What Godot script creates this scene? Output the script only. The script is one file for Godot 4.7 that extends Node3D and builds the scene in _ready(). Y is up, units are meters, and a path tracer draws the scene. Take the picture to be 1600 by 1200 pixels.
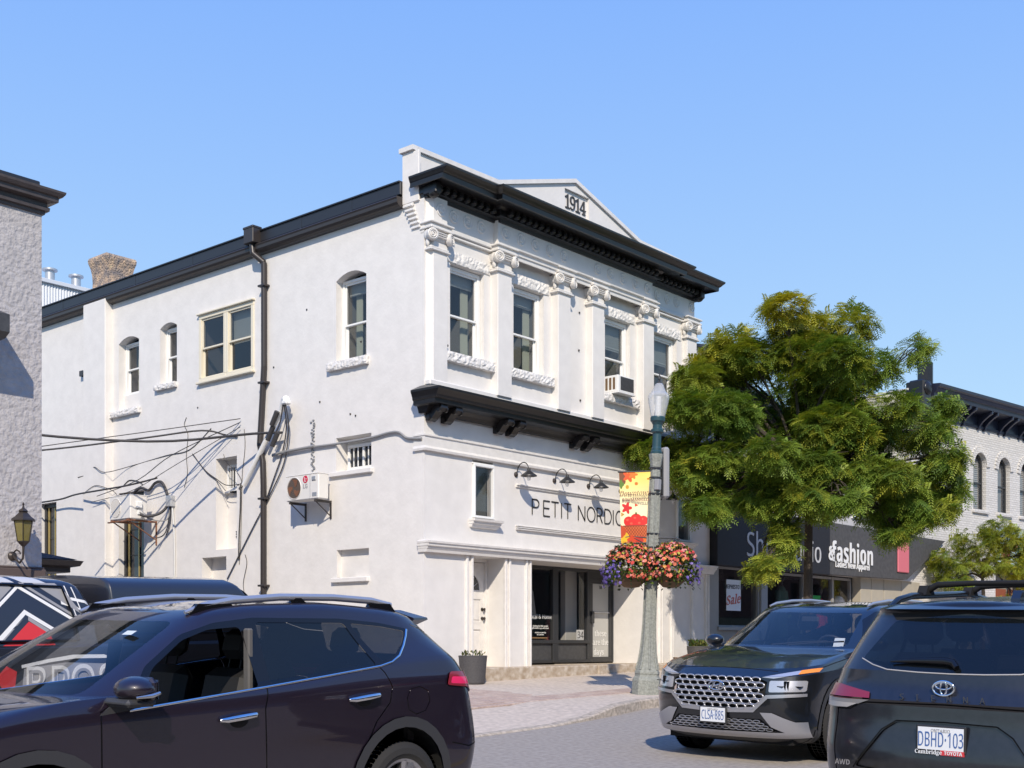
extends Node3D
# A white two-storey corner shop building on a small-town main street, with cars passing in front.

var M := {}
var used := {}
var rng := RandomNumberGenerator.new()

# ---------------------------------------------------------------- mesh building
class MB:
	var xf := Transform3D()
	var V := PackedVector3Array()
	var N := PackedVector3Array()
	var UV := PackedVector2Array()
	var C := PackedColorArray()
	var col := Color.WHITE
	func tri(a: Vector3, b: Vector3, c: Vector3, na := Vector3.ZERO, nb := Vector3.ZERO, nc := Vector3.ZERO, ua := Vector2.ZERO, ub := Vector2.ZERO, uc := Vector2.ZERO) -> void:
		var n := (c - a).cross(b - a)
		if n.length_squared() < 1e-16:
			return
		n = n.normalized()
		if na == Vector3.ZERO:
			na = n; nb = n; nc = n
		elif n.dot(na + nb + nc) < 0.0:
			var t := b; b = c; c = t
			t = nb; nb = nc; nc = t
			var u := ub; ub = uc; uc = u
		V.append(xf * a); V.append(xf * b); V.append(xf * c)
		N.append((xf.basis * na).normalized()); N.append((xf.basis * nb).normalized()); N.append((xf.basis * nc).normalized())
		UV.append(ua); UV.append(ub); UV.append(uc)
		C.append(col); C.append(col); C.append(col)
	# a quad whose outside looks along n
	func quad(a: Vector3, b: Vector3, c: Vector3, d: Vector3, n := Vector3.ZERO, uv := false) -> void:
		var m := n
		if m == Vector3.ZERO:
			m = (c - a).cross(b - a).normalized()
		var nn := (c - a).cross(b - a)
		if nn.length_squared() < 1e-16:
			nn = (d - a).cross(c - a)
		nn = nn.normalized()
		if nn.dot(m) < 0.0:
			nn = -nn
		if uv:
			tri(a, b, c, nn, nn, nn, Vector2(0, 1), Vector2(1, 1), Vector2(1, 0))
			tri(a, c, d, nn, nn, nn, Vector2(0, 1), Vector2(1, 0), Vector2(0, 0))
		else:
			tri(a, b, c, nn, nn, nn)
			tri(a, c, d, nn, nn, nn)
	func box(lo: Vector3, hi: Vector3, bev := 0.0) -> void:
		if bev <= 0.0:
			var x0 := lo.x; var y0 := lo.y; var z0 := lo.z
			var x1 := hi.x; var y1 := hi.y; var z1 := hi.z
			quad(Vector3(x0, y0, z1), Vector3(x1, y0, z1), Vector3(x1, y1, z1), Vector3(x0, y1, z1), Vector3(0, 0, 1))
			quad(Vector3(x0, y0, z0), Vector3(x1, y0, z0), Vector3(x1, y1, z0), Vector3(x0, y1, z0), Vector3(0, 0, -1))
			quad(Vector3(x0, y1, z0), Vector3(x1, y1, z0), Vector3(x1, y1, z1), Vector3(x0, y1, z1), Vector3(0, 1, 0))
			quad(Vector3(x0, y0, z0), Vector3(x1, y0, z0), Vector3(x1, y0, z1), Vector3(x0, y0, z1), Vector3(0, -1, 0))
			quad(Vector3(x0, y0, z0), Vector3(x0, y1, z0), Vector3(x0, y1, z1), Vector3(x0, y0, z1), Vector3(-1, 0, 0))
			quad(Vector3(x1, y0, z0), Vector3(x1, y1, z0), Vector3(x1, y1, z1), Vector3(x1, y0, z1), Vector3(1, 0, 0))
			return
		# chamfered box
		var c := (lo + hi) * 0.5
		var h := (hi - lo) * 0.5
		var b := minf(bev, minf(h.x, minf(h.y, h.z)) * 0.9)
		for ax in 3:
			var a1 := (ax + 1) % 3
			var a2 := (ax + 2) % 3
			for s in [-1.0, 1.0]:
				var q := []
				for k in [[-1, -1], [1, -1], [1, 1], [-1, 1]]:
					var p := Vector3.ZERO
					p[ax] = s * h[ax]
					p[a1] = k[0] * (h[a1] - b)
					p[a2] = k[1] * (h[a2] - b)
					q.append(c + p)
				var n := Vector3.ZERO
				n[ax] = s
				quad(q[0], q[1], q[2], q[3], n)
				for t in [-1.0, 1.0]:
					var e := []
					for k in [-1.0, 1.0]:
						var p1 := Vector3.ZERO
						p1[ax] = s * h[ax]; p1[a1] = t * (h[a1] - b); p1[a2] = k * (h[a2] - b)
						var p2 := Vector3.ZERO
						p2[ax] = s * (h[ax] - b); p2[a1] = t * h[a1]; p2[a2] = k * (h[a2] - b)
						e.append(c + p1); e.append(c + p2)
					var n2 := Vector3.ZERO
					n2[ax] = s; n2[a1] = t
					quad(e[0], e[1], e[3], e[2], n2.normalized())
		for sx in [-1.0, 1.0]:
			for sy in [-1.0, 1.0]:
				for sz in [-1.0, 1.0]:
					var n3 := Vector3(sx, sy, sz).normalized()
					tri(c + Vector3(sx * h.x, sy * (h.y - b), sz * (h.z - b)), c + Vector3(sx * (h.x - b), sy * h.y, sz * (h.z - b)), c + Vector3(sx * (h.x - b), sy * (h.y - b), sz * h.z), n3, n3, n3)
	func tube(path: Array, r, sides := 6, caps := true) -> void:
		var n := path.size()
		var rings := []
		var up := Vector3.UP
		for i in n:
			var d: Vector3 = path[mini(i + 1, n - 1)] - path[maxi(i - 1, 0)]
			d = d.normalized()
			if absf(d.dot(up)) > 0.95:
				up = Vector3.RIGHT if absf(d.x) < 0.9 else Vector3.BACK
			var s := d.cross(up).normalized()
			up = s.cross(d).normalized()
			var rad: float = r[i] if r is Array else r
			var ring := []
			for k in sides:
				var t := TAU * k / sides
				var o := s * cos(t) + up * sin(t)
				ring.append([path[i] + o * rad, o])
			rings.append(ring)
		for i in n - 1:
			for k in sides:
				var k2 := (k + 1) % sides
				var a = rings[i][k]; var b = rings[i][k2]; var c = rings[i + 1][k2]; var d2 = rings[i + 1][k]
				tri(a[0], b[0], c[0], a[1], b[1], c[1])
				tri(a[0], c[0], d2[0], a[1], c[1], d2[1])
		if caps:
			for e in [0, n - 1]:
				var nn: Vector3 = (path[0] - path[1]).normalized() if e == 0 else (path[n - 1] - path[n - 2]).normalized()
				for k in sides:
					tri(path[e], rings[e][k][0], rings[e][(k + 1) % sides][0], nn, nn, nn)
	# profile of (radius, height) turned about the y axis at p
	func lathe(p: Vector3, prof: Array, sides := 16, smooth := true, arc0 := 0.0, arc1 := TAU) -> void:
		for i in prof.size() - 1:
			var a: Vector2 = prof[i]
			var b: Vector2 = prof[i + 1]
			var t := b - a
			var nn := Vector2(t.y, -t.x).normalized()
			for k in sides:
				var t0 := arc0 + (arc1 - arc0) * k / sides
				var t1 := arc0 + (arc1 - arc0) * (k + 1) / sides
				var tm := (t0 + t1) * 0.5
				var d0 := Vector3(cos(t0), 0, sin(t0))
				var d1 := Vector3(cos(t1), 0, sin(t1))
				var dm := Vector3(cos(tm), 0, sin(tm))
				var n0 := d0 * nn.x + Vector3.UP * nn.y
				var n1 := d1 * nn.x + Vector3.UP * nn.y
				if not smooth:
					n0 = dm * nn.x + Vector3.UP * nn.y
					n1 = n0
				var A := p + d0 * a.x + Vector3.UP * a.y
				var B := p + d1 * a.x + Vector3.UP * a.y
				var Cc := p + d1 * b.x + Vector3.UP * b.y
				var D := p + d0 * b.x + Vector3.UP * b.y
				tri(A, B, Cc, n0, n1, n1)
				tri(A, Cc, D, n0, n1, n0)
	# flat polygon in the xy plane at depth z, looking along +z (or -z)
	func poly(pts: PackedVector2Array, z: float, s := 1.0, uvr := Rect2()) -> void:
		var ix := Geometry2D.triangulate_polygon(pts)
		var n := Vector3(0, 0, s)
		for i in range(0, ix.size(), 3):
			var p := []
			var u := []
			for k in 3:
				var q := pts[ix[i + k]]
				p.append(Vector3(q.x, q.y, z))
				u.append(Vector2((q.x - uvr.position.x) / uvr.size.x, 1.0 - (q.y - uvr.position.y) / uvr.size.y) if uvr.size.x > 0 else Vector2.ZERO)
			tri(p[0], p[1], p[2], n, n, n, u[0], u[1], u[2])
	# prism of a polygon from z0 to z1
	func prism(pts: PackedVector2Array, z0: float, z1: float, back := true) -> void:
		poly(pts, z1, 1.0)
		if back:
			poly(pts, z0, -1.0)
		var cw := Geometry2D.is_polygon_clockwise(pts)
		for i in pts.size():
			var a := pts[i]
			var b := pts[(i + 1) % pts.size()]
			var n := Vector3(b.y - a.y, a.x - b.x, 0)
			if cw:
				n = -n
			quad(Vector3(a.x, a.y, z0), Vector3(b.x, b.y, z0), Vector3(b.x, b.y, z1), Vector3(a.x, a.y, z1), n.normalized())
	# profile [(out, y)] carried along stations [[base, dir]]; out runs along dir
	func sweep(prof: Array, st: Array, caps := true) -> void:
		for i in st.size() - 1:
			for k in prof.size() - 1:
				var a: Vector2 = prof[k]
				var b: Vector2 = prof[k + 1]
				var p := []
				for j in [i, i + 1]:
					for q in [a, b]:
						p.append(st[j][0] + st[j][1] * q.x + Vector3.UP * q.y)
				var seg: Vector3 = (st[i + 1][0] - st[i][0]).normalized()
				var dirm: Vector3 = (st[i][1] + st[i + 1][1])
				var out := (dirm - seg * dirm.dot(seg)).normalized()
				var t := b - a
				var n := out * t.y * -1.0 + Vector3.UP * t.x
				quad(p[0], p[2], p[3], p[1], n.normalized())
		if caps:
			for e in [0, st.size() - 1]:
				var pts := PackedVector2Array()
				for q in prof:
					pts.append(q)
				var ix := Geometry2D.triangulate_polygon(pts)
				for i in range(0, ix.size(), 3):
					var p := []
					for k in 3:
						var q := pts[ix[i + k]]
						p.append(st[e][0] + st[e][1] * q.x + Vector3.UP * q.y)
					tri(p[0], p[1], p[2])
	func add(mesh: Mesh, t := Transform3D()) -> void:
		for s in mesh.get_surface_count():
			var ar := mesh.surface_get_arrays(s)
			var vs: PackedVector3Array = ar[Mesh.ARRAY_VERTEX]
			var ns: PackedVector3Array = ar[Mesh.ARRAY_NORMAL]
			var ix: PackedInt32Array = ar[Mesh.ARRAY_INDEX] if ar[Mesh.ARRAY_INDEX] != null else PackedInt32Array(range(vs.size()))
			for i in range(0, ix.size(), 3):
				tri(t * vs[ix[i]], t * vs[ix[i + 1]], t * vs[ix[i + 2]], t.basis * ns[ix[i]], t.basis * ns[ix[i + 1]], t.basis * ns[ix[i + 2]])
	func ball(p: Vector3, r: Vector3, seg := 12, rings := 8) -> void:
		for i in rings:
			for k in seg:
				var q := []
				for c in [[i, k], [i, k + 1], [i + 1, k + 1], [i + 1, k]]:
					var t: float = PI * c[0] / rings
					var f: float = TAU * c[1] / seg
					q.append(Vector3(sin(t) * cos(f), cos(t), sin(t) * sin(f)))
				tri(p + q[0] * r, p + q[1] * r, p + q[2] * r, q[0] / r, q[1] / r, q[2] / r)
				tri(p + q[0] * r, p + q[2] * r, p + q[3] * r, q[0] / r, q[2] / r, q[3] / r)
	func mesh() -> ArrayMesh:
		var m := ArrayMesh.new()
		if V.is_empty():
			return m
		var a := []
		a.resize(Mesh.ARRAY_MAX)
		a[Mesh.ARRAY_VERTEX] = V
		a[Mesh.ARRAY_NORMAL] = N
		a[Mesh.ARRAY_TEX_UV] = UV
		a[Mesh.ARRAY_COLOR] = C
		m.add_surface_from_arrays(Mesh.PRIMITIVE_TRIANGLES, a)
		return m

func mb(t := Transform3D()) -> MB:
	var b := MB.new()
	b.xf = t
	return b

# ---------------------------------------------------------------- scene objects
func numbered(called: String) -> String:
	if not used.has(called):
		used[called] = 0
		return called
	used[called] += 1
	return "%s_%03d" % [called, used[called]]

func tag(o: Node3D, label: String, category: String, group := "", kind := "") -> Node3D:
	if label: o.set_meta("label", label)
	if category: o.set_meta("category", category)
	if group: o.set_meta("group", group)
	if kind: o.set_meta("kind", kind)
	return o

func thing(called: String, label: String, category: String, at := Vector3.ZERO, group := "") -> Node3D:
	var o := Node3D.new()
	o.name = numbered(called)
	add_child(o, true)
	o.position = at
	tag(o, label, category, group)
	return o

func part(called: String, b, m: Material, parent: Node = self, label := "") -> MeshInstance3D:
	var o := MeshInstance3D.new()
	var me: Mesh = b.mesh() if b is MB else b
	o.mesh = me
	o.material_override = m
	if parent == self:
		o.name = numbered(called)
	else:
		var n := called
		var k := 0
		while parent.has_node(NodePath(n)):
			k += 1
			n = "%s_%03d" % [called, k]
		o.name = n
	parent.add_child(o, true)
	if label: o.set_meta("label", label)
	return o

func struct(called: String, b, m: Material) -> MeshInstance3D:
	var o := part(called, b, m)
	o.set_meta("kind", "structure")
	return o

# ---------------------------------------------------------------- materials
func lin(r: float, g: float, b: float) -> Color:
	return Color(r, g, b).linear_to_srgb()

func noise_tex(freq: float, lo: float, hi: float, seed_ := 1, octaves := 4, size := 512, type := FastNoiseLite.TYPE_SIMPLEX_SMOOTH, tintlo := Color.WHITE, tinthi := Color.WHITE) -> NoiseTexture2D:
	var n := FastNoiseLite.new()
	n.seed = seed_
	n.noise_type = type
	n.frequency = freq
	n.fractal_octaves = octaves
	var t := NoiseTexture2D.new()
	t.width = size
	t.height = size
	t.seamless = true
	t.noise = n
	var g := Gradient.new()
	g.set_color(0, Color(lo, lo, lo) * tintlo)
	g.set_color(1, Color(hi, hi, hi) * tinthi)
	t.color_ramp = g
	return t

func mat(called: String, c: Color, rough := 0.6, metal := 0.0) -> StandardMaterial3D:
	var m := StandardMaterial3D.new()
	m.resource_name = called
	m.albedo_color = c
	m.roughness = rough
	m.metallic = metal
	M[called] = m
	return m

func grain(m: StandardMaterial3D, tex: Texture2D, scale: float, world := true) -> StandardMaterial3D:
	m.albedo_texture = tex
	m.uv1_triplanar = true
	m.uv1_world_triplanar = world
	m.uv1_scale = Vector3.ONE * scale
	return m

func relief(m: StandardMaterial3D, tex: Texture2D, cm: float) -> StandardMaterial3D:
	m.heightmap_enabled = true
	m.heightmap_texture = tex
	m.heightmap_scale = cm
	return m

func glass(called: String, c: Color, a: float, rough := 0.02) -> StandardMaterial3D:
	var m := mat(called, Color(c, a), rough)
	m.transparency = BaseMaterial3D.TRANSPARENCY_ALPHA
	return m

func paint(called: String, c: Color, metal := 0.0, rough := 0.3) -> StandardMaterial3D:
	var m := mat(called, c, rough, metal)
	m.clearcoat_enabled = true
	m.clearcoat = 1.0
	m.clearcoat_roughness = 0.03
	return m

# ---------------------------------------------------------------- walls
const FRONT := Transform3D(Basis(Vector3(1, 0, 0), Vector3(0, 1, 0), Vector3(0, 0, 1)), Vector3.ZERO)
const SIDE := Transform3D(Basis(Vector3(0, 0, 1), Vector3(0, 1, 0), Vector3(-1, 0, 0)), Vector3.ZERO)

func shifted(t: Transform3D, w: float) -> Transform3D:
	return Transform3D(t.basis, t.origin + t.basis.z * w)

func rect(x0: float, y0: float, x1: float, y1: float) -> PackedVector2Array:
	return PackedVector2Array([Vector2(x0, y0), Vector2(x1, y0), Vector2(x1, y1), Vector2(x0, y1)])

# a rectangle with a segmental arch of the given rise on top
func arched(x0: float, y0: float, x1: float, y1: float, rise: float, steps := 8) -> PackedVector2Array:
	var p := PackedVector2Array([Vector2(x0, y0), Vector2(x1, y0)])
	for i in steps + 1:
		var t := 1.0 - 2.0 * i / steps
		var cx := (x0 + x1) * 0.5
		p.append(Vector2(cx + t * (x1 - x0) * 0.5, y1 - rise * t * t) if rise < (x1 - x0) * 0.45 else Vector2(cx + sin(t * PI / 2) * (x1 - x0) * 0.5, y1 - rise + rise * cos(t * PI / 2)))
	return p

func bounds(p: PackedVector2Array) -> Rect2:
	var r := Rect2(p[0], Vector2.ZERO)
	for q in p:
		r = r.expand(q)
	return r

# a wall sheet (polygon outer) with holes cut through, and reveals `deep` behind the holes
func holed(b: MB, outer: PackedVector2Array, holes: Array, deep := 0.2) -> void:
	var xs := []
	var ys := []
	var boxes := []
	for p in [outer] + holes:
		var r := bounds(p)
		boxes.append(r)
		for v in [r.position.x, r.end.x]:
			if not xs.has(v): xs.append(v)
		for v in [r.position.y, r.end.y]:
			if not ys.has(v): ys.append(v)
	xs.sort(); ys.sort()
	for i in xs.size() - 1:
		for j in ys.size() - 1:
			var cell := [rect(xs[i], ys[j], xs[i + 1], ys[j + 1])]
			var cr := Rect2(xs[i], ys[j], xs[i + 1] - xs[i], ys[j + 1] - ys[j]).grow(-1e-4)
			for k in holes.size():
				if boxes[k + 1].intersects(cr):
					var nxt := []
					for c in cell:
						nxt.append_array(Geometry2D.clip_polygons(c, holes[k]))
					cell = nxt
			var fin := []
			for c in cell:
				fin.append_array(Geometry2D.intersect_polygons(c, outer))
			for c in fin:
				if not Geometry2D.is_polygon_clockwise(c) or true:
					b.poly(c, 0.0)
	for h in holes:
		var cw := Geometry2D.is_polygon_clockwise(h)
		for i in h.size():
			var p: Vector2 = h[i]
			var q: Vector2 = h[(i + 1) % h.size()]
			var n := Vector3(p.y - q.y, q.x - p.x, 0)
			if cw: n = -n
			b.quad(Vector3(p.x, p.y, 0), Vector3(q.x, q.y, 0), Vector3(q.x, q.y, -deep), Vector3(p.x, p.y, -deep), n.normalized())

func text_mesh(s: String, font: String, height: float, depth := 0.01, bold := 400) -> TextMesh:
	var t := TextMesh.new()
	var f := SystemFont.new()
	f.font_names = [font]
	f.font_weight = bold
	t.font = f
	t.text = s
	t.font_size = 64
	t.pixel_size = height / 46.0
	t.depth = depth
	t.curve_step = 2.0
	return t

func walk_y(x: float, z: float) -> float:
	return 0.48 + 0.021 * clampf(x, -60, 80) - 0.030 * clampf(z, -30, 30)

func road_y(x: float, z: float) -> float:
	return 0.021 * (clampf(x, -60, 80) + 4.0) - 0.024 * (clampf(z, -30, 30) - 9.0)

# ---------------------------------------------------------------- scene
func _ready() -> void:
	rng.seed = 7
	# camera: level, lens shifted up (the horizon sits low in the frame)
	var cam := Camera3D.new()
	cam.name = "camera"
	cam.projection = Camera3D.PROJECTION_FRUSTUM
	cam.keep_aspect = Camera3D.KEEP_HEIGHT
	cam.near = 0.1
	cam.far = 900.0
	cam.size = 0.1 * 1200.0 / 1914.0
	cam.frustum_offset = Vector2(0, 0.1 * 405.0 / 1914.0)
	cam.position = Vector3(-15.925, 1.23, 15.835)
	var fwd := Vector3(0.75779, 0, -0.65248)
	cam.basis = Basis.looking_at(fwd, Vector3.UP)
	add_child(cam)
	cam.current = true
	# sky, sun, exposure
	var env := Environment.new()
	var sky := Sky.new()
	var sm := ProceduralSkyMaterial.new()
	sm.sky_top_color = Color8(80, 146, 252)
	sm.sky_horizon_color = Color8(211, 246, 255)
	sm.sky_curve = 0.3
	sm.ground_bottom_color = Color8(120, 118, 112)
	sm.ground_horizon_color = Color8(150, 152, 150)
	sm.sun_angle_max = 8.0
	sky.sky_material = sm
	env.background_mode = Environment.BG_SKY
	env.sky = sky
	env.background_energy_multiplier = 1.06
	env.tonemap_mode = Environment.TONE_MAPPER_LINEAR
	env.tonemap_exposure = 0.95
	env.sdfgi_enabled = true
	env.ssao_enabled = true
	env.ssil_enabled = true
	var we := WorldEnvironment.new()
	we.name = "environment"
	we.environment = env
	add_child(we)
	var sun := DirectionalLight3D.new()
	sun.name = "sun"
	sun.light_energy = 1.6
	sun.light_color = Color(1.0, 0.95, 0.875)
	sun.light_angular_distance = 0.5
	sun.shadow_enabled = true
	sun.basis = Basis.looking_at(Vector3(1.0, -1.04, -0.95).normalized(), Vector3.UP)
	add_child(sun)
	materials()
	ground()
	main_building()
	neighbours()
	street()
	car_materials()
	plum_suv()
	black_suv()
	navy_van()
	work_truck()
	trees()
	across_the_street()

func materials() -> void:
	var soft := noise_tex(0.012, 0.955, 1.0, 3, 5)
	var mid := noise_tex(0.03, 0.8, 1.0, 4, 5)
	var dirt := noise_tex(0.02, 0.62, 1.0, 5, 5)
	var bump := noise_tex(0.05, 0.0, 1.0, 6, 4)
	var rock := noise_tex(0.035, 0.0, 1.0, 8, 5)
	var fine := noise_tex(0.25, 0.0, 1.0, 9, 3)
	var speck := noise_tex(0.35, 0.78, 1.0, 11, 3)
	# painted render: faint streaks and patches, trowel relief
	relief(grain(mat("white_wall", lin(0.76, 0.735, 0.70), 0.75), soft, 0.35), bump, 0.18)
	grain(mat("white_trim", lin(0.76, 0.735, 0.70), 0.55), noise_tex(0.02, 0.93, 1.0, 12, 4), 0.5)
	relief(grain(mat("rock_white", lin(0.76, 0.735, 0.70), 0.75), soft, 0.4), rock, 3.0)
	grain(mat("black_trim", lin(0.016, 0.015, 0.016), 0.35), mid, 0.6)
	mat("roof_metal", lin(0.02, 0.021, 0.026), 0.4)
	mat("gutter_brown", lin(0.035, 0.029, 0.027), 0.38)
	mat("grey_letter", lin(0.05, 0.05, 0.05), 0.6)
	mat("ink", lin(0.012, 0.012, 0.014), 0.5)
	mat("vinyl_white", lin(0.78, 0.78, 0.76), 0.35)
	mat("cream_frame", lin(0.72, 0.66, 0.52), 0.45)
	mat("dark_frame", lin(0.03, 0.031, 0.033), 0.4)
	grain(mat("dark_panel", lin(0.07, 0.07, 0.072), 0.5), mid, 0.6)
	glass("pane", lin(0.02, 0.03, 0.045), 0.35)
	glass("shop_pane", lin(0.02, 0.025, 0.03), 0.18)
	mat("room", lin(0.20, 0.21, 0.20), 0.9)
	mat("dark_room", lin(0.07, 0.07, 0.072), 0.9)
	mat("pale_room", lin(0.55, 0.54, 0.5), 0.9)
	mat("blind", lin(0.42, 0.47, 0.45), 0.8)
	mat("curtain", lin(0.45, 0.5, 0.42), 0.85)
	mat("flat_grey", lin(0.35, 0.36, 0.36), 0.85)
	relief(grain(mat("old_plaster", lin(0.62, 0.53, 0.42), 0.9), noise_tex(0.008, 0.66, 1.0, 21, 5, 512, FastNoiseLite.TYPE_SIMPLEX_SMOOTH, Color(0.8, 0.85, 1.0), Color(1.1, 1.0, 0.9)), 0.8), rock, 3.0)
	mat("galvanised", lin(0.5, 0.51, 0.52), 0.4, 0.6)
	mat("pale_metal", lin(0.62, 0.65, 0.69), 0.45)
	mat("ac_white", lin(0.72, 0.70, 0.66), 0.5)
	mat("ac_grille", lin(0.10, 0.085, 0.07), 0.5)
	mat("rusty", lin(0.22, 0.10, 0.055), 0.8)
	mat("cable", lin(0.045, 0.043, 0.045), 0.6)
	mat("grey_cable", lin(0.25, 0.25, 0.25), 0.6)
	mat("white_cable", lin(0.6, 0.6, 0.58), 0.6)
	mat("bronze", lin(0.06, 0.05, 0.045), 0.4, 0.5)
	mat("steel", lin(0.55, 0.55, 0.55), 0.3, 1.0)
	mat("chrome", lin(0.75, 0.76, 0.78), 0.08, 1.0)
	mat("satin", lin(0.42, 0.43, 0.45), 0.3, 0.9)
	# ground
	relief(grain(mat("asphalt", lin(0.52, 0.465, 0.40), 0.9), speck, 1.6), fine, 0.4)
	M.asphalt.detail_enabled = true
	M.asphalt.detail_albedo = noise_tex(0.012, 0.84, 1.0, 31, 4)
	M.asphalt.detail_blend_mode = BaseMaterial3D.BLEND_MODE_MUL
	relief(grain(mat("concrete", lin(0.68, 0.58, 0.475), 0.85), mid, 0.5), fine, 0.4)
	relief(grain(mat("kerb", lin(0.66, 0.57, 0.46), 0.85), dirt, 0.9), bump, 1.0)
	relief(grain(mat("stained_concrete", lin(0.58, 0.52, 0.44), 0.85), noise_tex(0.012, 0.74, 1.0, 41, 5, 512, FastNoiseLite.TYPE_SIMPLEX_SMOOTH, Color(1.0, 0.92, 0.82), Color.WHITE), 0.7), bump, 0.5)
	for i in 4:
		grain(mat("paver_%d" % i, [lin(0.53, 0.40, 0.33), lin(0.56, 0.43, 0.35), lin(0.49, 0.37, 0.31), lin(0.58, 0.46, 0.38)][i], 0.85), mid, 0.9)
	mat("joint", lin(0.2, 0.17, 0.14), 0.95)
	mat("earth", lin(0.22, 0.2, 0.17), 0.95)
	# grey neighbour
	relief(grain(mat("grey_stucco", lin(0.47, 0.45, 0.45), 0.85), noise_tex(0.02, 0.9, 1.0, 51, 4), 0.4), noise_tex(0.05, 0.0, 1.0, 52, 5), 1.6)
	grain(mat("brown_trim", lin(0.085, 0.07, 0.068), 0.45), mid, 0.5)
	grain(mat("granite", lin(0.17, 0.125, 0.11), 0.6), noise_tex(0.35, 0.5, 1.0, 13, 3), 2.2)
	mat("shingle", lin(0.045, 0.045, 0.052), 0.8)
	mat("line_yellow", lin(0.5, 0.36, 0.06), 0.8)
	mat("dark_glass", lin(0.03, 0.035, 0.042), 0.04)
	mat("brass", lin(0.5, 0.38, 0.14), 0.35, 0.6)
	mat("frosted", lin(0.42, 0.42, 0.40), 0.25)
	glass("amber_glass", lin(0.20, 0.17, 0.05), 0.75, 0.1)
	grain(mat("pale_render", lin(0.55, 0.54, 0.53), 0.85), soft, 0.4)
	relief(grain(mat("worn_render", lin(0.55, 0.52, 0.46), 0.9), noise_tex(0.018, 0.72, 1.0, 61, 5), 0.5), rock, 2.0)
	grain(mat("roof_slate", lin(0.03, 0.032, 0.036), 0.7), mid, 0.8)
	grain(mat("awning_black", lin(0.014, 0.014, 0.018), 0.7), mid, 0.5)
	grain(mat("awning_grey", lin(0.085, 0.083, 0.082), 0.75), mid, 0.4)
	mat("sign_grey", lin(0.5, 0.5, 0.5), 0.5)
	mat("pink_sign", lin(0.62, 0.16, 0.19), 0.6)
	grain(mat("grey_panel", lin(0.30, 0.295, 0.28), 0.6), soft, 0.5)
	grain(mat("beige_panel", lin(0.42, 0.38, 0.30), 0.7), soft, 0.4)
	mat("clapboard", lin(0.62, 0.57, 0.45), 0.6)
	mat("wood", lin(0.16, 0.09, 0.045), 0.6)
	mat("light_wood", lin(0.45, 0.26, 0.12), 0.55)
	mat("card_white", lin(0.7, 0.72, 0.74), 0.5)
	mat("red_letter", lin(0.5, 0.08, 0.05), 0.5)
	mat("green_cloth", lin(0.07, 0.16, 0.12), 0.9)
	mat("red_cloth", lin(0.5, 0.03, 0.04), 0.9)
	mat("white_cloth", lin(0.8, 0.8, 0.8), 0.9)
	mat("bright_green", lin(0.02, 0.5, 0.09), 0.5)
	mat("bright_yellow", lin(0.8, 0.68, 0.06), 0.5)
	relief(grain(mat("white_brick", lin(0.66, 0.64, 0.61), 0.8), brick_tone(), 0.5), brick_bump(), 1.2)
	mat("blue_black", lin(0.018, 0.022, 0.042), 0.4)
	mat("orange_poster", lin(0.42, 0.12, 0.05), 0.5)
	mat("pale_blue_sign", lin(0.5, 0.66, 0.74), 0.5)
	mat("teal_sign", lin(0.06, 0.4, 0.46), 0.5)

# courses of painted brick for the far wall: bricks a few pixels wide only
func brick_image(hi: float, lo: float, vary: float) -> ImageTexture:
	var im := Image.create(256, 256, false, Image.FORMAT_RGB8)
	var r := RandomNumberGenerator.new()
	r.seed = 91
	im.fill(Color(lo, lo, lo))
	var ch := 256 / 26.0
	for j in 26:
		for i in 9:
			var x := int((i + 0.5 * (j % 2)) * 256 / 9.0)
			var v := hi - r.randf() * vary
			for q in [x, x - 256]:
				im.fill_rect(Rect2i(q + 1, int(j * ch) + 1, 26, int(ch) - 1), Color(v, v, v))
	return ImageTexture.create_from_image(im)
func brick_tone() -> ImageTexture:
	return brick_image(1.0, 0.86, 0.07)
func brick_bump() -> ImageTexture:
	return brick_image(1.0, 0.3, 0.15)

func sheet(b: MB, x0: float, x1: float, z0: float, z1: float, fy: Callable, nx: int, nz: int, lift := 0.0) -> void:
	for i in nx:
		for j in nz:
			var p := []
			for c in [[i, j], [i + 1, j], [i + 1, j + 1], [i, j + 1]]:
				var x: float = lerpf(x0, x1, float(c[0]) / nx)
				var z: float = lerpf(z0, z1, float(c[1]) / nz)
				p.append(Vector3(x, fy.call(x, z) + lift, z))
			b.quad(p[0], p[1], p[2], p[3], Vector3.UP)

# front edge of the pavement (z) along the street
func kerb_z(x: float) -> float:
	if x < -9.0: return 5.95
	if x < -2.2: return 5.95 - 0.0 + (x + 9.0) * -0.075
	if x < 0.6: return lerpf(5.32, 4.72, smoothstep(-2.2, 0.6, x))
	return 4.72

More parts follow.
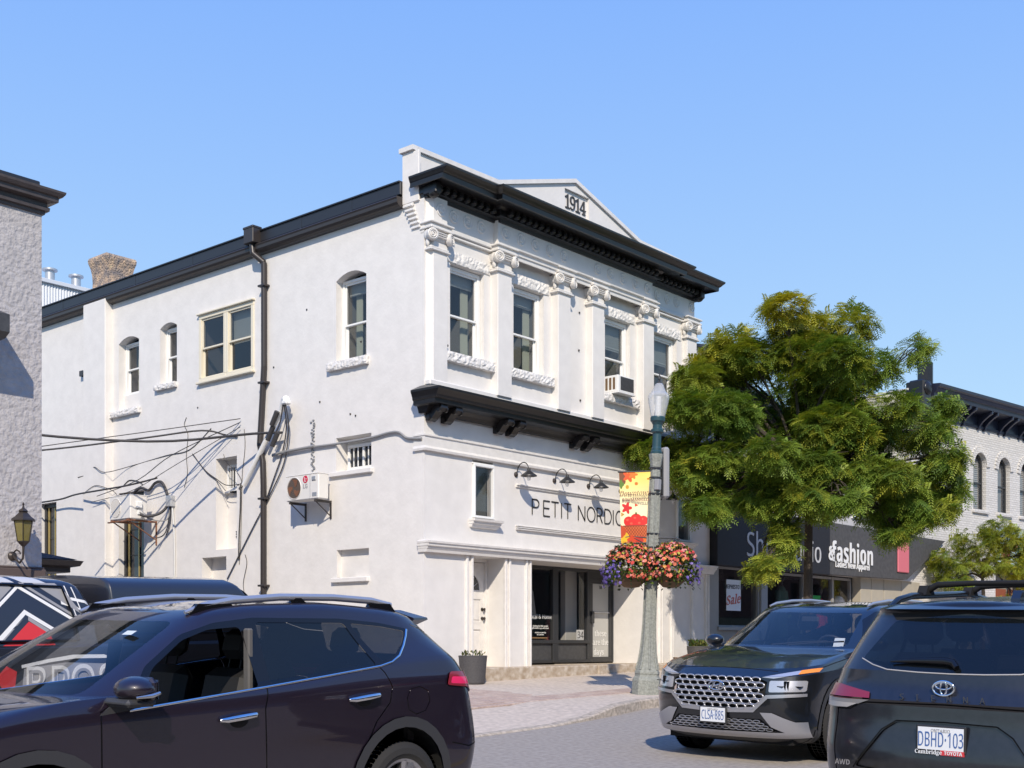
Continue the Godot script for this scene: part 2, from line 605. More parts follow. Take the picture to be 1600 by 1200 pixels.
func ground() -> void:
	var b := mb()
	for s in [[-320.0, -60.0, 1], [-60.0, 80.0, 28], [80.0, 320.0, 1]]:
		for t in [[-320.0, -30.0, 1], [-30.0, 30.0, 12], [30.0, 320.0, 1]]:
			sheet(b, s[0], s[1], t[0], t[1], func(x, z): return road_y(x, z) - 0.16, s[2], t[2])
	struct("ground", b, M.earth)
	b = mb()
	sheet(b, -60, 80, 3.6, 21.5, road_y, 70, 18)
	# the lane between the two buildings runs back from the street
	for i in 8:
		pass
	struct("road", b, M.asphalt)
	# yellow centre line, mostly behind the cars
	b = mb()
	sheet(b, -60, 80, 10.85, 10.97, func(x, z): return road_y(x, z) + 0.004, 70, 1)
	struct("centre_line", b, M.line_yellow)
	# pavement slab
	var n := 96
	b = mb()
	var kb := mb()
	for i in n:
		var xa := lerpf(-40, 56, float(i) / n)
		var xb := lerpf(-40, 56, float(i + 1) / n)
		var za := kerb_z(xa) - 0.16
		var zb := kerb_z(xb) - 0.16
		var ya0 := kerb_top(xa, 0.0); var yb0 := kerb_top(xb, 0.0)
		b.quad(Vector3(xa, walk_y(xa, -0.3), -0.3), Vector3(xb, walk_y(xb, -0.3), -0.3), Vector3(xb, walk_y(xb, 3.0), 3.0), Vector3(xa, walk_y(xa, 3.0), 3.0), Vector3.UP)
		b.quad(Vector3(xa, walk_y(xa, 3.0), 3.0), Vector3(xb, walk_y(xb, 3.0), 3.0), Vector3(xb, kerb_top(xb, zb) - 0.004, zb), Vector3(xa, kerb_top(xa, za) - 0.004, za), Vector3.UP)
		# kerb stone
		var ta := kerb_top(xa, za + 0.16); var tb := kerb_top(xb, zb + 0.16)
		kb.quad(Vector3(xa, kerb_top(xa, za), za), Vector3(xb, kerb_top(xb, zb), zb), Vector3(xb, tb, zb + 0.14), Vector3(xa, ta, za + 0.14), Vector3.UP)
		kb.quad(Vector3(xa, ta, za + 0.14), Vector3(xb, tb, zb + 0.14), Vector3(xb, tb - 0.02, zb + 0.16), Vector3(xa, ta - 0.02, za + 0.16), Vector3(0, 0.7, 0.7))
		kb.quad(Vector3(xa, ta - 0.02, za + 0.16), Vector3(xb, tb - 0.02, zb + 0.16), Vector3(xb, road_y(xb, zb) - 0.1, zb + 0.17), Vector3(xa, road_y(xa, za) - 0.1, za + 0.17), Vector3(0, 0, 1))
	var pv := struct("pavement", b, M.concrete)
	struct("kerb", kb, M.kerb)
	# lane of the alley between the buildings
	b = mb()
	sheet(b, -7.4, 0.0, -40, -0.3, func(x, z): return walk_y(x, -0.3) - 0.002 + 0.0 * z, 4, 8)
	struct("alley", b, M.asphalt)
	# score joints across the slab
	var j := mb()
	for k in 30:
		var x := -20.0 + k * 1.5
		var z1 := kerb_z(x) - 0.2
		j.quad(Vector3(x, walk_y(x, -0.2) + 0.004, -0.2), Vector3(x + 0.012, walk_y(x, -0.2) + 0.004, -0.2), Vector3(x + 0.012, walk_y(x, 2.6) + 0.004, 2.6), Vector3(x, walk_y(x, 2.6) + 0.004, 2.6), Vector3.UP)
	part("score_joint", j, M.joint, pv).set_meta("kind", "stuff")
	# red paver band along the kerb and across the drive, laid stone by stone
	var meshes := []
	for v in 3:
		var q := mb()
		q.box(Vector3(-0.096, -0.02, -0.096), Vector3(0.096, 0.006 + 0.002 * v, 0.096), 0.006)
		meshes.append(q.mesh())
	var cnt := 0
	var r := RandomNumberGenerator.new()
	r.seed = 77
	var rest := mb()
	for ix in 120:
		for iz in 14:
			var x := -9.0 + ix * 0.2
			var z := 1.1 + iz * 0.2
			z += 0.0
			var inside := false
			if x < -0.3:
				inside = z > 1.2 + 0.0 and z < kerb_z(x) - 0.25 and x + (z - 0.6) * 0.26 < 0.05
			else:
				inside = z > 3.75 and z < kerb_z(x) - 0.3
			if x > -1.2 and z > 3.3 and z < kerb_z(x) - 0.25:
				inside = true
			if not inside:
				continue
			var y := kerb_top(x, z)
			var t := Transform3D(Basis(Vector3(1, 0.021, 0), Vector3(0, 1, 0), Vector3(0, -0.03, 1)), Vector3(x, y, z))
			if x > -4.6 and x < 2.4 and cnt < 290:
				cnt += 1
				var o := part("paver", meshes[r.randi() % 3], M["paver_%d" % (r.randi() % 4)], pv)
				o.transform = t
			else:
				rest.xf = t
				rest.box(Vector3(-0.096, -0.02, -0.096), Vector3(0.096, 0.007, 0.096), 0.0)
	part("far_pavers", rest, M.paver_0, pv).set_meta("kind", "stuff")

# the pavement dips to the road at the driveway, left of x = -2
func kerb_top(x: float, z: float) -> float:
	var full := walk_y(x, z)
	var dip := road_y(x, maxf(z, 3.6)) + 0.025
	var k := smoothstep(-1.2, -2.4, x) * smoothstep(3.2, kerb_z(x) - 0.1, z)
	if x < -8.2:
		k *= smoothstep(-9.4, -8.2, x)
	return lerpf(full, dip, k)

# a closed dark room behind a window opening, five sides and open to the front
func room_box(b: MB, x0: float, y0: float, x1: float, y1: float, z0: float, deep: float) -> void:
	var z1 := z0 - deep
	b.quad(Vector3(x0, y0, z1), Vector3(x1, y0, z1), Vector3(x1, y1, z1), Vector3(x0, y1, z1), Vector3(0, 0, 1))
	b.quad(Vector3(x0, y0, z1), Vector3(x0, y1, z1), Vector3(x0, y1, z0), Vector3(x0, y0, z0), Vector3(1, 0, 0))
	b.quad(Vector3(x1, y0, z1), Vector3(x1, y1, z1), Vector3(x1, y1, z0), Vector3(x1, y0, z0), Vector3(-1, 0, 0))
	b.quad(Vector3(x0, y0, z1), Vector3(x1, y0, z1), Vector3(x1, y0, z0), Vector3(x0, y0, z0), Vector3(0, 1, 0))
	b.quad(Vector3(x0, y1, z1), Vector3(x1, y1, z1), Vector3(x1, y1, z0), Vector3(x0, y1, z0), Vector3(0, -1, 0))

func frame_ring(b: MB, x0: float, y0: float, x1: float, y1: float, z0: float, z1: float, w: float, bev := 0.006) -> void:
	b.box(Vector3(x0, y0, z0), Vector3(x1, y0 + w, z1), bev)
	b.box(Vector3(x0, y1 - w, z0), Vector3(x1, y1, z1), bev)
	b.box(Vector3(x0, y0 + w, z0), Vector3(x0 + w, y1 - w, z1), bev)
	b.box(Vector3(x1 - w, y0 + w, z0), Vector3(x1, y1 - w, z1), bev)

# sash window whose frame fills the rectangle at depth w (front of frame), as a part with sub-parts
func sash_window(t: Transform3D, owner_: Node, x0: float, y0: float, x1: float, y1: float, w: float, o := {}) -> MeshInstance3D:
	var fm: Material = o.get("frame", M.vinyl_white)
	var fw: float = o.get("fw", 0.055)
	var b := mb(shifted(t, w))
	frame_ring(b, x0, y0, x1, y1, -0.12, 0.0, fw)
	var win := part("window", b, fm, owner_)
	var ym: float = lerpf(y0, y1, o.get("split", 0.5))
	var sw := 0.038
	# upper sash sits forward, lower sash behind
	b = mb(shifted(t, w))
	frame_ring(b, x0 + fw, ym - 0.02, x1 - fw, y1 - fw, -0.07, -0.03, sw, 0.004)
	part("upper_sash", b, fm, win)
	b = mb(shifted(t, w))
	frame_ring(b, x0 + fw, y0 + fw, x1 - fw, ym + 0.02, -0.11, -0.075, sw, 0.004)
	part("lower_sash", b, fm, win)
	for s in [[ym + 0.01, y1 - fw - 0.02, -0.05], [y0 + fw + 0.02, ym, -0.095]]:
		b = mb(shifted(t, w))
		b.quad(Vector3(x0 + fw, s[0], s[2]), Vector3(x1 - fw, s[0], s[2]), Vector3(x1 - fw, s[1], s[2]), Vector3(x0 + fw, s[1], s[2]), Vector3(0, 0, 1))
		part("pane", b, M.pane, win)
	b = mb(shifted(t, w))
	room_box(b, x0 + 0.005, y0 + 0.005, x1 - 0.005, y1 - 0.005, -0.125, o.get("deep", 1.1))
	part("interior", b, o.get("room", M.room), win)
	if o.has("blind"):
		b = mb(shifted(t, w))
		var yb: float = o.blind
		var n := int((y1 - yb) / 0.045)
		for i in n:
			var y := y1 - fw - i * 0.045
			b.quad(Vector3(x0 + fw, y, -0.15), Vector3(x1 - fw, y, -0.15), Vector3(x1 - fw, y - 0.047, -0.165), Vector3(x0 + fw, y - 0.047, -0.165), Vector3(0, 0, 1))
		b.box(Vector3(x0 + fw, yb - 0.02, -0.165), Vector3(x1 - fw, yb + 0.01, -0.145), 0.004)
		part("blind", b, M.blind, win)
	if o.has("curtain"):
		# a gathered curtain at one side: o.curtain = [x from, x to]
		b = mb(shifted(t, w))
		var n := 14
		for i in n:
			var xa := lerpf(o.curtain[0], o.curtain[1], float(i) / n)
			var xb := lerpf(o.curtain[0], o.curtain[1], float(i + 1) / n)
			var za := -0.24 + 0.03 * (i % 2)
			var zb := -0.24 + 0.03 * ((i + 1) % 2)
			b.quad(Vector3(xa, y0 + 0.02, za), Vector3(xb, y0 + 0.02, zb), Vector3(xb, y1 - 0.1, zb), Vector3(xa, y1 - 0.1, za), Vector3(0, 0, 1))
		part("curtain", b, M.curtain, win)
	return win

# a rough quarry-faced stone slab (window sill or lintel)
func rough_stone(b: MB, x0: float, y0: float, x1: float, y1: float, z0: float, z1: float, seed_: int) -> void:
	var r := RandomNumberGenerator.new()
	r.seed = seed_
	var nx := int((x1 - x0) / 0.055) + 1
	var ny := 4
	var P := []
	for j in ny + 1:
		var row := []
		for i in nx + 1:
			var e := 1.0 if (i > 0 and i < nx and j > 0 and j < ny) else 0.0
			var edge := 0.0 if (j > 0 and j < ny) else 1.0
			row.append(Vector3(lerpf(x0, x1, float(i) / nx) + e * r.randf_range(-0.008, 0.008), lerpf(y0, y1, float(j) / ny) + (r.randf_range(-0.008, 0.012) if edge > 0 and j == 0 else 0.0) + e * r.randf_range(-0.01, 0.01), lerpf(z1 - 0.016, z1 + 0.006, e * r.randf()) if e > 0 else z1 - 0.014))
		P.append(row)
	for j in ny:
		for i in nx:
			var m: Vector3 = (P[j][i] + P[j + 1][i + 1]) * 0.5
			b.tri(P[j][i], P[j][i + 1], P[j + 1][i + 1], Vector3.ZERO)
			b.tri(P[j][i], P[j + 1][i + 1], P[j + 1][i], Vector3.ZERO)
	for i in nx:
		b.quad(P[0][i], P[0][i + 1], Vector3(P[0][i + 1].x, y0, z0), Vector3(P[0][i].x, y0, z0), Vector3(0, -1, 0))
		b.quad(P[ny][i], P[ny][i + 1], Vector3(P[ny][i + 1].x, y1, z0), Vector3(P[ny][i].x, y1, z0), Vector3(0, 1, 0))
	for j in ny:
		b.quad(P[j][0], P[j + 1][0], Vector3(x0, P[j + 1][0].y, z0), Vector3(x0, P[j][0].y, z0), Vector3(-1, 0, 0))
		b.quad(P[j][nx], P[j + 1][nx], Vector3(x1, P[j + 1][nx].y, z0), Vector3(x1, P[j][nx].y, z0), Vector3(1, 0, 0))

func volute_mesh() -> ArrayMesh:
	# spiral scroll seen face on, axis along z, radius 0.15
	var b := mb()
	b.lathe(Vector3.ZERO, [Vector2(0.15, -0.06), Vector2(0.15, 0.02), Vector2(0.0, 0.02)], 20)
	b.xf = Transform3D.IDENTITY
	var o := mb(Transform3D(Basis(Vector3(1, 0, 0), Vector3(0, 0, 1), Vector3(0, -1, 0)), Vector3.ZERO))
	o.lathe(Vector3.ZERO, [Vector2(0.148, -0.08), Vector2(0.148, 0.02), Vector2(0.12, 0.035), Vector2(0.112, 0.012), Vector2(0.0, 0.012)], 20)
	var path := []
	for i in 40:
		var t := i / 39.0
		var a := t * TAU * 2.2
		var rad := lerpf(0.134, 0.03, t)
		path.append(Vector3(cos(a) * rad, 0.026, sin(a) * rad))
	o.tube(path, 0.014, 5)
	o.ball(Vector3(0, 0.02, 0), Vector3(0.026, 0.022, 0.026), 8, 5)
	return o.mesh()

func main_building() -> void:
	var B := thing("commercial_building", "white two-storey shop building with black cornices and a pediment dated 1914", "building", Vector3.ZERO)
	var W: Material = M.white_wall
	# ---------------- side wall, looking onto the lane
	var holes := [arched(-2.42, 6.70, -1.55, 8.43, 0.13), arched(-10.18, 6.70, -9.32, 8.43, 0.12), arched(-8.46, 7.08, -7.80, 8.48, 0.1), rect(-6.93, 6.95, -5.0, 8.41),
		rect(-2.42, 4.56, -1.41, 5.24), rect(-2.40, 2.50, -1.48, 3.05), rect(-6.34, 3.25, -5.60, 5.22), rect(-6.85, 0.3, -5.97, 3.10), rect(-10.18, 1.1, -9.12, 4.78), rect(-13.9, 1.1, -13.05, 4.80)]
	var b := mb(SIDE)
	holed(b, rect(-26.0, 0.2, -0.06, 9.45), holes, 0.30)
	var side := part("side_wall", b, W, B)
	# chimney breast of the side wall
	b = mb(SIDE)
	b.box(Vector3(-11.43, 0.2, -0.05), Vector3(-10.45, 9.42, 0.2), 0.015)
	part("wall_pier", b, W, B)
	# ---------------- front wall, upper storey
	var opens := []
	for cx in [1.165, 2.985, 6.035, 7.92]:
		opens.append(rect(cx - 0.475, 6.62, cx + 0.475, 8.35))
	b = mb(FRONT)
	holed(b, rect(0.0, 5.4, 9.1, 9.45), opens, 0.12)
	b.quad(Vector3(9.1, 5.4, 0), Vector3(9.1, 5.4, -12), Vector3(9.1, 9.4, -12), Vector3(9.1, 9.4, 0), Vector3(1, 0, 0))
	b.quad(Vector3(0, 0.2, 0), Vector3(0, 0.2, -0.06), Vector3(0, 9.45, -0.06), Vector3(0, 9.45, 0), Vector3(-1, 0, 0))
	part("upper_wall", b, W, B)
	# parapet and pediment
	b = mb(FRONT)
	var ped := PackedVector2Array([Vector2(-0.03, 9.3), Vector2(9.13, 9.3), Vector2(9.13, 10.3), Vector2(7.22, 10.36), Vector2(4.8, 11.07), Vector2(2.3, 10.33), Vector2(-0.03, 10.3)])
	b.xf = Transform3D(Basis.IDENTITY, Vector3(0, 0, -0.25))
	holed(b, ped, [rect(4.47, 10.30, 5.32, 10.88)], 0.06)
	b.quad(Vector3(4.47, 10.30, -0.06), Vector3(5.32, 10.30, -0.06), Vector3(5.32, 10.88, -0.06), Vector3(4.47, 10.88, -0.06), Vector3(0, 0, 1))
	b.poly(ped, -0.27, -1.0)
	b.quad(Vector3(-0.03, 9.3, 0), Vector3(-0.03, 9.3, -0.27), Vector3(-0.03, 10.3, -0.27), Vector3(-0.03, 10.3, 0), Vector3(-1, 0, 0))
	b.quad(Vector3(9.13, 9.3, 0), Vector3(9.13, 9.3, -0.27), Vector3(9.13, 10.3, -0.27), Vector3(9.13, 10.3, 0), Vector3(1, 0, 0))
	var par := part("parapet", b, W, B)
	b = mb()
	var line := [Vector2(-0.09, 10.3), Vector2(2.3, 10.33), Vector2(4.8, 11.07), Vector2(7.22, 10.36), Vector2(9.19, 10.3)]
	for i in 4:
		var p: Vector2 = line[i]
		var q: Vector2 = line[i + 1]
		var c := PackedVector2Array([p, q, q + Vector2(0, 0.085), p + Vector2(0, 0.085)])
		b.prism(c, -0.57, -0.2)
	part("coping", b, M.white_trim, par)
	b = mb()
	b.xf = Transform3D(Basis.IDENTITY, Vector3(0, 0, -0.302))
	for k in 4:
		var tm := text_mesh(["1", "9", "1", "4"][k], "Droid Serif", 0.29, 0.02)
		var bb := mb(Transform3D(Basis.IDENTITY, Vector3(4.625 + k * 0.178, 10.64, -0.296)))
		bb.add(tm)
		part("date_numeral", bb, M.grey_letter, par)
	# stepped corbel at the left end of the parapet
	b = mb(SIDE)
	b.box(Vector3(-0.53, 9.35, -0.02), Vector3(-0.10, 10.28, 0.04), 0.008)
	for i in 6:
		var f := i / 5.0
		b.box(Vector3(lerpf(-0.50, -0.30, f), 9.28 - i * 0.085, -0.02), Vector3(lerpf(-0.26, -0.08, f), 9.325 - i * 0.085, lerpf(0.06, 0.035, f)), 0.006)
	part("corbel", b, W, B)
	# chamfered left corner pier
	b = mb()
	var ch := PackedVector2Array([Vector2(0.0, -0.06), Vector2(0.13, 0.12), Vector2(0.49, 0.12), Vector2(0.49, 0.0), Vector2(0.2, -0.02)])
	for i in 3:
		var p := ch[i]
		var q := ch[i + 1]
		b.quad(Vector3(p.x, 6.02, p.y), Vector3(q.x, 6.02, q.y), Vector3(q.x, 9.42, q.y), Vector3(p.x, 9.42, p.y), Vector3(p.y - q.y, 0, q.x - p.x).normalized())
	part("pilaster", b, W, B)
	for p in [[2.05, 0.18], [3.92, 0.18], [5.09, 0.18], [6.98, 0.18], [8.87, 0.12]]:
		b = mb()
		b.box(Vector3(p[0] - 0.21, 6.02, -0.02), Vector3(p[0] + 0.21, 8.9, p[1]), 0.012)
		part("pilaster", b, W, B)
	b = mb()
	b.box(Vector3(0.02, 5.95, -0.02), Vector3(9.09, 6.06, 0.14), 0.02)
	part("base_band", b, W, B)
	# capitals: one built, then shared
	var vol := volute_mesh()
	var cap := mb()
	cap.sweep([Vector2(0.0, 8.62), Vector2(0.02, 8.62), Vector2(0.05, 8.70), Vector2(0.07, 8.76), Vector2(0.0, 8.76)], [[Vector3(-0.22, 0, -0.2), Vector3(-1, 0, 0)], [Vector3(-0.22, 0, 0), Vector3(-1, 0, 1)], [Vector3(0.22, 0, 0), Vector3(1, 0, 1)], [Vector3(0.22, 0, -0.2), Vector3(1, 0, 0)]])
	for y in [[8.42, 0.045], [8.465, 0.02]]:
		cap.box(Vector3(-0.22 - y[1], y[0], -0.2), Vector3(0.22 + y[1], y[0] + 0.04, y[1]), 0.01)
	cap.box(Vector3(-0.30, 8.80, -0.22), Vector3(0.30, 8.845, 0.09), 0.008)
	cap.box(Vector3(-0.27, 8.845, -0.22), Vector3(0.27, 8.90, 0.06), 0.008)
	cap.box(Vector3(-0.31, 8.90, -0.22), Vector3(0.31, 8.935, 0.10), 0.008)
	for i in 3:
		cap.box(Vector3(-0.2, 8.665 + i * 0.035, 0.0), Vector3(0.2, 8.685 + i * 0.035, 0.075 + 0.008 * i), 0.006)
	# acanthus-like tongues on the returns
	for s in [-1.0, 1.0]:
		cap.ball(Vector3(s * 0.25, 8.70, -0.06), Vector3(0.05, 0.10, 0.09), 8, 6)
		cap.ball(Vector3(s * 0.245, 8.57, -0.06), Vector3(0.03, 0.08, 0.05), 8, 6)
	var capm := cap.mesh()
	for p in [[0.28, 0.12], [2.05, 0.18], [3.92, 0.18], [5.09, 0.18], [6.98, 0.18], [8.87, 0.12]]:
		var c := part("capital", capm, M.white_trim, B)
		c.position = Vector3(p[0], 0, p[1])
		for s in [-1.0, 1.0]:
			var v := part("volute", vol, M.white_trim, c)
			v.transform = Transform3D(Basis.IDENTITY.rotated(Vector3.UP, s * 0.35) * Basis.from_scale(Vector3(s * 0.74, 0.74, 0.8)), Vector3(s * 0.24, 8.69, 0.07))
	# frieze, architrave
	b = mb()
	b.box(Vector3(0.13, 8.93, -0.02), Vector3(1.86, 9.42, 0.05))
	b.box(Vector3(7.15, 8.93, -0.02), Vector3(9.08, 9.42, 0.05))
	b.box(Vector3(1.86, 8.93, -0.02), Vector3(7.15, 9.42, 0.16))
	var fr := part("frieze", b, W, B)
	b = mb()
	var arch := [Vector2(0, 8.76), Vector2(0.03, 8.76), Vector2(0.035, 8.83), Vector2(0.06, 8.84), Vector2(0.065, 8.90), Vector2(0.11, 8.925), Vector2(0.115, 8.955), Vector2(0.0, 8.97)]
	b.sweep(arch, [[Vector3(1.86, 0, 0.0), Vector3(-0.3, 0, 0)], [Vector3(1.86, 0, 0.16), Vector3(-0.3, 0, 1)], [Vector3(7.15, 0, 0.16), Vector3(0.3, 0, 1)], [Vector3(7.15, 0, 0), Vector3(0.3, 0, 0)]])
	for x in [[0.5, 1.84], [7.18, 8.66]]:
		b.box(Vector3(x[0], 8.86, 0), Vector3(x[1], 8.95, 0.09), 0.015)
		b.box(Vector3(x[0], 8.80, 0), Vector3(x[1], 8.85, 0.06), 0.01)
	part("architrave", b, M.white_trim, B)
	var ro := mb(Transform3D(Basis(Vector3(1, 0, 0), Vector3(0, 0, 1), Vector3(0, -1, 0)), Vector3.ZERO))
	ro.lathe(Vector3.ZERO, [Vector2(0.125, -0.01), Vector2(0.122, 0.014), Vector2(0.105, 0.022), Vector2(0.09, 0.012), Vector2(0.062, 0.004), Vector2(0.06, 0.018), Vector2(0.042, 0.026), Vector2(0.03, 0.012), Vector2(0.0, 0.022)], 16)
	var rom := ro.mesh()
	for p in [[0.32, 0.12], [0.74, 0.05], [1.12, 0.05], [1.50, 0.05], [2.09, 0.16], [2.55, 0.16], [3.0, 0.16], [3.46, 0.16], [3.92, 0.16], [5.08, 0.16], [5.54, 0.16], [6.0, 0.16], [6.48, 0.16], [6.95, 0.16], [7.51, 0.05], [7.92, 0.05], [8.30, 0.05], [8.95, 0.05]]:
		var o := part("rosette", rom, M.white_trim, fr)
		o.position = Vector3(p[0], 9.21, p[1])
	# ---------------- main cornice
	var cor := [Vector2(0, 9.38), Vector2(0.08, 9.38), Vector2(0.10, 9.44), Vector2(0.18, 9.46), Vector2(0.18, 9.58), Vector2(0.24, 9.62), Vector2(0.56, 9.60), Vector2(0.56, 9.565), Vector2(0.60, 9.57), Vector2(0.61, 9.65), Vector2(0.65, 9.665), Vector2(0.70, 9.70), Vector2(0.755, 9.73), Vector2(0.76, 9.765), Vector2(0.0, 9.86)]
	var cst := [[Vector3(0.02, 0, -0.22), Vector3(-0.27, 0, 0)], [Vector3(0.02, 0, 0.0), Vector3(-0.27, 0, 1)], [Vector3(1.96, 0, 0.0), Vector3(-1, 0, 1)], [Vector3(1.96, 0, 0.12), Vector3(-1, 0, 1)], [Vector3(7.1, 0, 0.12), Vector3(1, 0, 1)], [Vector3(7.1, 0, 0.0), Vector3(1, 0, 1)], [Vector3(9.12, 0, 0.0), Vector3(0.27, 0, 1)], [Vector3(9.12, 0, -0.25), Vector3(0.27, 0, 0)]]
	b = mb()
	b.sweep(cor, cst)
	var cornice := part("cornice", b, M.black_trim, B)
	b = mb()
	var x := 0.12
	while x < 9.05:
		var zz := 0.12 if (x > 1.9 and x < 7.1) else 0.0
		b.box(Vector3(x, 9.47, zz + 0.15), Vector3(x + 0.10, 9.59, zz + 0.30), 0.03)
		x += 0.185
	var dn := part("dentil_row", b, M.black_trim, cornice)
	dn.set_meta("kind", "stuff")
	# scrolled end bracket
	b = mb()
	for q in [[0.02], [9.0]]:
		b.box(Vector3(q[0] - 0.06, 9.40, 0.0), Vector3(q[0] + 0.10, 9.60, 0.34), 0.02)
		b.ball(Vector3(q[0] + 0.02, 9.42, 0.22), Vector3(0.09, 0.09, 0.12), 10, 8)
	part("end_bracket", b, M.black_trim, cornice)
	# ---------------- lower cornice
	var lc := [Vector2(0, 5.44), Vector2(0.10, 5.44), Vector2(0.14, 5.50), Vector2(0.20, 5.555), Vector2(0.30, 5.575), Vector2(0.30, 5.555), Vector2(0.44, 5.565), Vector2(0.45, 5.64), Vector2(0.50, 5.655), Vector2(0.52, 5.70), Vector2(0.58, 5.76), Vector2(0.615, 5.79), Vector2(0.62, 5.83), Vector2(0.0, 5.95)]
	b = mb()
	b.sweep(lc, [[Vector3(0, 0, -0.10), Vector3(-0.4, 0, 0)], [Vector3(0, 0, 0.0), Vector3(-0.4, 0, 1)], [Vector3(9.1, 0, 0.0), Vector3(0.4, 0, 1)], [Vector3(9.1, 0, -0.1), Vector3(0.4, 0, 0)]])
	var lcor := part("shop_cornice", b, M.black_trim, B)
	var sc := mb()
	sc.prism(PackedVector2Array([Vector2(0.0, 5.56), Vector2(0.40, 5.56), Vector2(0.41, 5.50), Vector2(0.36, 5.44), Vector2(0.28, 5.46), Vector2(0.22, 5.40), Vector2(0.16, 5.33), Vector2(0.08, 5.29), Vector2(0.0, 5.31)]), -0.085, 0.085)
	sc.xf = Transform3D(Basis(Vector3(1, 0, 0), Vector3(0, 0, 1), Vector3(0, -1, 0)), Vector3.ZERO)
	for s in [-1.0, 1.0]:
		sc.lathe(Vector3(0.35, s * 0.085, -5.485), [Vector2(0.06, -0.015), Vector2(0.06, 0.015), Vector2(0.0, 0.02)], 10)
		sc.lathe(Vector3(0.08, s * 0.085, -5.35), [Vector2(0.05, -0.015), Vector2(0.05, 0.015), Vector2(0.0, 0.02)], 10)
	var scm := sc.mesh()
	for xx in [0.12, 0.52, 1.98, 2.34, 4.38, 4.76, 6.78, 7.16, 8.60, 8.98]:
		var o := part("scroll_bracket", scm, M.black_trim, lcor)
		o.transform = Transform3D(Basis(Vector3(0, 0, 1), Vector3(0, 1, 0), Vector3(-1, 0, 0)), Vector3(xx, 0, 0))
	# ---------------- shopfront wall below the cornice
	b = mb(FRONT)
	holed(b, rect(0.0, 0.3, 9.85, 5.45), [rect(1.31, 3.62, 1.90, 4.74), rect(1.30, 0.3, 2.25, 2.9), rect(3.03, 0.3, 7.08, 2.9), rect(8.35, 3.62, 8.95, 4.74)], 0.16)
	# door recess and entrance recess
	room_side(b, 1.30, 2.25, 0.3, 2.9, -0.16, -0.48)
	b.quad(Vector3(3.03, 0.3, -0.16), Vector3(3.03, 2.9, -0.16), Vector3(3.03, 2.9, -0.9), Vector3(3.03, 0.3, -0.9), Vector3(1, 0, 0))
	b.quad(Vector3(7.08, 0.3, -0.16), Vector3(7.08, 2.9, -0.16), Vector3(7.08, 2.9, -0.9), Vector3(7.08, 0.3, -0.9), Vector3(-1, 0, 0))
	b.quad(Vector3(3.03, 2.9, -0.16), Vector3(7.08, 2.9, -0.16), Vector3(7.08, 2.9, -0.9), Vector3(3.03, 2.9, -0.9), Vector3(0, -1, 0))
	b.quad(Vector3(9.85, 0.3, 0), Vector3(9.85, 5.45, 0), Vector3(9.85, 5.45, -6), Vector3(9.85, 0.3, -6), Vector3(1, 0, 0))
	b.quad(Vector3(9.1, 5.45, 0), Vector3(9.85, 5.45, 0), Vector3(9.85, 5.45, -6), Vector3(9.1, 5.45, -6), Vector3(0, 1, 0))
	part("shop_wall", b, W, B)
	# mouldings
	b = mb()
	b.sweep([Vector2(0, 4.76), Vector2(0.07, 4.76), Vector2(0.08, 4.80), Vector2(0.05, 4.83), Vector2(0.035, 4.85), Vector2(0.035, 5.02), Vector2(0.06, 5.03), Vector2(0.06, 5.06), Vector2(0, 5.07)], [[Vector3(0, 0, -0.25), Vector3(-0.6, 0, 0)], [Vector3(0, 0, 0), Vector3(-0.6, 0, 1)], [Vector3(9.85, 0, 0), Vector3(0.3, 0, 1)]])
	part("string_course", b, M.white_trim, B)
	b = mb()
	b.sweep([Vector2(0, 2.9), Vector2(0.10, 2.9), Vector2(0.115, 2.955), Vector2(0.13, 2.965), Vector2(0.14, 3.0), Vector2(0.17, 3.01), Vector2(0.175, 3.055), Vector2(0.20, 3.065), Vector2(0.205, 3.10), Vector2(0.0, 3.13)], [[Vector3(0, 0, -0.12), Vector3(-0.35, 0, 0)], [Vector3(0, 0, 0), Vector3(-0.35, 0, 1)], [Vector3(9.85, 0, 0), Vector3(0.35, 0, 1)], [Vector3(9.85, 0, -0.1), Vector3(0.35, 0, 0)]])
	part("ledge", b, M.white_trim, B)
	for xx in [[1.10, 1.30], [2.22, 2.40], [2.86, 3.03], [7.08, 7.25], [7.62, 7.78], [8.12, 8.24], [9.0, 9.1], [9.62, 9.78]]:
		b = mb()
		b.box(Vector3(xx[0], 0.7, -0.02), Vector3(xx[0] + 0.06, 2.9, 0.05), 0.012)
		b.box(Vector3(xx[1] - 0.06, 0.7, -0.02), Vector3(xx[1] - 0.001, 2.9, 0.05), 0.012)
		part("shop_pilaster", b, M.white_trim, B)
	b = mb()
	b.box(Vector3(2.57, 4.33, -0.01), Vector3(7.7, 4.365, 0.035), 0.008)
	b.box(Vector3(2.57, 4.365, -0.01), Vector3(7.7, 4.395, 0.06), 0.008)
	for i in 3:
		b.box(Vector3(2.57, 3.49 + i * 0.035, -0.01), Vector3(7.7, 3.508 + i * 0.035, 0.06 - 0.012 * i), 0.004)
	part("sign_moulding", b, M.white_trim, B)
	# concrete step along the shopfront
	b = mb()
	b.box(Vector3(1.2, 0.2, -1.2), Vector3(4.9, 0.765, 0.30), 0.02)
	b.box(Vector3(4.91, 0.2, -1.2), Vector3(9.4, 0.775, 0.32), 0.02)
	b.box(Vector3(0.02, 0.2, -0.2), Vector3(1.19, 0.62, 0.06), 0.02)
	part("step", b, M.stained_concrete, B)
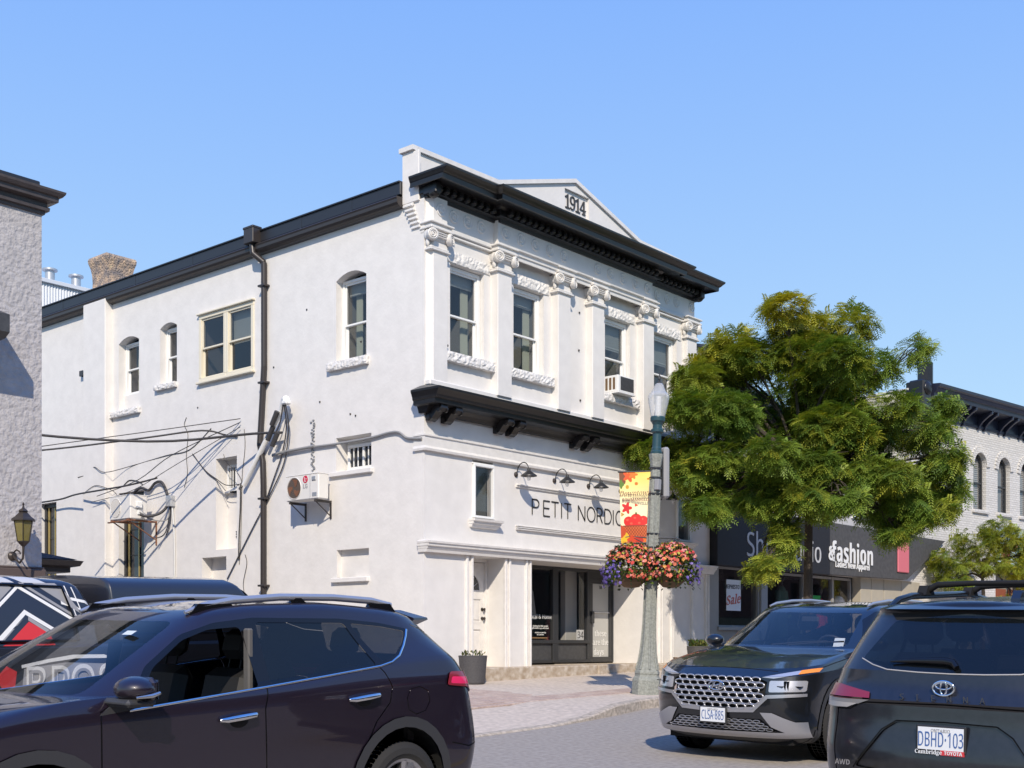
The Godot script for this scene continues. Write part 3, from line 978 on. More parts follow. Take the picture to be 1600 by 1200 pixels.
	# ---------------- sills and lintels
	for i in 4:
		var cx: float = [1.165, 2.985, 6.035, 7.92][i]
		b = mb()
		rough_stone(b, cx - 0.69, 6.48, cx + 0.69, 6.66, -0.1, 0.13, 50 + i)
		part("sill", b, M.rock_white, B)
		b = mb()
		rough_stone(b, cx - 0.62, 8.36, cx + 0.62, 8.58, -0.05, 0.035, 60 + i)
		part("lintel", b, M.rock_white, B)
	for q in [[-2.62, -1.47, 6.56, 6.72], [-10.45, -9.25, 6.58, 6.72], [-8.60, -7.78, 6.98, 7.10]]:
		b = mb(SIDE)
		rough_stone(b, q[0], q[2], q[1], q[3], -0.1, 0.10, int(q[2] * 100 - q[0] * 10))
		part("sill", b, M.rock_white, B)
	for q in [[-2.57, -1.35, 4.48, 4.57], [-2.51, -1.46, 2.41, 2.50]]:
		b = mb(SIDE)
		b.box(Vector3(q[0], q[2], -0.1), Vector3(q[1], q[3], 0.07), 0.01)
		part("sill", b, W, B)
	# ---------------- windows
	sash_window(FRONT, B, 0.70, 6.64, 1.63, 8.34, -0.10, {"curtain": [1.32, 1.52], "blind": 8.10, "fw": 0.075, "room": M.room, "split": 0.46})
	sash_window(FRONT, B, 2.52, 6.64, 3.45, 8.34, -0.10, {"curtain": [3.18, 3.38], "blind": 8.08, "fw": 0.075, "split": 0.46})
	sash_window(FRONT, B, 5.57, 6.64, 6.50, 8.34, -0.10, {"blind": 7.78, "fw": 0.075, "split": 0.5})
	sash_window(FRONT, B, 7.455, 6.64, 8.385, 8.34, -0.10, {"blind": 7.78, "fw": 0.075, "split": 0.48})
	sash_window(SIDE, B, -2.42, 6.72, -1.55, 8.33, -0.16, {"curtain": [-2.25, -2.08], "blind": 8.08, "split": 0.46})
	sash_window(SIDE, B, -10.18, 7.10, -9.32, 8.33, -0.18, {"split": 0.5, "room": M.dark_room, "curtain": [-9.98, -9.85]})
	b = mb(SIDE)
	b.box(Vector3(-10.18, 6.70, -0.4), Vector3(-9.32, 7.10, -0.14), 0.0)
	part("window_apron", b, W, B)
	sash_window(SIDE, B, -8.46, 7.10, -7.80, 8.40, -0.16, {"split": 0.5, "room": M.dark_room})
	# cream double window
	sash_window(SIDE, B, -6.93, 6.95, -5.955, 8.41, 0.03, {"frame": M.cream_frame, "fw": 0.085, "split": 0.5, "room": M.dark_room})
	sash_window(SIDE, B, -5.965, 6.95, -5.0, 8.41, 0.027, {"frame": M.cream_frame, "fw": 0.085, "split": 0.5, "blind": 7.72, "room": M.dark_room})
	b = mb(SIDE)
	b.box(Vector3(-6.97, 8.41, -0.02), Vector3(-4.97, 8.45, 0.08), 0.008)
	b.box(Vector3(-6.97, 6.90, -0.02), Vector3(-4.97, 6.95, 0.09), 0.008)
	part("window_trim", b, M.cream_frame, B)
	# small barred window and blocked window
	for q in [[-2.42, 4.56, -1.41, 5.12, 0.0], [-6.34, 4.48, -5.60, 5.10, 0.0]]:
		b = mb(shifted(SIDE, -0.22))
		var wx0: float = q[0]; var wx1: float = q[2]
		b.quad(Vector3(wx0, q[1] - 1.3 if q[1] < 4.5 else q[1], -0.079), Vector3(wx1, q[1] - 1.3 if q[1] < 4.5 else q[1], -0.079), Vector3(wx1, q[3] + 0.12, -0.079), Vector3(wx0, q[3] + 0.12, -0.079), Vector3(0, 0, 1))
		part("recess_back", b, W, B)
		b = mb(shifted(SIDE, -0.22))
		frame_ring(b, wx0 + 0.06, q[1] + 0.06, wx1 - 0.03, q[3], -0.08, -0.02, 0.06)
		b.box(Vector3((wx0 + wx1) * 0.5 - 0.02, q[1] + 0.12, -0.07), Vector3((wx0 + wx1) * 0.5 + 0.03, q[3] - 0.06, -0.025), 0.005)
		b.box(Vector3(wx0 + 0.02, q[1] + 0.01, -0.08), Vector3(wx1, q[1] + 0.05, 0.02), 0.008)
		var sw := part("small_window", b, M.vinyl_white, B)
		for s in 2:
			b = mb(shifted(SIDE, -0.22))
			var xa := wx0 + 0.12 if s == 0 else (wx0 + wx1) * 0.5 + 0.03
			var xb := (wx0 + wx1) * 0.5 - 0.02 if s == 0 else wx1 - 0.09
			b.quad(Vector3(xa, q[1] + 0.12, -0.06), Vector3(xb, q[1] + 0.12, -0.06), Vector3(xb, q[3] - 0.06, -0.06), Vector3(xa, q[3] - 0.06, -0.06), Vector3(0, 0, 1))
			part("pane", b, M.dark_glass, sw)
			for k in 2:
				b = mb(shifted(SIDE, -0.22))
				var xm := lerpf(xa, xb, 0.33 + 0.34 * k)
				b.box(Vector3(xm - 0.012, q[1] + 0.12, -0.035), Vector3(xm + 0.012, q[3] - 0.06, -0.02), 0.003)
				part("window_bar", b, M.vinyl_white, sw)
	b = mb(SIDE)
	b.quad(Vector3(-2.40, 2.50, -0.12), Vector3(-1.48, 2.50, -0.12), Vector3(-1.48, 3.05, -0.12), Vector3(-2.40, 3.05, -0.12), Vector3(0, 0, 1))
	b.quad(Vector3(-6.85, 0.3, -0.26), Vector3(-5.97, 0.3, -0.26), Vector3(-5.97, 3.1, -0.26), Vector3(-6.85, 3.1, -0.26), Vector3(0, 0, 1))
	part("blocked_opening", b, W, B)
	b = mb(SIDE)
	for i in 3:
		b.box(Vector3(-6.0, 3.52 + i * 0.055, -0.31), Vector3(-5.85, 3.545 + i * 0.055, -0.27), 0.0)
	b.box(Vector3(-6.12, 4.49, -0.3), Vector3(-5.6, 4.52, -0.2), 0.0)
	part("wall_vent", b, M.dark_frame, B)
	# two tall leaded windows
	for q in [[-10.18, -9.12, 4.78], [-13.9, -13.05, 4.8]]:
		b = mb(shifted(SIDE, -0.14))
		frame_ring(b, q[0], 1.1, q[1], q[2], -0.1, 0.0, 0.10)
		var tw := part("tall_window", b, M.dark_frame, B)
		b = mb(shifted(SIDE, -0.14))
		b.quad(Vector3(q[0] + 0.1, 1.2, -0.06), Vector3(q[1] - 0.1, 1.2, -0.06), Vector3(q[1] - 0.1, q[2] - 0.1, -0.06), Vector3(q[0] + 0.1, q[2] - 0.1, -0.06), Vector3(0, 0, 1))
		part("pane", b, M.dark_glass, tw)
		b = mb(shifted(SIDE, -0.14))
		var xm: float = lerpf(q[0], q[1], 0.55)
		b.box(Vector3(xm - 0.02, 1.2, -0.055), Vector3(xm + 0.02, q[2] - 0.1, -0.03), 0.004)
		b.box(Vector3(q[0] + 0.12, 1.2, -0.055), Vector3(q[0] + 0.2, q[2] - 0.1, -0.03), 0.004)
		part("brass_bar", b, M.brass, tw)
		b = mb(shifted(SIDE, -0.14))
		for k in 5:
			var yy := 1.5 + k * 0.6
			b.box(Vector3(q[0] + 0.1, yy, -0.056), Vector3(q[1] - 0.1, yy + 0.018, -0.04), 0.0)
		part("leading", b, M.dark_frame, tw)
	# casement at the left of the shop sign, and its twin at the right
	for xx in [1.31, 8.35]:
		b = mb(shifted(FRONT, 0.03))
		frame_ring(b, xx, 3.63, xx + 0.585, 4.66, -0.08, 0.02, 0.045)
		b.box(Vector3(xx - 0.02, 4.66, -0.1), Vector3(xx + 0.60, 4.69, 0.0), 0.004)
		var cw := part("casement", b, M.vinyl_white, B)
		b = mb(shifted(FRONT, 0.03))
		b.quad(Vector3(xx + 0.045, 3.675, -0.04), Vector3(xx + 0.54, 3.675, -0.04), Vector3(xx + 0.54, 4.615, -0.04), Vector3(xx + 0.045, 4.615, -0.04), Vector3(0, 0, 1))
		part("pane", b, M.pane, cw)
		b = mb(shifted(FRONT, 0.03))
		room_box(b, xx + 0.01, 3.64, xx + 0.575, 4.65, -0.20, 0.9)
		part("interior", b, M.room, cw)
		b = mb()
		b.sweep([Vector2(0, 3.44), Vector2(0.06, 3.45), Vector2(0.09, 3.50), Vector2(0.12, 3.51), Vector2(0.13, 3.55), Vector2(0.17, 3.56), Vector2(0.18, 3.60), Vector2(0, 3.62)], [[Vector3(xx - 0.07, 0, 0), Vector3(-0.3, 0, 0)], [Vector3(xx - 0.07, 0, 0), Vector3(-0.3, 0, 1)], [Vector3(xx + 0.66, 0, 0), Vector3(0.3, 0, 1)], [Vector3(xx + 0.66, 0, 0), Vector3(0.3, 0, 0)]])
		part("sill", b, M.white_trim, B)
	shopfront(B)
	roof_parts(B)
	wall_fittings(B)

func room_side(b: MB, x0: float, x1: float, y0: float, y1: float, z0: float, z1: float) -> void:
	b.quad(Vector3(x0, y0, z0), Vector3(x0, y1, z0), Vector3(x0, y1, z1), Vector3(x0, y0, z1), Vector3(1, 0, 0))
	b.quad(Vector3(x1, y0, z0), Vector3(x1, y1, z0), Vector3(x1, y1, z1), Vector3(x1, y0, z1), Vector3(-1, 0, 0))
	b.quad(Vector3(x0, y1, z0), Vector3(x1, y1, z0), Vector3(x1, y1, z1), Vector3(x0, y1, z1), Vector3(0, -1, 0))

func shopfront(B: Node) -> void:
	# white panelled door with a fan light, in its recess
	var b := mb()
	b.box(Vector3(1.30, 2.83, -0.6), Vector3(2.25, 2.9, -0.46), 0.0)
	b.box(Vector3(1.30, 0.76, -0.6), Vector3(1.36, 2.83, -0.45), 0.006)
	b.box(Vector3(2.19, 0.76, -0.6), Vector3(2.249, 2.83, -0.45), 0.006)
	part("door_frame", b, M.white_trim, B)
	b = mb(Transform3D(Basis.IDENTITY, Vector3(0, 0, -0.50)))
	holed(b, rect(1.36, 0.78, 2.19, 2.82), [arched(1.50, 2.28, 2.05, 2.60, 0.27, 12), rect(1.46, 1.66, 1.72, 2.10), rect(1.83, 1.66, 2.09, 2.10), rect(1.46, 0.95, 1.72, 1.5), rect(1.83, 0.95, 2.09, 1.5)], 0.02)
	b.quad(Vector3(1.36, 0.78, -0.02), Vector3(2.19, 0.78, -0.02), Vector3(2.19, 2.2, -0.02), Vector3(1.36, 2.2, -0.02), Vector3(0, 0, 1))
	for q in [[1.49, 1.69, 1.69, 2.07], [1.86, 1.69, 2.06, 2.07], [1.49, 0.98, 1.69, 1.47], [1.86, 0.98, 2.06, 1.47]]:
		b.box(Vector3(q[0], q[1], -0.02), Vector3(q[2], q[3], -0.006), 0.01)
	var door := part("door", b, M.white_trim, B)
	b = mb(Transform3D(Basis.IDENTITY, Vector3(0, 0, -0.515)))
	b.poly(arched(1.50, 2.28, 2.05, 2.60, 0.27, 12), 0.0)
	part("fan_light", b, M.dark_glass, door)
	b = mb(Transform3D(Basis.IDENTITY, Vector3(1.775, 2.28, -0.508)))
	for a in [0.5, 1.05, PI / 2, 2.1, 2.64]:
		b.tube([Vector3(cos(a) * 0.06, sin(a) * 0.06, 0), Vector3(cos(a) * 0.265, sin(a) * 0.30, 0)], 0.007, 4)
	part("glazing_bar", b, M.white_trim, door)
	for y in [1.72, 1.90]:
		b = mb(Transform3D(Basis(Vector3(1, 0, 0), Vector3(0, 0, 1), Vector3(0, -1, 0)), Vector3(2.13, y, -0.50)))
		b.lathe(Vector3.ZERO, [Vector2(0.036, 0.0), Vector2(0.036, 0.012), Vector2(0.014, 0.02), Vector2(0.014, 0.045), Vector2(0.03, 0.055), Vector2(0.03, 0.075), Vector2(0.0, 0.085)], 12)
		part("handle" if y < 1.8 else "lock", b, M.bronze, door)
	# dark display window
	b = mb(Transform3D(Basis.IDENTITY, Vector3(0, 0, -0.9)))
	frame_ring(b, 3.03, 0.80, 4.93, 2.90, -0.06, 0.03, 0.07)
	frame_ring(b, 4.91, 0.80, 6.15, 2.90, -0.06, 0.032, 0.07)
	b.box(Vector3(3.03, 1.22, -0.06), Vector3(6.15, 1.30, 0.05), 0.008)
	b.box(Vector3(4.83, 0.81, -0.05), Vector3(5.02, 2.89, 0.045), 0.008)
	var dw := part("display_window", b, M.dark_frame, B)
	for q in [[3.1, 4.83], [5.02, 6.08]]:
		b = mb(Transform3D(Basis.IDENTITY, Vector3(0, 0, -0.9)))
		b.quad(Vector3(q[0], 1.30, -0.02), Vector3(q[1], 1.30, -0.02), Vector3(q[1], 2.83, -0.02), Vector3(q[0], 2.83, -0.02), Vector3(0, 0, 1))
		part("pane", b, M.shop_pane, dw)
		b = mb(Transform3D(Basis.IDENTITY, Vector3(0, 0, -0.9)))
		b.box(Vector3(q[0], 0.86, -0.04), Vector3(q[1], 1.22, 0.0), 0.01)
		part("stall_riser", b, M.dark_panel, dw)
	b = mb()
	room_box(b, 2.6, 0.75, 7.6, 2.95, -0.96, 4.0)
	part("shop_interior", b, M.dark_room, dw)
	b = mb()
	b.box(Vector3(5.7, 0.76, -1.35), Vector3(6.12, 2.85, -1.2), 0.01)
	part("inner_screen", b, M.pale_room, dw)
	# glazed shop door
	b = mb(Transform3D(Basis.IDENTITY, Vector3(0, 0, -0.9)))
	frame_ring(b, 6.15, 0.80, 7.08, 2.90, -0.08, 0.03, 0.05)
	b.box(Vector3(6.2, 2.68, -0.06), Vector3(7.03, 2.85, 0.02), 0.0)
	part("shop_door_frame", b, M.dark_frame, B)
	b = mb(Transform3D(Basis.IDENTITY, Vector3(0, 0, -0.9)))
	frame_ring(b, 6.2, 0.82, 7.03, 2.68, -0.045, 0.018, 0.10)
	var sd := part("shop_door", b, M.dark_frame, B)
	b = mb(Transform3D(Basis.IDENTITY, Vector3(0, 0, -0.9)))
	b.quad(Vector3(6.3, 0.92, -0.012), Vector3(6.93, 0.92, -0.012), Vector3(6.93, 2.58, -0.012), Vector3(6.3, 2.58, -0.012), Vector3(0, 0, 1))
	part("pane", b, M.frosted, sd)
	b = mb(Transform3D(Basis.IDENTITY, Vector3(0, 0, -0.9)))
	b.box(Vector3(6.31, 1.92, 0.0), Vector3(6.92, 1.935, 0.03), 0.003)
	part("push_bar", b, M.vinyl_white, sd)
	b = mb(Transform3D(Basis.IDENTITY, Vector3(0, 0, -0.9)))
	b.box(Vector3(6.21, 1.68, 0.01), Vector3(6.30, 1.95, 0.07), 0.01)
	part("handle", b, M.dark_frame, sd)
	for k in 3:
		var tb := mb(Transform3D(Basis.IDENTITY, Vector3([6.62, 6.62, 6.55][k], [1.45, 1.25, 1.03][k], -0.905)))
		tb.add(text_mesh(["these", "are the", "days"][k], "Droid Serif", 0.13, 0.004))
		part("door_lettering", tb, M.vinyl_white, sd)
	var db := mb(Transform3D(Basis.IDENTITY, Vector3(6.62, 2.5, -0.905)))
	db.add(text_mesh("34", "Droid Sans", 0.07, 0.004))
	part("door_number", db, M.ink, sd)
	# lettering and the house number card in the display window
	for k in 5:
		var tb := mb(Transform3D(Basis.IDENTITY, Vector3(4.45, [1.80, 1.60, 1.555, 1.46, 1.415][k], -0.90)))
		tb.add(text_mesh(["Local & Home", "clothing for little people", "gifts books toys and more", "monday to saturday", "ten until five"][k], "Droid Sans", [0.09, 0.035, 0.035, 0.03, 0.03][k], 0.003))
		part("window_lettering", tb, M.vinyl_white, dw)
	b = mb()
	b.box(Vector3(5.82, 1.302, -0.99), Vector3(6.07, 1.53, -0.965), 0.0)
	var card := part("number_card", b, M.vinyl_white, dw)
	var cb := mb(Transform3D(Basis.IDENTITY, Vector3(5.945, 1.415, -0.962)))
	cb.add(text_mesh("34", "Droid Sans", 0.15, 0.003))
	part("card_number", cb, M.ink, card)

func roof_parts(B: Node) -> void:
	# black metal fascia over a brown gutter, along the side wall
	var b := mb(SIDE)
	b.box(Vector3(-26, 9.54, -0.3), Vector3(-0.52, 9.77, 0.10), 0.008)
	b.box(Vector3(-26, 9.76, -0.35), Vector3(-0.52, 9.79, 0.13), 0.004)
	var fa := part("roof_fascia", b, M.roof_metal, B)
	b = mb(SIDE)
	for zz in [-1.9, -3.4, -7.1, -9.37, -12.6]:
		b.box(Vector3(zz, 9.535, 0.09), Vector3(zz + 0.05, 9.792, 0.104), 0.0)
	part("fascia_seam", b, M.roof_metal, fa)
	b = mb()
	b.sweep([Vector2(0.0, 9.54), Vector2(0.03, 9.54), Vector2(0.055, 9.49), Vector2(0.19, 9.49), Vector2(0.20, 9.47), Vector2(0.185, 9.44), Vector2(0.18, 9.38), Vector2(0.15, 9.34), Vector2(0.10, 9.31), Vector2(0, 9.30)], [[Vector3(0, 0, -26), Vector3(-1, 0, 0)], [Vector3(0, 0, -0.52), Vector3(-1, 0, 0)]])
	part("gutter", b, M.gutter_brown, B)
	# flat roof and back wall
	b = mb()
	b.quad(Vector3(0.0, 9.75, -0.5), Vector3(9.1, 9.75, -0.5), Vector3(9.1, 9.75, -26), Vector3(0.0, 9.75, -26), Vector3.UP)
	b.quad(Vector3(9.1, 0.3, -0.3), Vector3(9.1, 9.75, -0.3), Vector3(9.1, 9.75, -26), Vector3(9.1, 0.3, -26), Vector3(1, 0, 0))
	b.quad(Vector3(0, 0.3, -26), Vector3(0, 9.75, -26), Vector3(9.1, 9.75, -26), Vector3(9.1, 0.3, -26), Vector3(0, 0, -1))
	part("roof", b, M.roof_metal, B)
	# rain pipe with a hopper and a knee
	b = mb(SIDE)
	b.box(Vector3(-4.98, 9.50, 0.08), Vector3(-4.66, 9.84, 0.30), 0.015)
	b.box(Vector3(-4.99, 9.80, 0.07), Vector3(-4.65, 9.85, 0.31), 0.008)
	for i in 3:
		var p: Array = [[-4.82, 9.52, 0.2], [-4.78, 9.30, 0.2], [-4.58, 9.10, 0.075], [-4.58, 5.25, 0.075]][i]
		var q: Array = [[-4.82, 9.52, 0.2], [-4.78, 9.30, 0.2], [-4.58, 9.10, 0.075], [-4.58, 6.95, 0.075]][i + 1]
		b.tube([Vector3(p[0], p[1], p[2]), Vector3(q[0], q[1], q[2])], 0.062, 8)
	b.tube([Vector3(-4.58, 6.95, 0.075), Vector3(-4.66, 6.0, 0.075), Vector3(-4.72, 5.35, 0.075), Vector3(-4.62, 5.0, 0.075), Vector3(-4.60, 4.5, 0.075), Vector3(-4.60, 0.4, 0.075)], 0.062, 8)
	for y in [8.6, 6.6, 4.2, 2.4]:
		b.box(Vector3(-4.70, y, 0.0), Vector3(-4.48, y + 0.04, 0.15), 0.004)
	part("rain_pipe", b, M.gutter_brown, B)
	# flaring old chimney on a white base
	b = mb()
	var c := Vector3(1.75, 0, -13.35)
	var pts := [[0.37, 9.7], [0.37, 10.52], [0.365, 10.55], [0.36, 10.75], [0.37, 10.95], [0.40, 11.12], [0.44, 11.25], [0.45, 11.33], [0.43, 11.39], [0.3, 11.41]]
	for i in range(2, pts.size() - 1):
		for k in 4:
			var d0: Vector3 = [Vector3(-1, 0, 1), Vector3(1, 0, 1), Vector3(1, 0, -1), Vector3(-1, 0, -1)][k]
			var d1: Vector3 = [Vector3(-1, 0, 1), Vector3(1, 0, 1), Vector3(1, 0, -1), Vector3(-1, 0, -1)][(k + 1) % 4]
			var n := (d0 + d1).normalized()
			b.quad(c + d0 * pts[i][0] + Vector3.UP * pts[i][1], c + d1 * pts[i][0] + Vector3.UP * pts[i][1], c + d1 * pts[i + 1][0] + Vector3.UP * pts[i + 1][1], c + d0 * pts[i + 1][0] + Vector3.UP * pts[i + 1][1], n)
	b.box(c + Vector3(-0.3, 11.3, -0.3), c + Vector3(0.3, 11.415, 0.3))
	var chm := part("chimney", b, M.old_plaster, B)
	b = mb()
	b.box(c + Vector3(-0.40, 9.6, -0.40), c + Vector3(0.40, 10.44, 0.40), 0.01)
	b.box(c + Vector3(-0.43, 10.44, -0.43), c + Vector3(0.43, 10.56, 0.43), 0.015)
	part("chimney_base", b, M.white_trim, chm)
	# corrugated penthouse with two flues behind the chimney
	b = mb()
	var p0 := Vector3(1.6, 0, -20.5)
	var n := 60
	for i in n:
		var xa := 1.6 + i * 0.09
		for s in 2:
			var x0 := xa + s * 0.045
			b.quad(Vector3(x0, 9.7, -18.0 + 0.02 * (i + s) * 0 + (0.03 if s == 0 else 0.0)), Vector3(x0 + 0.045, 9.7, -18.0 + (0.0 if s == 0 else 0.03)), Vector3(x0 + 0.045, 11.80, -18.0 + (0.0 if s == 0 else 0.03)), Vector3(x0, 11.80, -18.0 + (0.03 if s == 0 else 0.0)), Vector3(0, 0, 1))
	b.quad(Vector3(1.6, 9.7, -18), Vector3(1.6, 11.80, -18), Vector3(1.6, 11.80, -22), Vector3(1.6, 9.7, -22), Vector3(-1, 0, 0))
	b.box(Vector3(1.5, 11.80, -22), Vector3(7.0, 11.92, -17.9), 0.01)
	var pen := part("roof_penthouse", b, M.pale_metal, B)
	for q in [[2.85, -18.6], [3.70, -18.6]]:
		b = mb()
		b.lathe(Vector3(q[0], 11.9, q[1]), [Vector2(0.14, 0), Vector2(0.14, 0.46), Vector2(0.22, 0.48), Vector2(0.22, 0.53), Vector2(0.0, 0.57)], 14)
		part("flue", b, M.galvanised, pen)

func cable(called: String, pts: Array, r: float, m: Material, parent: Node, sides := 5) -> MeshInstance3D:
	var b := mb()
	# smooth the path
	var path := []
	var n := pts.size()
	for i in n - 1:
		var p0: Vector3 = pts[maxi(i - 1, 0)]
		var p1: Vector3 = pts[i]
		var p2: Vector3 = pts[i + 1]
		var p3: Vector3 = pts[mini(i + 2, n - 1)]
		for k in 5:
			path.append(p1.cubic_interpolate(p2, p0, p3, k / 5.0))
	path.append(pts[n - 1])
	b.tube(path, r, sides)
	return part(called, b, m, parent)

# a point on the side wall: u = z along the wall, y up, w out from the wall
func sw(u: float, y: float, w := 0.02) -> Vector3:
	return Vector3(-w, y, u)

func wall_fittings(B: Node) -> void:
	# service mast leaning on the side wall, with its weatherhead and insulators
	var b := mb()
	b.tube([sw(-5.22, 4.55, 0.10), sw(-3.88, 6.02, 0.14)], 0.055, 10)
	var mast := part("service_mast", b, M.vinyl_white, B)
	b = mb()
	b.tube([sw(-3.92, 5.98, 0.14), sw(-3.78, 6.13, 0.17), sw(-3.66, 6.14, 0.24)], [0.06, 0.085, 0.07], 10)
	b.box(sw(-3.72, 6.02, 0.32), sw(-3.56, 6.10, 0.18), 0.02)
	part("weatherhead", b, M.vinyl_white, mast)
	for q in [[-4.02, 5.80, 0.24], [-4.20, 5.52, 0.20], [-4.03, 5.38, 0.22]]:
		b = mb()
		b.tube([sw(q[0] - 0.10, q[1] - 0.14, q[2]), sw(q[0] + 0.08, q[1] + 0.12, q[2])], [0.05, 0.055], 8)
		part("insulator", b, M.cable, mast)
	for q in [[[-3.68, 6.06, 0.28], [-3.80, 5.6, 0.12], [-4.02, 5.1, 0.05], [-4.3, 4.62, 0.04], [-4.72, 3.95, 0.03]], [[-3.64, 6.06, 0.28], [-3.70, 5.6, 0.14], [-3.92, 5.0, 0.05], [-4.25, 4.5, 0.04], [-5.05, 3.6, 0.03], [-5.9, 2.6, 0.03]], [[-3.70, 6.06, 0.28], [-3.90, 5.7, 0.2], [-4.12, 5.4, 0.2]]]:
		var p := []
		for k in q: p.append(sw(k[0], k[1], k[2]))
		cable("drop_wire", p, 0.014, M.cable, B)
	# grey conduit running under the small window to the corner
	cable("conduit", [sw(-4.32, 5.10, 0.06), sw(-3.2, 5.13, 0.05), sw(-2.4, 5.12, 0.04), sw(-1.41, 5.13, 0.04), sw(-0.9, 5.17, 0.04), sw(-0.62, 5.15, 0.04), sw(-0.42, 5.03, 0.04), sw(-0.2, 4.99, 0.04), sw(-0.02, 4.97, 0.04)], 0.026, M.grey_cable, B)
	cable("conduit", [sw(-4.32, 5.08, 0.06), sw(-4.0, 5.12, 0.06), sw(-3.0, 5.14, 0.06)], 0.03, M.grey_cable, B)
	# torn clips left by an old pipe above the fan unit
	b = mb()
	var r := RandomNumberGenerator.new()
	r.seed = 5
	for i in 34:
		var y := 4.68 + i * 0.03
		var c := sw(-3.11 + r.randf_range(-0.05, 0.05), y, 0.012)
		b.box(c - Vector3(0.012, 0.012, 0.035) * r.randf_range(0.4, 1.0), c + Vector3(0.012, 0.016, 0.03) * r.randf_range(0.4, 1.0))
	part("clip_row", b, M.grey_cable, B).set_meta("kind", "stuff")
	# electric box and white pipe beside the upper air unit
	b = mb(SIDE)
	b.box(Vector3(-8.07, 4.30, 0), Vector3(-7.86, 4.55, 0.12), 0.01)
	part("meter_box", b, M.galvanised, B)
	cable("drain_pipe", [sw(-7.92, 4.3, 0.04), sw(-7.86, 3.6, 0.03), sw(-7.86, 2.72, 0.03), sw(-7.95, 2.58, 0.06), sw(-8.05, 2.56, 0.12)], 0.025, M.white_cable, B)
	# thin wires clinging to the wall
	for q in [
		[0.010, [[-5.33, 5.75], [-5.30, 5.4], [-5.36, 5.0], [-5.40, 4.75], [-5.45, 3.4], [-5.50, 2.9]]],
		[0.026, [[-5.45, 4.62], [-5.46, 4.1], [-5.50, 3.6], [-5.52, 3.0]]],
		[0.012, [[-5.3, 3.1], [-5.24, 2.9], [-5.36, 2.5], [-5.3, 2.2]]],
		[0.010, [[-7.42, 6.25], [-7.50, 6.1], [-7.40, 5.95], [-7.36, 5.8], [-7.42, 5.4], [-7.38, 5.0], [-7.5, 4.7]]],
		[0.013, [[-7.20, 5.42], [-6.7, 5.0], [-6.3, 4.78], [-5.95, 4.62], [-5.5, 4.60]]],
		[0.012, [[-7.16, 5.40], [-6.66, 4.95], [-6.25, 4.72], [-5.98, 4.5]]],
		[0.009, [[-6.05, 5.3], [-5.95, 5.1], [-5.62, 4.9], [-5.42, 4.66], [-5.52, 4.5], [-5.38, 4.55]]],
		[0.012, [[-12.0, 5.32], [-11.5, 5.36], [-10.9, 5.45], [-10.42, 5.28], [-9.6, 5.38], [-8.2, 5.48], [-7.3, 5.52], [-6.5, 5.9]]],
		[0.010, [[-11.4, 4.85], [-10.9, 5.0], [-10.42, 4.92], [-10.3, 4.8], [-10.2, 4.62]]],
		[0.016, [[-9.95, 4.95], [-9.7, 5.05], [-9.3, 4.98], [-9.15, 4.9]]],
	]:
		var p := []
		for k in q[1]:
			var out := 0.215 if (k[0] < -10.4 and k[0] > -11.45) else 0.012
			p.append(sw(k[0], k[1], out))
		cable("wall_wire", p, q[0] * 0.75, M.cable, B, 4)
	# small marks and anchor stubs left in the walls
	b = mb()
	for q in [[-11.7, 7.8, 0.0], [-6.05, 2.65, 0.25]]:
		b.box(sw(q[0] - 0.05, q[1], 0.02 - q[2]), sw(q[0] + 0.05, q[1] + 0.06, 0.1 - q[2]), 0.01)
	for q in [[-2.0, 5.65], [-1.85, 5.6], [-4.35, 6.9], [-2.9, 6.0], [-1.7, 7.0], [-3.3, 7.9], [-7.0, 6.4]]:
		b.box(sw(q[0] - 0.014, q[1], -0.01), sw(q[0] + 0.014, q[1] + 0.03, 0.014), 0.0)
	for q in [[4.62, 8.20], [5.08, 8.05], [4.6, 7.4], [4.65, 6.35], [0.55, 6.75], [0.93, 4.78]]:
		b.box(Vector3(q[0], q[1], 0.0), Vector3(q[0] + 0.04, q[1] + 0.04, 0.025 if q[0] > 1.0 else 0.06), 0.006)
	part("wall_anchor", b, M.gutter_brown, B)

func neighbours() -> void:
	grey_building()
	shoe_shop()
	brick_building()

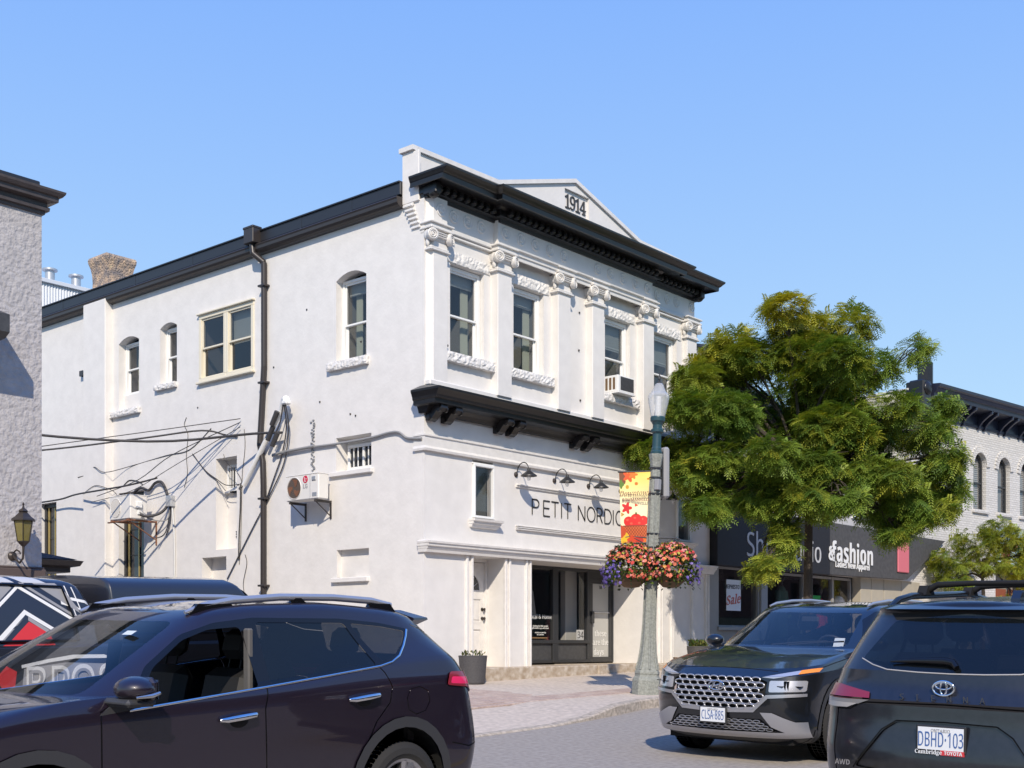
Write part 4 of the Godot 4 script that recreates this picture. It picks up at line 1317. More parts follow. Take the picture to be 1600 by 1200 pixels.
func grey_building() -> void:
	var G := thing("stucco_building", "grey rough-stucco building with brown cornice at the left edge, across the lane", "building")
	var b := mb()
	b.box(Vector3(-19, 2.27, -16), Vector3(-7.41, 7.12, 0))
	part("wall", b, M.grey_stucco, G)
	b = mb()
	b.box(Vector3(-19, -0.2, -15.9), Vector3(-7.37, 2.24, 0.05), 0.012)
	b.box(Vector3(-19, 2.24, -15.9), Vector3(-7.385, 2.27, 0.03), 0.008)
	part("granite_base", b, M.granite, G)
	b = mb()
	b.sweep([Vector2(0, 7.10), Vector2(0.03, 7.10), Vector2(0.035, 7.14), Vector2(0.075, 7.145), Vector2(0.08, 7.19), Vector2(0.05, 7.205), Vector2(0.055, 7.25), Vector2(0.16, 7.27), Vector2(0.165, 7.33), Vector2(0.20, 7.34), Vector2(0.23, 7.38), Vector2(0.235, 7.41), Vector2(0, 7.43)], [[Vector3(-19, 0, 0), Vector3(0, 0, 1)], [Vector3(-7.41, 0, 0), Vector3(1, 0, 1)], [Vector3(-7.41, 0, -15), Vector3(1, 0, 0)]])
	part("cornice", b, M.brown_trim, G)
	b = mb()
	b.box(Vector3(-19, 7.40, -15.5), Vector3(-7.42, 7.56, -0.02), 0.01)
	part("roof", b, M.roof_metal, G)
	# little hipped canopy over its side door
	b = mb()
	b.box(Vector3(-7.41, 2.32, -3.2), Vector3(-6.02, 2.52, -1.7), 0.01)
	b.box(Vector3(-7.41, 2.36, -3.35), Vector3(-5.86, 2.50, -3.2), 0.0)
	b.sweep([Vector2(0, 2.40), Vector2(0.1, 2.42), Vector2(0.14, 2.50), Vector2(0.0, 2.52)], [[Vector3(-7.4, 0, -1.7), Vector3(0, 0, 1)], [Vector3(-6.02, 0, -1.7), Vector3(1, 0, 1)], [Vector3(-6.02, 0, -3.4), Vector3(1, 0, 0)]])
	var cp := part("side_canopy", b, M.gutter_brown, G)
	b = mb()
	var e := [Vector3(-7.41, 2.52, -1.62), Vector3(-5.95, 2.52, -1.62), Vector3(-5.95, 2.52, -3.3), Vector3(-7.41, 2.52, -3.3)]
	var t0 := Vector3(-7.41, 2.80, -2.2)
	var t1 := Vector3(-7.41, 2.80, -2.8)
	b.tri(e[0], e[1], t0)
	b.quad(e[1], e[2], t1, t0, Vector3(0.3, 1, 0))
	b.tri(e[2], e[3], t1)
	part("canopy_shingles", b, M.shingle, cp)
	# projecting awning end, just inside the frame
	b = mb()
	b.prism(PackedVector2Array([Vector2(0, 5.70), Vector2(0.62, 5.47), Vector2(0.62, 5.24), Vector2(0.50, 5.18), Vector2(0, 5.16)]), -2.6, 0.0)
	b.xf = Transform3D.IDENTITY
	var bb := mb(Transform3D(Basis(Vector3(0, 0, 1), Vector3(0, 1, 0), Vector3(-1, 0, 0)), Vector3(-10.8, 0, 0)))
	bb.add(b.mesh(), Transform3D(Basis(Vector3(1, 0, 0), Vector3(0, 1, 0), Vector3(0, 0, 1)), Vector3(0, 0, -2.62 + 2.6)))
	var an := part("awning", bb, M.dark_panel, G)
	an.position = Vector3(0, 0, 0)
	# lantern on the wall
	var L := thing("wall_lantern", "bronze carriage lantern with amber glass on the grey stucco wall", "wall lantern", Vector3(-7.83, 2.28, 0.0))
	b = mb(Transform3D(Basis(Vector3(1, 0, 0), Vector3(0, 0, 1), Vector3(0, -1, 0)), Vector3.ZERO))
	b.lathe(Vector3(0, 0, -0.12), [Vector2(0.065, 0), Vector2(0.06, 0.02), Vector2(0.035, 0.045), Vector2(0.0, 0.05)], 14)
	part("back_plate", b, M.bronze, L)
	b = mb()
	b.tube([Vector3(0, 0.12, 0.03), Vector3(0, 0.06, 0.12), Vector3(0, 0.02, 0.2), Vector3(0, 0.08, 0.29), Vector3(0, 0.20, 0.30), Vector3(0, 0.24, 0.30)], [0.018, 0.014, 0.013, 0.014, 0.016, 0.02], 8)
	b.tube([Vector3(0, 0.17, 0.04), Vector3(0, 0.20, 0.12), Vector3(0, 0.17, 0.2), Vector3(0, 0.14, 0.22)], 0.011, 6)
	part("scroll_arm", b, M.bronze, L)
	b = mb()
	var lp := Vector3(0, 0.24, 0.30)
	b.lathe(lp, [Vector2(0.0, 0.0), Vector2(0.03, 0.0), Vector2(0.085, 0.055), Vector2(0.085, 0.065)], 6, false)
	b.lathe(lp, [Vector2(0.17, 0.335), Vector2(0.165, 0.355), Vector2(0.12, 0.385), Vector2(0.065, 0.44), Vector2(0.055, 0.45), Vector2(0.07, 0.46), Vector2(0.06, 0.475), Vector2(0.02, 0.505), Vector2(0.01, 0.54), Vector2(0.018, 0.555), Vector2(0.01, 0.575), Vector2(0.0, 0.585)], 6, false)
	b.lathe(lp, [Vector2(0.0, 0.33), Vector2(0.17, 0.335)], 6, false)
	for k in 6:
		var a := TAU * k / 6
		b.tube([lp + Vector3(cos(a) * 0.083, 0.06, sin(a) * 0.083), lp + Vector3(cos(a) * 0.13, 0.34, sin(a) * 0.13)], 0.007, 4)
	part("lantern_frame", b, M.bronze, L)
	b = mb()
	b.lathe(lp, [Vector2(0.079, 0.065), Vector2(0.124, 0.335)], 6, false)
	part("lantern_glass", b, M.amber_glass, L)

func shoe_shop() -> void:
	var S := thing("shop_building", "low shop building with black and grey fabric sign band behind the tree", "building")
	var b := mb()
	# wall above the shop, party wall with worn render, sloping roof
	b.box(Vector3(9.86, 3.2, -10), Vector3(22.2, 6.6, -0.05))
	part("upper_wall", b, M.pale_render, S)
	b = mb()
	b.prism(PackedVector2Array([Vector2(9.12, 0.5), Vector2(10.22, 0.5), Vector2(10.22, 8.50), Vector2(9.12, 8.34)]), -9.0, -0.06)
	b.prism(PackedVector2Array([Vector2(10.22, 5.0), Vector2(10.22, 7.2), Vector2(10.62, 7.2), Vector2(10.62, 5.0)]), -9.0, -0.3)
	var pw := part("party_wall", b, M.worn_render, S)
	b = mb()
	b.box(Vector3(9.10, 8.0, -0.0), Vector3(9.12, 8.0, 0.0))
	b.prism(PackedVector2Array([Vector2(9.12, 8.34), Vector2(10.26, 8.50), Vector2(10.26, 8.57), Vector2(9.12, 8.41)]), -9.0, 0.0)
	part("flashing", b, M.gutter_brown, pw)
	b = mb()
	b.prism(PackedVector2Array([Vector2(10.22, 6.6), Vector2(22.2, 6.6), Vector2(16.5, 7.1), Vector2(11.5, 8.0), Vector2(10.22, 8.24)]), -9.0, -0.12)
	part("roof", b, M.roof_slate, S)
	for x in [12.2, 15.0, 17.8, 20.4]:
		b = mb()
		b.box(Vector3(x, 4.95, -0.06), Vector3(x + 1.0, 6.2, -0.03), 0.0)
		var w := part("window", b, M.dark_glass, S)
		b = mb()
		frame_ring(b, x - 0.06, 4.89, x + 1.06, 6.26, -0.05, 0.0, 0.07)
		part("frame", b, M.vinyl_white, w)
	# sign band: black fabric left, grey right, bottom edge dropping from the wall
	b = mb()
	b.box(Vector3(9.87, 3.13, -0.04), Vector3(15.9, 4.62, 0.20), 0.02)
	var band := part("sign_band", b, M.awning_black, S)
	b = mb()
	b.prism(PackedVector2Array([Vector2(15.91, 3.16), Vector2(21.2, 3.22), Vector2(24.3, 4.62), Vector2(15.91, 4.62)]), -0.04, 0.19)
	var band2 := part("sign_band", b, M.awning_grey, S)
	for q in [["Shoe", 12.2, 3.72, 0.62, "Droid Sans"], ["Studio", 14.25, 3.72, 0.56, "Droid Sans"]]:
		var tb := mb(Transform3D(Basis.IDENTITY, Vector3(q[1], q[2], 0.205)))
		tb.add(text_mesh(q[0], q[4], q[3], 0.012))
		part("sign_lettering", tb, M.sign_grey, band)
	for q in [["&", 15.95, 3.74, 0.4], ["fashion", 17.32, 3.80, 0.55], ["Ladies New Apparel", 17.3, 3.46, 0.17]]:
		var tb := mb(Transform3D(Basis.IDENTITY, Vector3(q[1], q[2], 0.215)))
		tb.add(text_mesh(q[0], "Droid Sans", q[3], 0.012, 700))
		part("sign_lettering", tb, M.vinyl_white, band2)
	b = mb()
	b.box(Vector3(20.42, 3.42, 0.19), Vector3(21.25, 4.5, 0.24), 0.05)
	part("pink_panel", b, M.pink_sign, band2)
	# shopfront: glazing left, doorway, pale panels right
	b = mb()
	b.box(Vector3(9.86, 0.5, -0.3), Vector3(10.28, 3.13, 0.0), 0.01)
	b.box(Vector3(10.28, 0.5, -0.25), Vector3(12.4, 1.62, -0.05), 0.01)
	b.box(Vector3(12.38, 0.5, -0.25), Vector3(12.72, 3.13, 0.0), 0.01)
	part("pier", b, M.grey_panel, S)
	b = mb()
	for x in [18.55, 19.30, 20.2, 21.5]:
		b.box(Vector3(x, 0.6, -0.4), Vector3(x + [0.72, 0.86, 1.26, 2.4][[18.55, 19.30, 20.2, 21.5].find(x)], 3.2, -0.12), 0.01)
	part("hoarding_panel", b, M.beige_panel, S)
	b = mb()
	frame_ring(b, 10.28, 1.62, 12.38, 3.14, -0.16, -0.06, 0.06)
	frame_ring(b, 12.72, 0.6, 18.5, 3.16, -0.5, -0.4, 0.07)
	b.box(Vector3(17.2, 0.6, -0.5), Vector3(17.32, 3.16, -0.38), 0.01)
	b.box(Vector3(15.4, 0.6, -0.5), Vector3(15.5, 3.16, -0.38), 0.01)
	b.box(Vector3(10.2, 1.55, -0.16), Vector3(12.45, 1.64, 0.05), 0.01)
	var sf := part("window_frame", b, M.grey_panel, S)
	for q in [[10.34, 12.32, 1.68, 3.08, -0.12], [12.8, 15.4, 0.7, 3.08, -0.45], [15.5, 17.2, 0.7, 3.08, -0.45], [17.32, 18.42, 0.7, 3.08, -0.45]]:
		b = mb()
		b.quad(Vector3(q[0], q[2], q[4]), Vector3(q[1], q[2], q[4]), Vector3(q[1], q[3], q[4]), Vector3(q[0], q[3], q[4]), Vector3(0, 0, 1))
		part("pane", b, M.shop_pane, sf)
	b = mb()
	room_box(b, 10.2, 0.55, 18.6, 3.2, -0.55, 4.0)
	part("interior", b, M.dark_room, S)
	b = mb()
	b.box(Vector3(10.3, 0.55, -1.5), Vector3(12.3, 1.6, -0.2), 0.0)
	b.box(Vector3(10.35, 1.61, -1.6), Vector3(10.75, 2.9, -1.2), 0.0)
	part("display_bench", b, M.wood, S)
	# sale card in the window
	var C := thing("sale_card", "pale window card with black capitals over a red script word", "sign", Vector3(11.15, 2.05, -0.10))
	b = mb()
	b.box(Vector3(-0.35, 0.0, -0.006), Vector3(0.35, 0.78, 0.006), 0.0)
	part("card", b, M.card_white, C)
	var tb := mb(Transform3D(Basis.IDENTITY, Vector3(0, 0.60, 0.010)))
	tb.add(text_mesh("MEPHISTO M", "Droid Sans", 0.105, 0.004, 700))
	part("card_lettering", tb, M.ink, C)
	tb = mb(Transform3D(Basis(Vector3(1, 0.1, 0), Vector3(0.25, 1, 0), Vector3(0, 0, 1)), Vector3(0, 0.28, 0.010)))
	tb.add(text_mesh("Sale", "Droid Serif", 0.24, 0.004, 700))
	part("card_script", tb, M.red_letter, C)
	# goods on show
	figure_dress("dress_form", "long green dress on a form behind the tree trunk", Vector3(15.2, 1.3, -0.95), M.green_cloth, 1.55, 0.30)
	figure_dress("dress_form", "red jacket on a form beside the bright green card", Vector3(17.05, 1.3, -0.7), M.red_cloth, 1.25, 0.30)
	figure_dress("dress_form", "white blouse on a form at the right end of the shop glass", Vector3(18.25, 1.3, -0.7), M.white_cloth, 1.35, 0.38)
	var K := thing("price_card", "small green and yellow price card in the dark shop window", "sign", Vector3(16.45, 2.2, -0.50))
	b = mb()
	b.box(Vector3(-0.24, 0.2, -0.005), Vector3(0.24, 0.40, 0.005))
	part("upper_half", b, M.bright_green, K)
	b = mb()
	b.box(Vector3(-0.24, 0.0, -0.005), Vector3(0.24, 0.2, 0.005))
	part("lower_half", b, M.bright_yellow, K)

# a headless dress form: neck, shoulders, cloth falling from them
func figure_dress(called: String, label: String, at: Vector3, m: Material, h: float, w: float) -> void:
	var o := thing(called, label, "dress form", at, "clothes on show in the dark shop window")
	var b := mb()
	b.lathe(Vector3.ZERO, [Vector2(0.0, 0.0), Vector2(w * 0.9, 0.0), Vector2(w * 0.82, h * 0.35), Vector2(w * 0.62, h * 0.58), Vector2(w * 0.72, h * 0.78), Vector2(w * 0.70, h * 0.90), Vector2(w * 0.45, h * 0.97), Vector2(w * 0.18, h), Vector2(0, h)], 14)
	var g := part("garment", b, m, o)
	g.scale = Vector3(1, 1, 0.6)
	b = mb()
	for s in [-1.0, 1.0]:
		b.tube([Vector3(s * w * 0.62, h * 0.90, 0), Vector3(s * w * 0.95, h * 0.66, 0.03), Vector3(s * w * 0.98, h * 0.42, 0.1)], [0.09, 0.075, 0.06], 8)
	part("sleeve", b, m, o)
	b = mb()
	b.lathe(Vector3.ZERO, [Vector2(0.055, h - 0.01), Vector2(0.05, h + 0.09), Vector2(0.06, h + 0.10), Vector2(0.02, h + 0.13), Vector2(0, h + 0.13)], 10)
	b.ball(Vector3(0, h + 0.2, 0), Vector3(0.075, 0.11, 0.085), 10, 8)
	part("head_form", b, M.dark_frame, o)
	b = mb()
	b.lathe(Vector3(0, -0.65, 0), [Vector2(0.18, 0), Vector2(0.17, 0.02), Vector2(0.02, 0.04), Vector2(0.02, 0.66)], 10)
	part("stand", b, M.dark_frame, o)

func brick_building() -> void:
	var ang := deg_to_rad(-7.2)
	var S := thing("brick_building", "far white-painted brick building with black bracketed cornice and arched windows", "building", Vector3(22.3, 0, -0.2))
	S.rotation.y = ang
	var wins := []
	for cx in [1.05, 2.85, 4.66, 6.42, 8.12, 9.9]:
		wins.append(arched(cx - 0.46, 5.85, cx + 0.46, 7.84, 0.46, 12))
	var b := mb()
	holed(b, rect(0, 0.5, 13, 8.9), wins + [rect(3.0, 0.5, 4.0, 3.95), rect(5.8, 0.5, 11.5, 3.98)], 0.2)
	part("front_wall", b, M.white_brick, S)
	# side wall clad in pale boards, board by board
	var side := part("side_wall", box_mesh(Vector3(0.0, 0.5, -11.8), Vector3(0.28, 9.42, -0.02)), M.beige_panel, S)
	var board := box_mesh(Vector3(-0.035, 0.0, -11.8), Vector3(-0.001, 0.19, -0.03))
	for i in 14:
		var o := part("board", board, M.clapboard, side)
		o.transform = Transform3D(Basis(Vector3(1, 0.0, 0), Vector3(0.10, 1, 0), Vector3(0, 0, 1)), Vector3(0, 6.75 + i * 0.187, 0))
	b = mb()
	b.box(Vector3(-0.06, 9.37, -11.8), Vector3(0.3, 9.44, 0.0), 0.01)
	part("capping", b, M.white_trim, S)
	b = mb()
	b.box(Vector3(0.1, 0.5, -11.8), Vector3(13, 9.3, -0.6))
	part("body", b, M.beige_panel, S)
	# cornice and brackets
	b = mb()
	b.sweep([Vector2(0, 8.66), Vector2(0.06, 8.66), Vector2(0.08, 8.74), Vector2(0.03, 8.76), Vector2(0.04, 9.10), Vector2(0.58, 9.18), Vector2(0.60, 9.30), Vector2(0.66, 9.32), Vector2(0.72, 9.44), Vector2(0.78, 9.48), Vector2(0.79, 9.56), Vector2(0, 9.62)], [[Vector3(0.5, 0, 0), Vector3(0, 0, 1)], [Vector3(13, 0, 0), Vector3(0, 0, 1)]])
	var co := part("cornice", b, M.blue_black, S)
	var br := mb(Transform3D(Basis(Vector3(0, 0, 1), Vector3(0, 1, 0), Vector3(-1, 0, 0)), Vector3.ZERO))
	br.prism(PackedVector2Array([Vector2(0.0, 8.60), Vector2(0.09, 8.62), Vector2(0.12, 8.74), Vector2(0.22, 8.86), Vector2(0.40, 9.0), Vector2(0.56, 9.08), Vector2(0.57, 9.19), Vector2(0.0, 9.15)]), -0.05, 0.05)
	var brm := br.mesh()
	for i in 8:
		for s in 2:
			var o := part("bracket", brm, M.blue_black, co)
			o.position = Vector3(1.42 + i * 1.52 + s * 0.42, 0, 0)
	b = mb()
	b.box(Vector3(-0.05, 8.2, -0.1), Vector3(0.5, 9.62, 0.10), 0.02)
	b.box(Vector3(-0.08, 8.75, 0.0), Vector3(0.42, 9.66, 0.55), 0.05)
	b.ball(Vector3(0.17, 9.38, 0.55), Vector3(0.24, 0.22, 0.1), 12, 8)
	b.ball(Vector3(0.17, 8.9, 0.4), Vector3(0.2, 0.2, 0.12), 10, 8)
	b.ball(Vector3(0.2, 8.15, 0.1), Vector3(0.16, 0.14, 0.12), 10, 8)
	part("end_bracket", b, M.black_trim, S)
	b = mb()
	b.lathe(Vector3(0.55, 9.5, 0.25), [Vector2(0.25, 0), Vector2(0.25, 0.78), Vector2(0.0, 0.80)], 8, false)
	part("corner_post", b, M.black_trim, S)
	for i in 6:
		var cx: float = [1.05, 2.85, 4.66, 6.42, 8.12, 9.9][i]
		# brick hood over the arch, ring of raised voussoirs
		b = mb()
		for k in 15:
			var a := PI * (k + 0.5) / 15
			b.xf = Transform3D(Basis(Vector3(sin(a), -cos(a), 0), Vector3(cos(a), sin(a), 0), Vector3(0, 0, 1)), Vector3(cx + cos(a) * 0.58, 7.38 + sin(a) * 0.58, 0))
			b.box(Vector3(-0.056, -0.12, -0.02), Vector3(0.056, 0.12, 0.05), 0.008)
		part("arch_hood", b, M.white_brick, S)
		b = mb(Transform3D(Basis.IDENTITY, Vector3(0, 0, -0.14)))
		var outer := arched(cx - 0.46, 5.85, cx + 0.46, 7.84, 0.46, 12)
		var inner := arched(cx - 0.38, 5.92, cx + 0.38, 7.76, 0.38, 12)
		holed(b, outer, [inner], 0.05)
		b.box(Vector3(cx - 0.38, 6.78, -0.05), Vector3(cx + 0.38, 6.84, 0.01), 0.0)
		var w := part("arched_window", b, M.dark_frame, S)
		b = mb(Transform3D(Basis.IDENTITY, Vector3(0, 0, -0.17)))
		b.poly(inner, 0.0)
		part("pane", b, M.pane, w)
		b = mb(Transform3D(Basis.IDENTITY, Vector3(0, 0, -0.23)))
		if i != 3:
			for k in 26:
				var y := 5.95 + k * 0.07
				var hw := 0.36 if y < 7.35 else 0.36 * sqrt(maxf(0.05, 1.0 - pow((y - 7.38) / 0.40, 2)))
				b.quad(Vector3(cx - hw, y, 0), Vector3(cx + hw, y, 0), Vector3(cx + hw, y + 0.066, -0.02), Vector3(cx - hw, y + 0.066, -0.02), Vector3(0, 0, 1))
		else:
			b.poly(inner, -0.05)
		part("blind", b, M.pale_room if i != 3 else M.flat_grey, w)
		b = mb(Transform3D(Basis.IDENTITY, Vector3(0, 0, -0.2)))
		room_box(b, cx - 0.46, 5.85, cx + 0.46, 7.84, -0.05, 0.35)
		part("interior", b, M.dark_room, w)
		b = mb()
		b.box(Vector3(cx - 0.56, 5.74, -0.05), Vector3(cx + 0.56, 5.86, 0.09), 0.01)
		part("sill", b, M.white_brick, S)
	# ground floor: small door, long glazed shop with a printed fascia
	b = mb()
	b.box(Vector3(3.0, 0.5, -0.2), Vector3(4.0, 3.9, -0.12))
	part("side_door", b, M.dark_panel, S)
	b = mb()
	room_box(b, 5.8, 0.5, 11.5, 3.98, -0.3, 2.5)
	part("interior", b, M.dark_room, S)
	b = mb()
	frame_ring(b, 5.8, 0.5, 11.5, 3.98, -0.25, -0.15, 0.1)
	for x in [7.6, 9.5]:
		b.box(Vector3(x, 0.6, -0.25), Vector3(x + 0.08, 3.9, -0.15))
	var sh := part("shop_window", b, M.dark_frame, S)
	for x in [5.9, 7.68, 9.58]:
		b = mb()
		b.quad(Vector3(x, 0.6, -0.2), Vector3(x + 1.75, 0.6, -0.2), Vector3(x + 1.75, 3.9, -0.2), Vector3(x, 3.9, -0.2), Vector3(0, 0, 1))
		part("pane", b, M.shop_pane, sh)
		b = mb()
		b.box(Vector3(x + 0.1, 1.6, -0.5), Vector3(x + 1.6, 3.2, -0.45))
		part("poster", b, M.orange_poster, sh)
	b = mb()
	b.box(Vector3(5.7, 4.05, 0.0), Vector3(11.6, 5.3, 0.12), 0.02)
	var fs := part("fascia_sign", b, M.pale_blue_sign, S)
	for q in [[6.3, 4.4, 0.35, M.pink_sign], [6.9, 4.8, 0.3, M.orange_poster], [7.6, 4.5, 0.4, M.teal_sign], [8.6, 4.7, 0.35, M.pink_sign]]:
		b = mb(Transform3D(Basis(Vector3(1, 0, 0), Vector3(0, 0, 1), Vector3(0, -1, 0)), Vector3(q[0], q[1], 0.125)))
		b.lathe(Vector3.ZERO, [Vector2(q[2], -0.02), Vector2(q[2], 0.004), Vector2(0.0, 0.004)], 14)
		part("sign_shape", b, q[3], fs)

func box_mesh(lo: Vector3, hi: Vector3, bev := 0.0) -> ArrayMesh:
	var b := mb()
	b.box(lo, hi, bev)
	return b.mesh()

func street_materials() -> void:
	relief(grain(mat("lamp_stone", lin(0.37, 0.385, 0.34), 0.75), noise_tex(0.03, 0.7, 1.0, 71, 4), 1.2), M.grey_stucco.heightmap_texture, 0.6)
	mat("lamp_teal", lin(0.025, 0.065, 0.08), 0.35)
	glass("globe_glass", lin(0.75, 0.76, 0.76), 0.35, 0.12)
	grain(mat("planter", lin(0.085, 0.082, 0.085), 0.7), noise_tex(0.03, 0.8, 1.0, 72, 4), 1.5)
	mat("soil", lin(0.03, 0.022, 0.015), 0.95)
	mat("coir", lin(0.16, 0.10, 0.055), 0.95)
	var l := mat("flower_leaf", Color.WHITE, 0.6)
	l.vertex_color_use_as_albedo = true
	l.backlight_enabled = true
	l.backlight = Color(0.3, 0.3, 0.3)
	var f := mat("petal", Color.WHITE, 0.7)
	f.vertex_color_use_as_albedo = true
	f.backlight_enabled = true
	f.backlight = Color(0.25, 0.25, 0.25)
	var p := mat("print", Color.WHITE, 0.6)
	p.vertex_color_use_as_albedo = true
	mat("speaker_grey", lin(0.30, 0.30, 0.31), 0.5)
	mat("logo_red", lin(0.55, 0.02, 0.06), 0.4)
	grain(mat("plaid", Color.WHITE, 0.9), plaid_image(), 6.0, false)
	mat("dark_red", lin(0.12, 0.02, 0.025), 0.6)

func street() -> void:
	street_materials()
	lamp_post()
	planters()
	air_units()
	gooseneck_lamps()
	shop_sign()
	overhead_cables()
	window_goods()

func lamp_post() -> void:
	var L := thing("street_lamp", "pale green-grey concrete street lamp post with teal collar and clear acorn globe", "street lamp", Vector3(1.12, 0.372, 4.13))
	# the post leans a little to the right
	var lean := Basis.IDENTITY.rotated(Vector3(0.76, 0, -0.65).normalized(), 0.042)
	L.basis = lean
	var b := mb()
	b.lathe(Vector3.ZERO, [Vector2(0.245, -0.08), Vector2(0.245, 0.24), Vector2(0.235, 0.27), Vector2(0.21, 0.30), Vector2(0.205, 0.33), Vector2(0.213, 0.35), Vector2(0.21, 0.385), Vector2(0.195, 0.41), Vector2(0.165, 0.52), Vector2(0.138, 0.68), Vector2(0.118, 0.88), Vector2(0.108, 1.1), Vector2(0.103, 1.5), Vector2(0.098, 2.4), Vector2(0.088, 3.6), Vector2(0.086, 3.80), Vector2(0.092, 3.83), Vector2(0.10, 3.90), Vector2(0.122, 4.0), Vector2(0.125, 4.03), Vector2(0.0, 4.04)], 8, false)
	# flutes up the shaft
	for k in 8:
		var a := TAU * k / 8
		var path := []
		var rr := []
		for q in [[0.42, 0.196], [0.55, 0.160], [0.7, 0.137], [0.9, 0.118], [1.2, 0.107], [2.4, 0.098], [3.6, 0.089]]:
			path.append(Vector3(cos(a) * q[1], q[0], sin(a) * q[1]))
			rr.append(0.016 if q[0] < 1.0 else 0.012)
		b.tube(path, rr, 5)
	part("post", b, M.lamp_stone, L)
	b = mb()
	b.lathe(Vector3.ZERO, [Vector2(0.0, 4.03), Vector2(0.098, 4.035), Vector2(0.1, 4.07), Vector2(0.085, 4.09), Vector2(0.085, 4.13), Vector2(0.075, 4.15), Vector2(0.072, 4.36), Vector2(0.08, 4.38), Vector2(0.105, 4.40), Vector2(0.107, 4.44), Vector2(0.078, 4.47), Vector2(0.078, 4.52), Vector2(0.10, 4.56), Vector2(0.122, 4.585), Vector2(0.125, 4.64), Vector2(0.118, 4.66), Vector2(0.0, 4.66)], 20)
	part("collar", b, M.lamp_teal, L)
	b = mb()
	b.lathe(Vector3.ZERO, [Vector2(0.118, 4.66), Vector2(0.135, 4.74), Vector2(0.165, 4.88), Vector2(0.178, 4.96), Vector2(0.180, 5.0), Vector2(0.165, 5.035), Vector2(0.13, 5.07), Vector2(0.098, 5.13), Vector2(0.075, 5.19), Vector2(0.05, 5.22), Vector2(0.03, 5.225)], 24)
	part("globe", b, M.globe_glass, L)
	b = mb()
	b.lathe(Vector3.ZERO, [Vector2(0.05, 4.66), Vector2(0.05, 4.86), Vector2(0.045, 4.87), Vector2(0.045, 5.0), Vector2(0.0, 5.01)], 12)
	part("lamp_holder", b, M.vinyl_white, L)
	b = mb()
	b.lathe(Vector3.ZERO, [Vector2(0.034, 5.215), Vector2(0.036, 5.24), Vector2(0.015, 5.26), Vector2(0.022, 5.30), Vector2(0.012, 5.33), Vector2(0.008, 5.39), Vector2(0.0, 5.41)], 12)
	part("finial", b, M.dark_frame, L)
	b = mb()
	for y in [2.45, 2.68, 3.35, 3.62, 3.78]:
		b.lathe(Vector3(0, y, 0), [Vector2(0.105, 0), Vector2(0.108, 0.005), Vector2(0.108, 0.022), Vector2(0.104, 0.027)], 14)
	part("strap", b, M.dark_frame, L)
	b = mb()
	b.box(Vector3(-0.10, 3.42, 0.05), Vector3(0.0, 3.60, 0.13), 0.008)
	part("control_box", b, M.speaker_grey, L)
	# long grey speaker on the street side of the post
	var at := L.position + lean * Vector3(0.0, 3.30, 0.0)
	var S := thing("column_speaker", "long grey column speaker strapped to the right side of the lamp post", "speaker", at)
	S.basis = Basis.IDENTITY.rotated(Vector3.UP, -0.35)
	b = mb()
	b.box(Vector3(0.15, 0.0, -0.09), Vector3(0.27, 0.86, 0.09), 0.035)
	part("cabinet", b, M.speaker_grey, S)
	b = mb()
	b.box(Vector3(0.118, 0.06, -0.05), Vector3(0.15, 0.78, 0.05), 0.005)
	part("mount", b, M.dark_frame, S)
	banner(L.position, lean)
	# two hanging baskets on one hoop
	var dirb := Vector3(0.652, 0, 0.758)
	for s in [-1, 1]:
		flower_basket(L.position + lean * Vector3(0, 2.0, 0) + dirb * 0.33 * s, s)
	# arms that carry baskets and banner
	b = mb()
	var c := Vector3(0, 2.62, 0)
	for s in [-1.0, 1.0]:
		b.tube([c, c + dirb * 0.36 * s + Vector3(0, 0.02, 0), c + dirb * 0.46 * s], 0.012, 5)
		b.tube([c + Vector3(0, -0.16, 0), c + dirb * 0.2 * s + Vector3(0, -0.06, 0), c + dirb * 0.34 * s], 0.009, 5)
		b.tube([c + dirb * 0.36 * s, c + dirb * 0.36 * s + Vector3(0, -0.3, 0)], 0.006, 4)
	part("basket_arm", b, M.dark_frame, L)

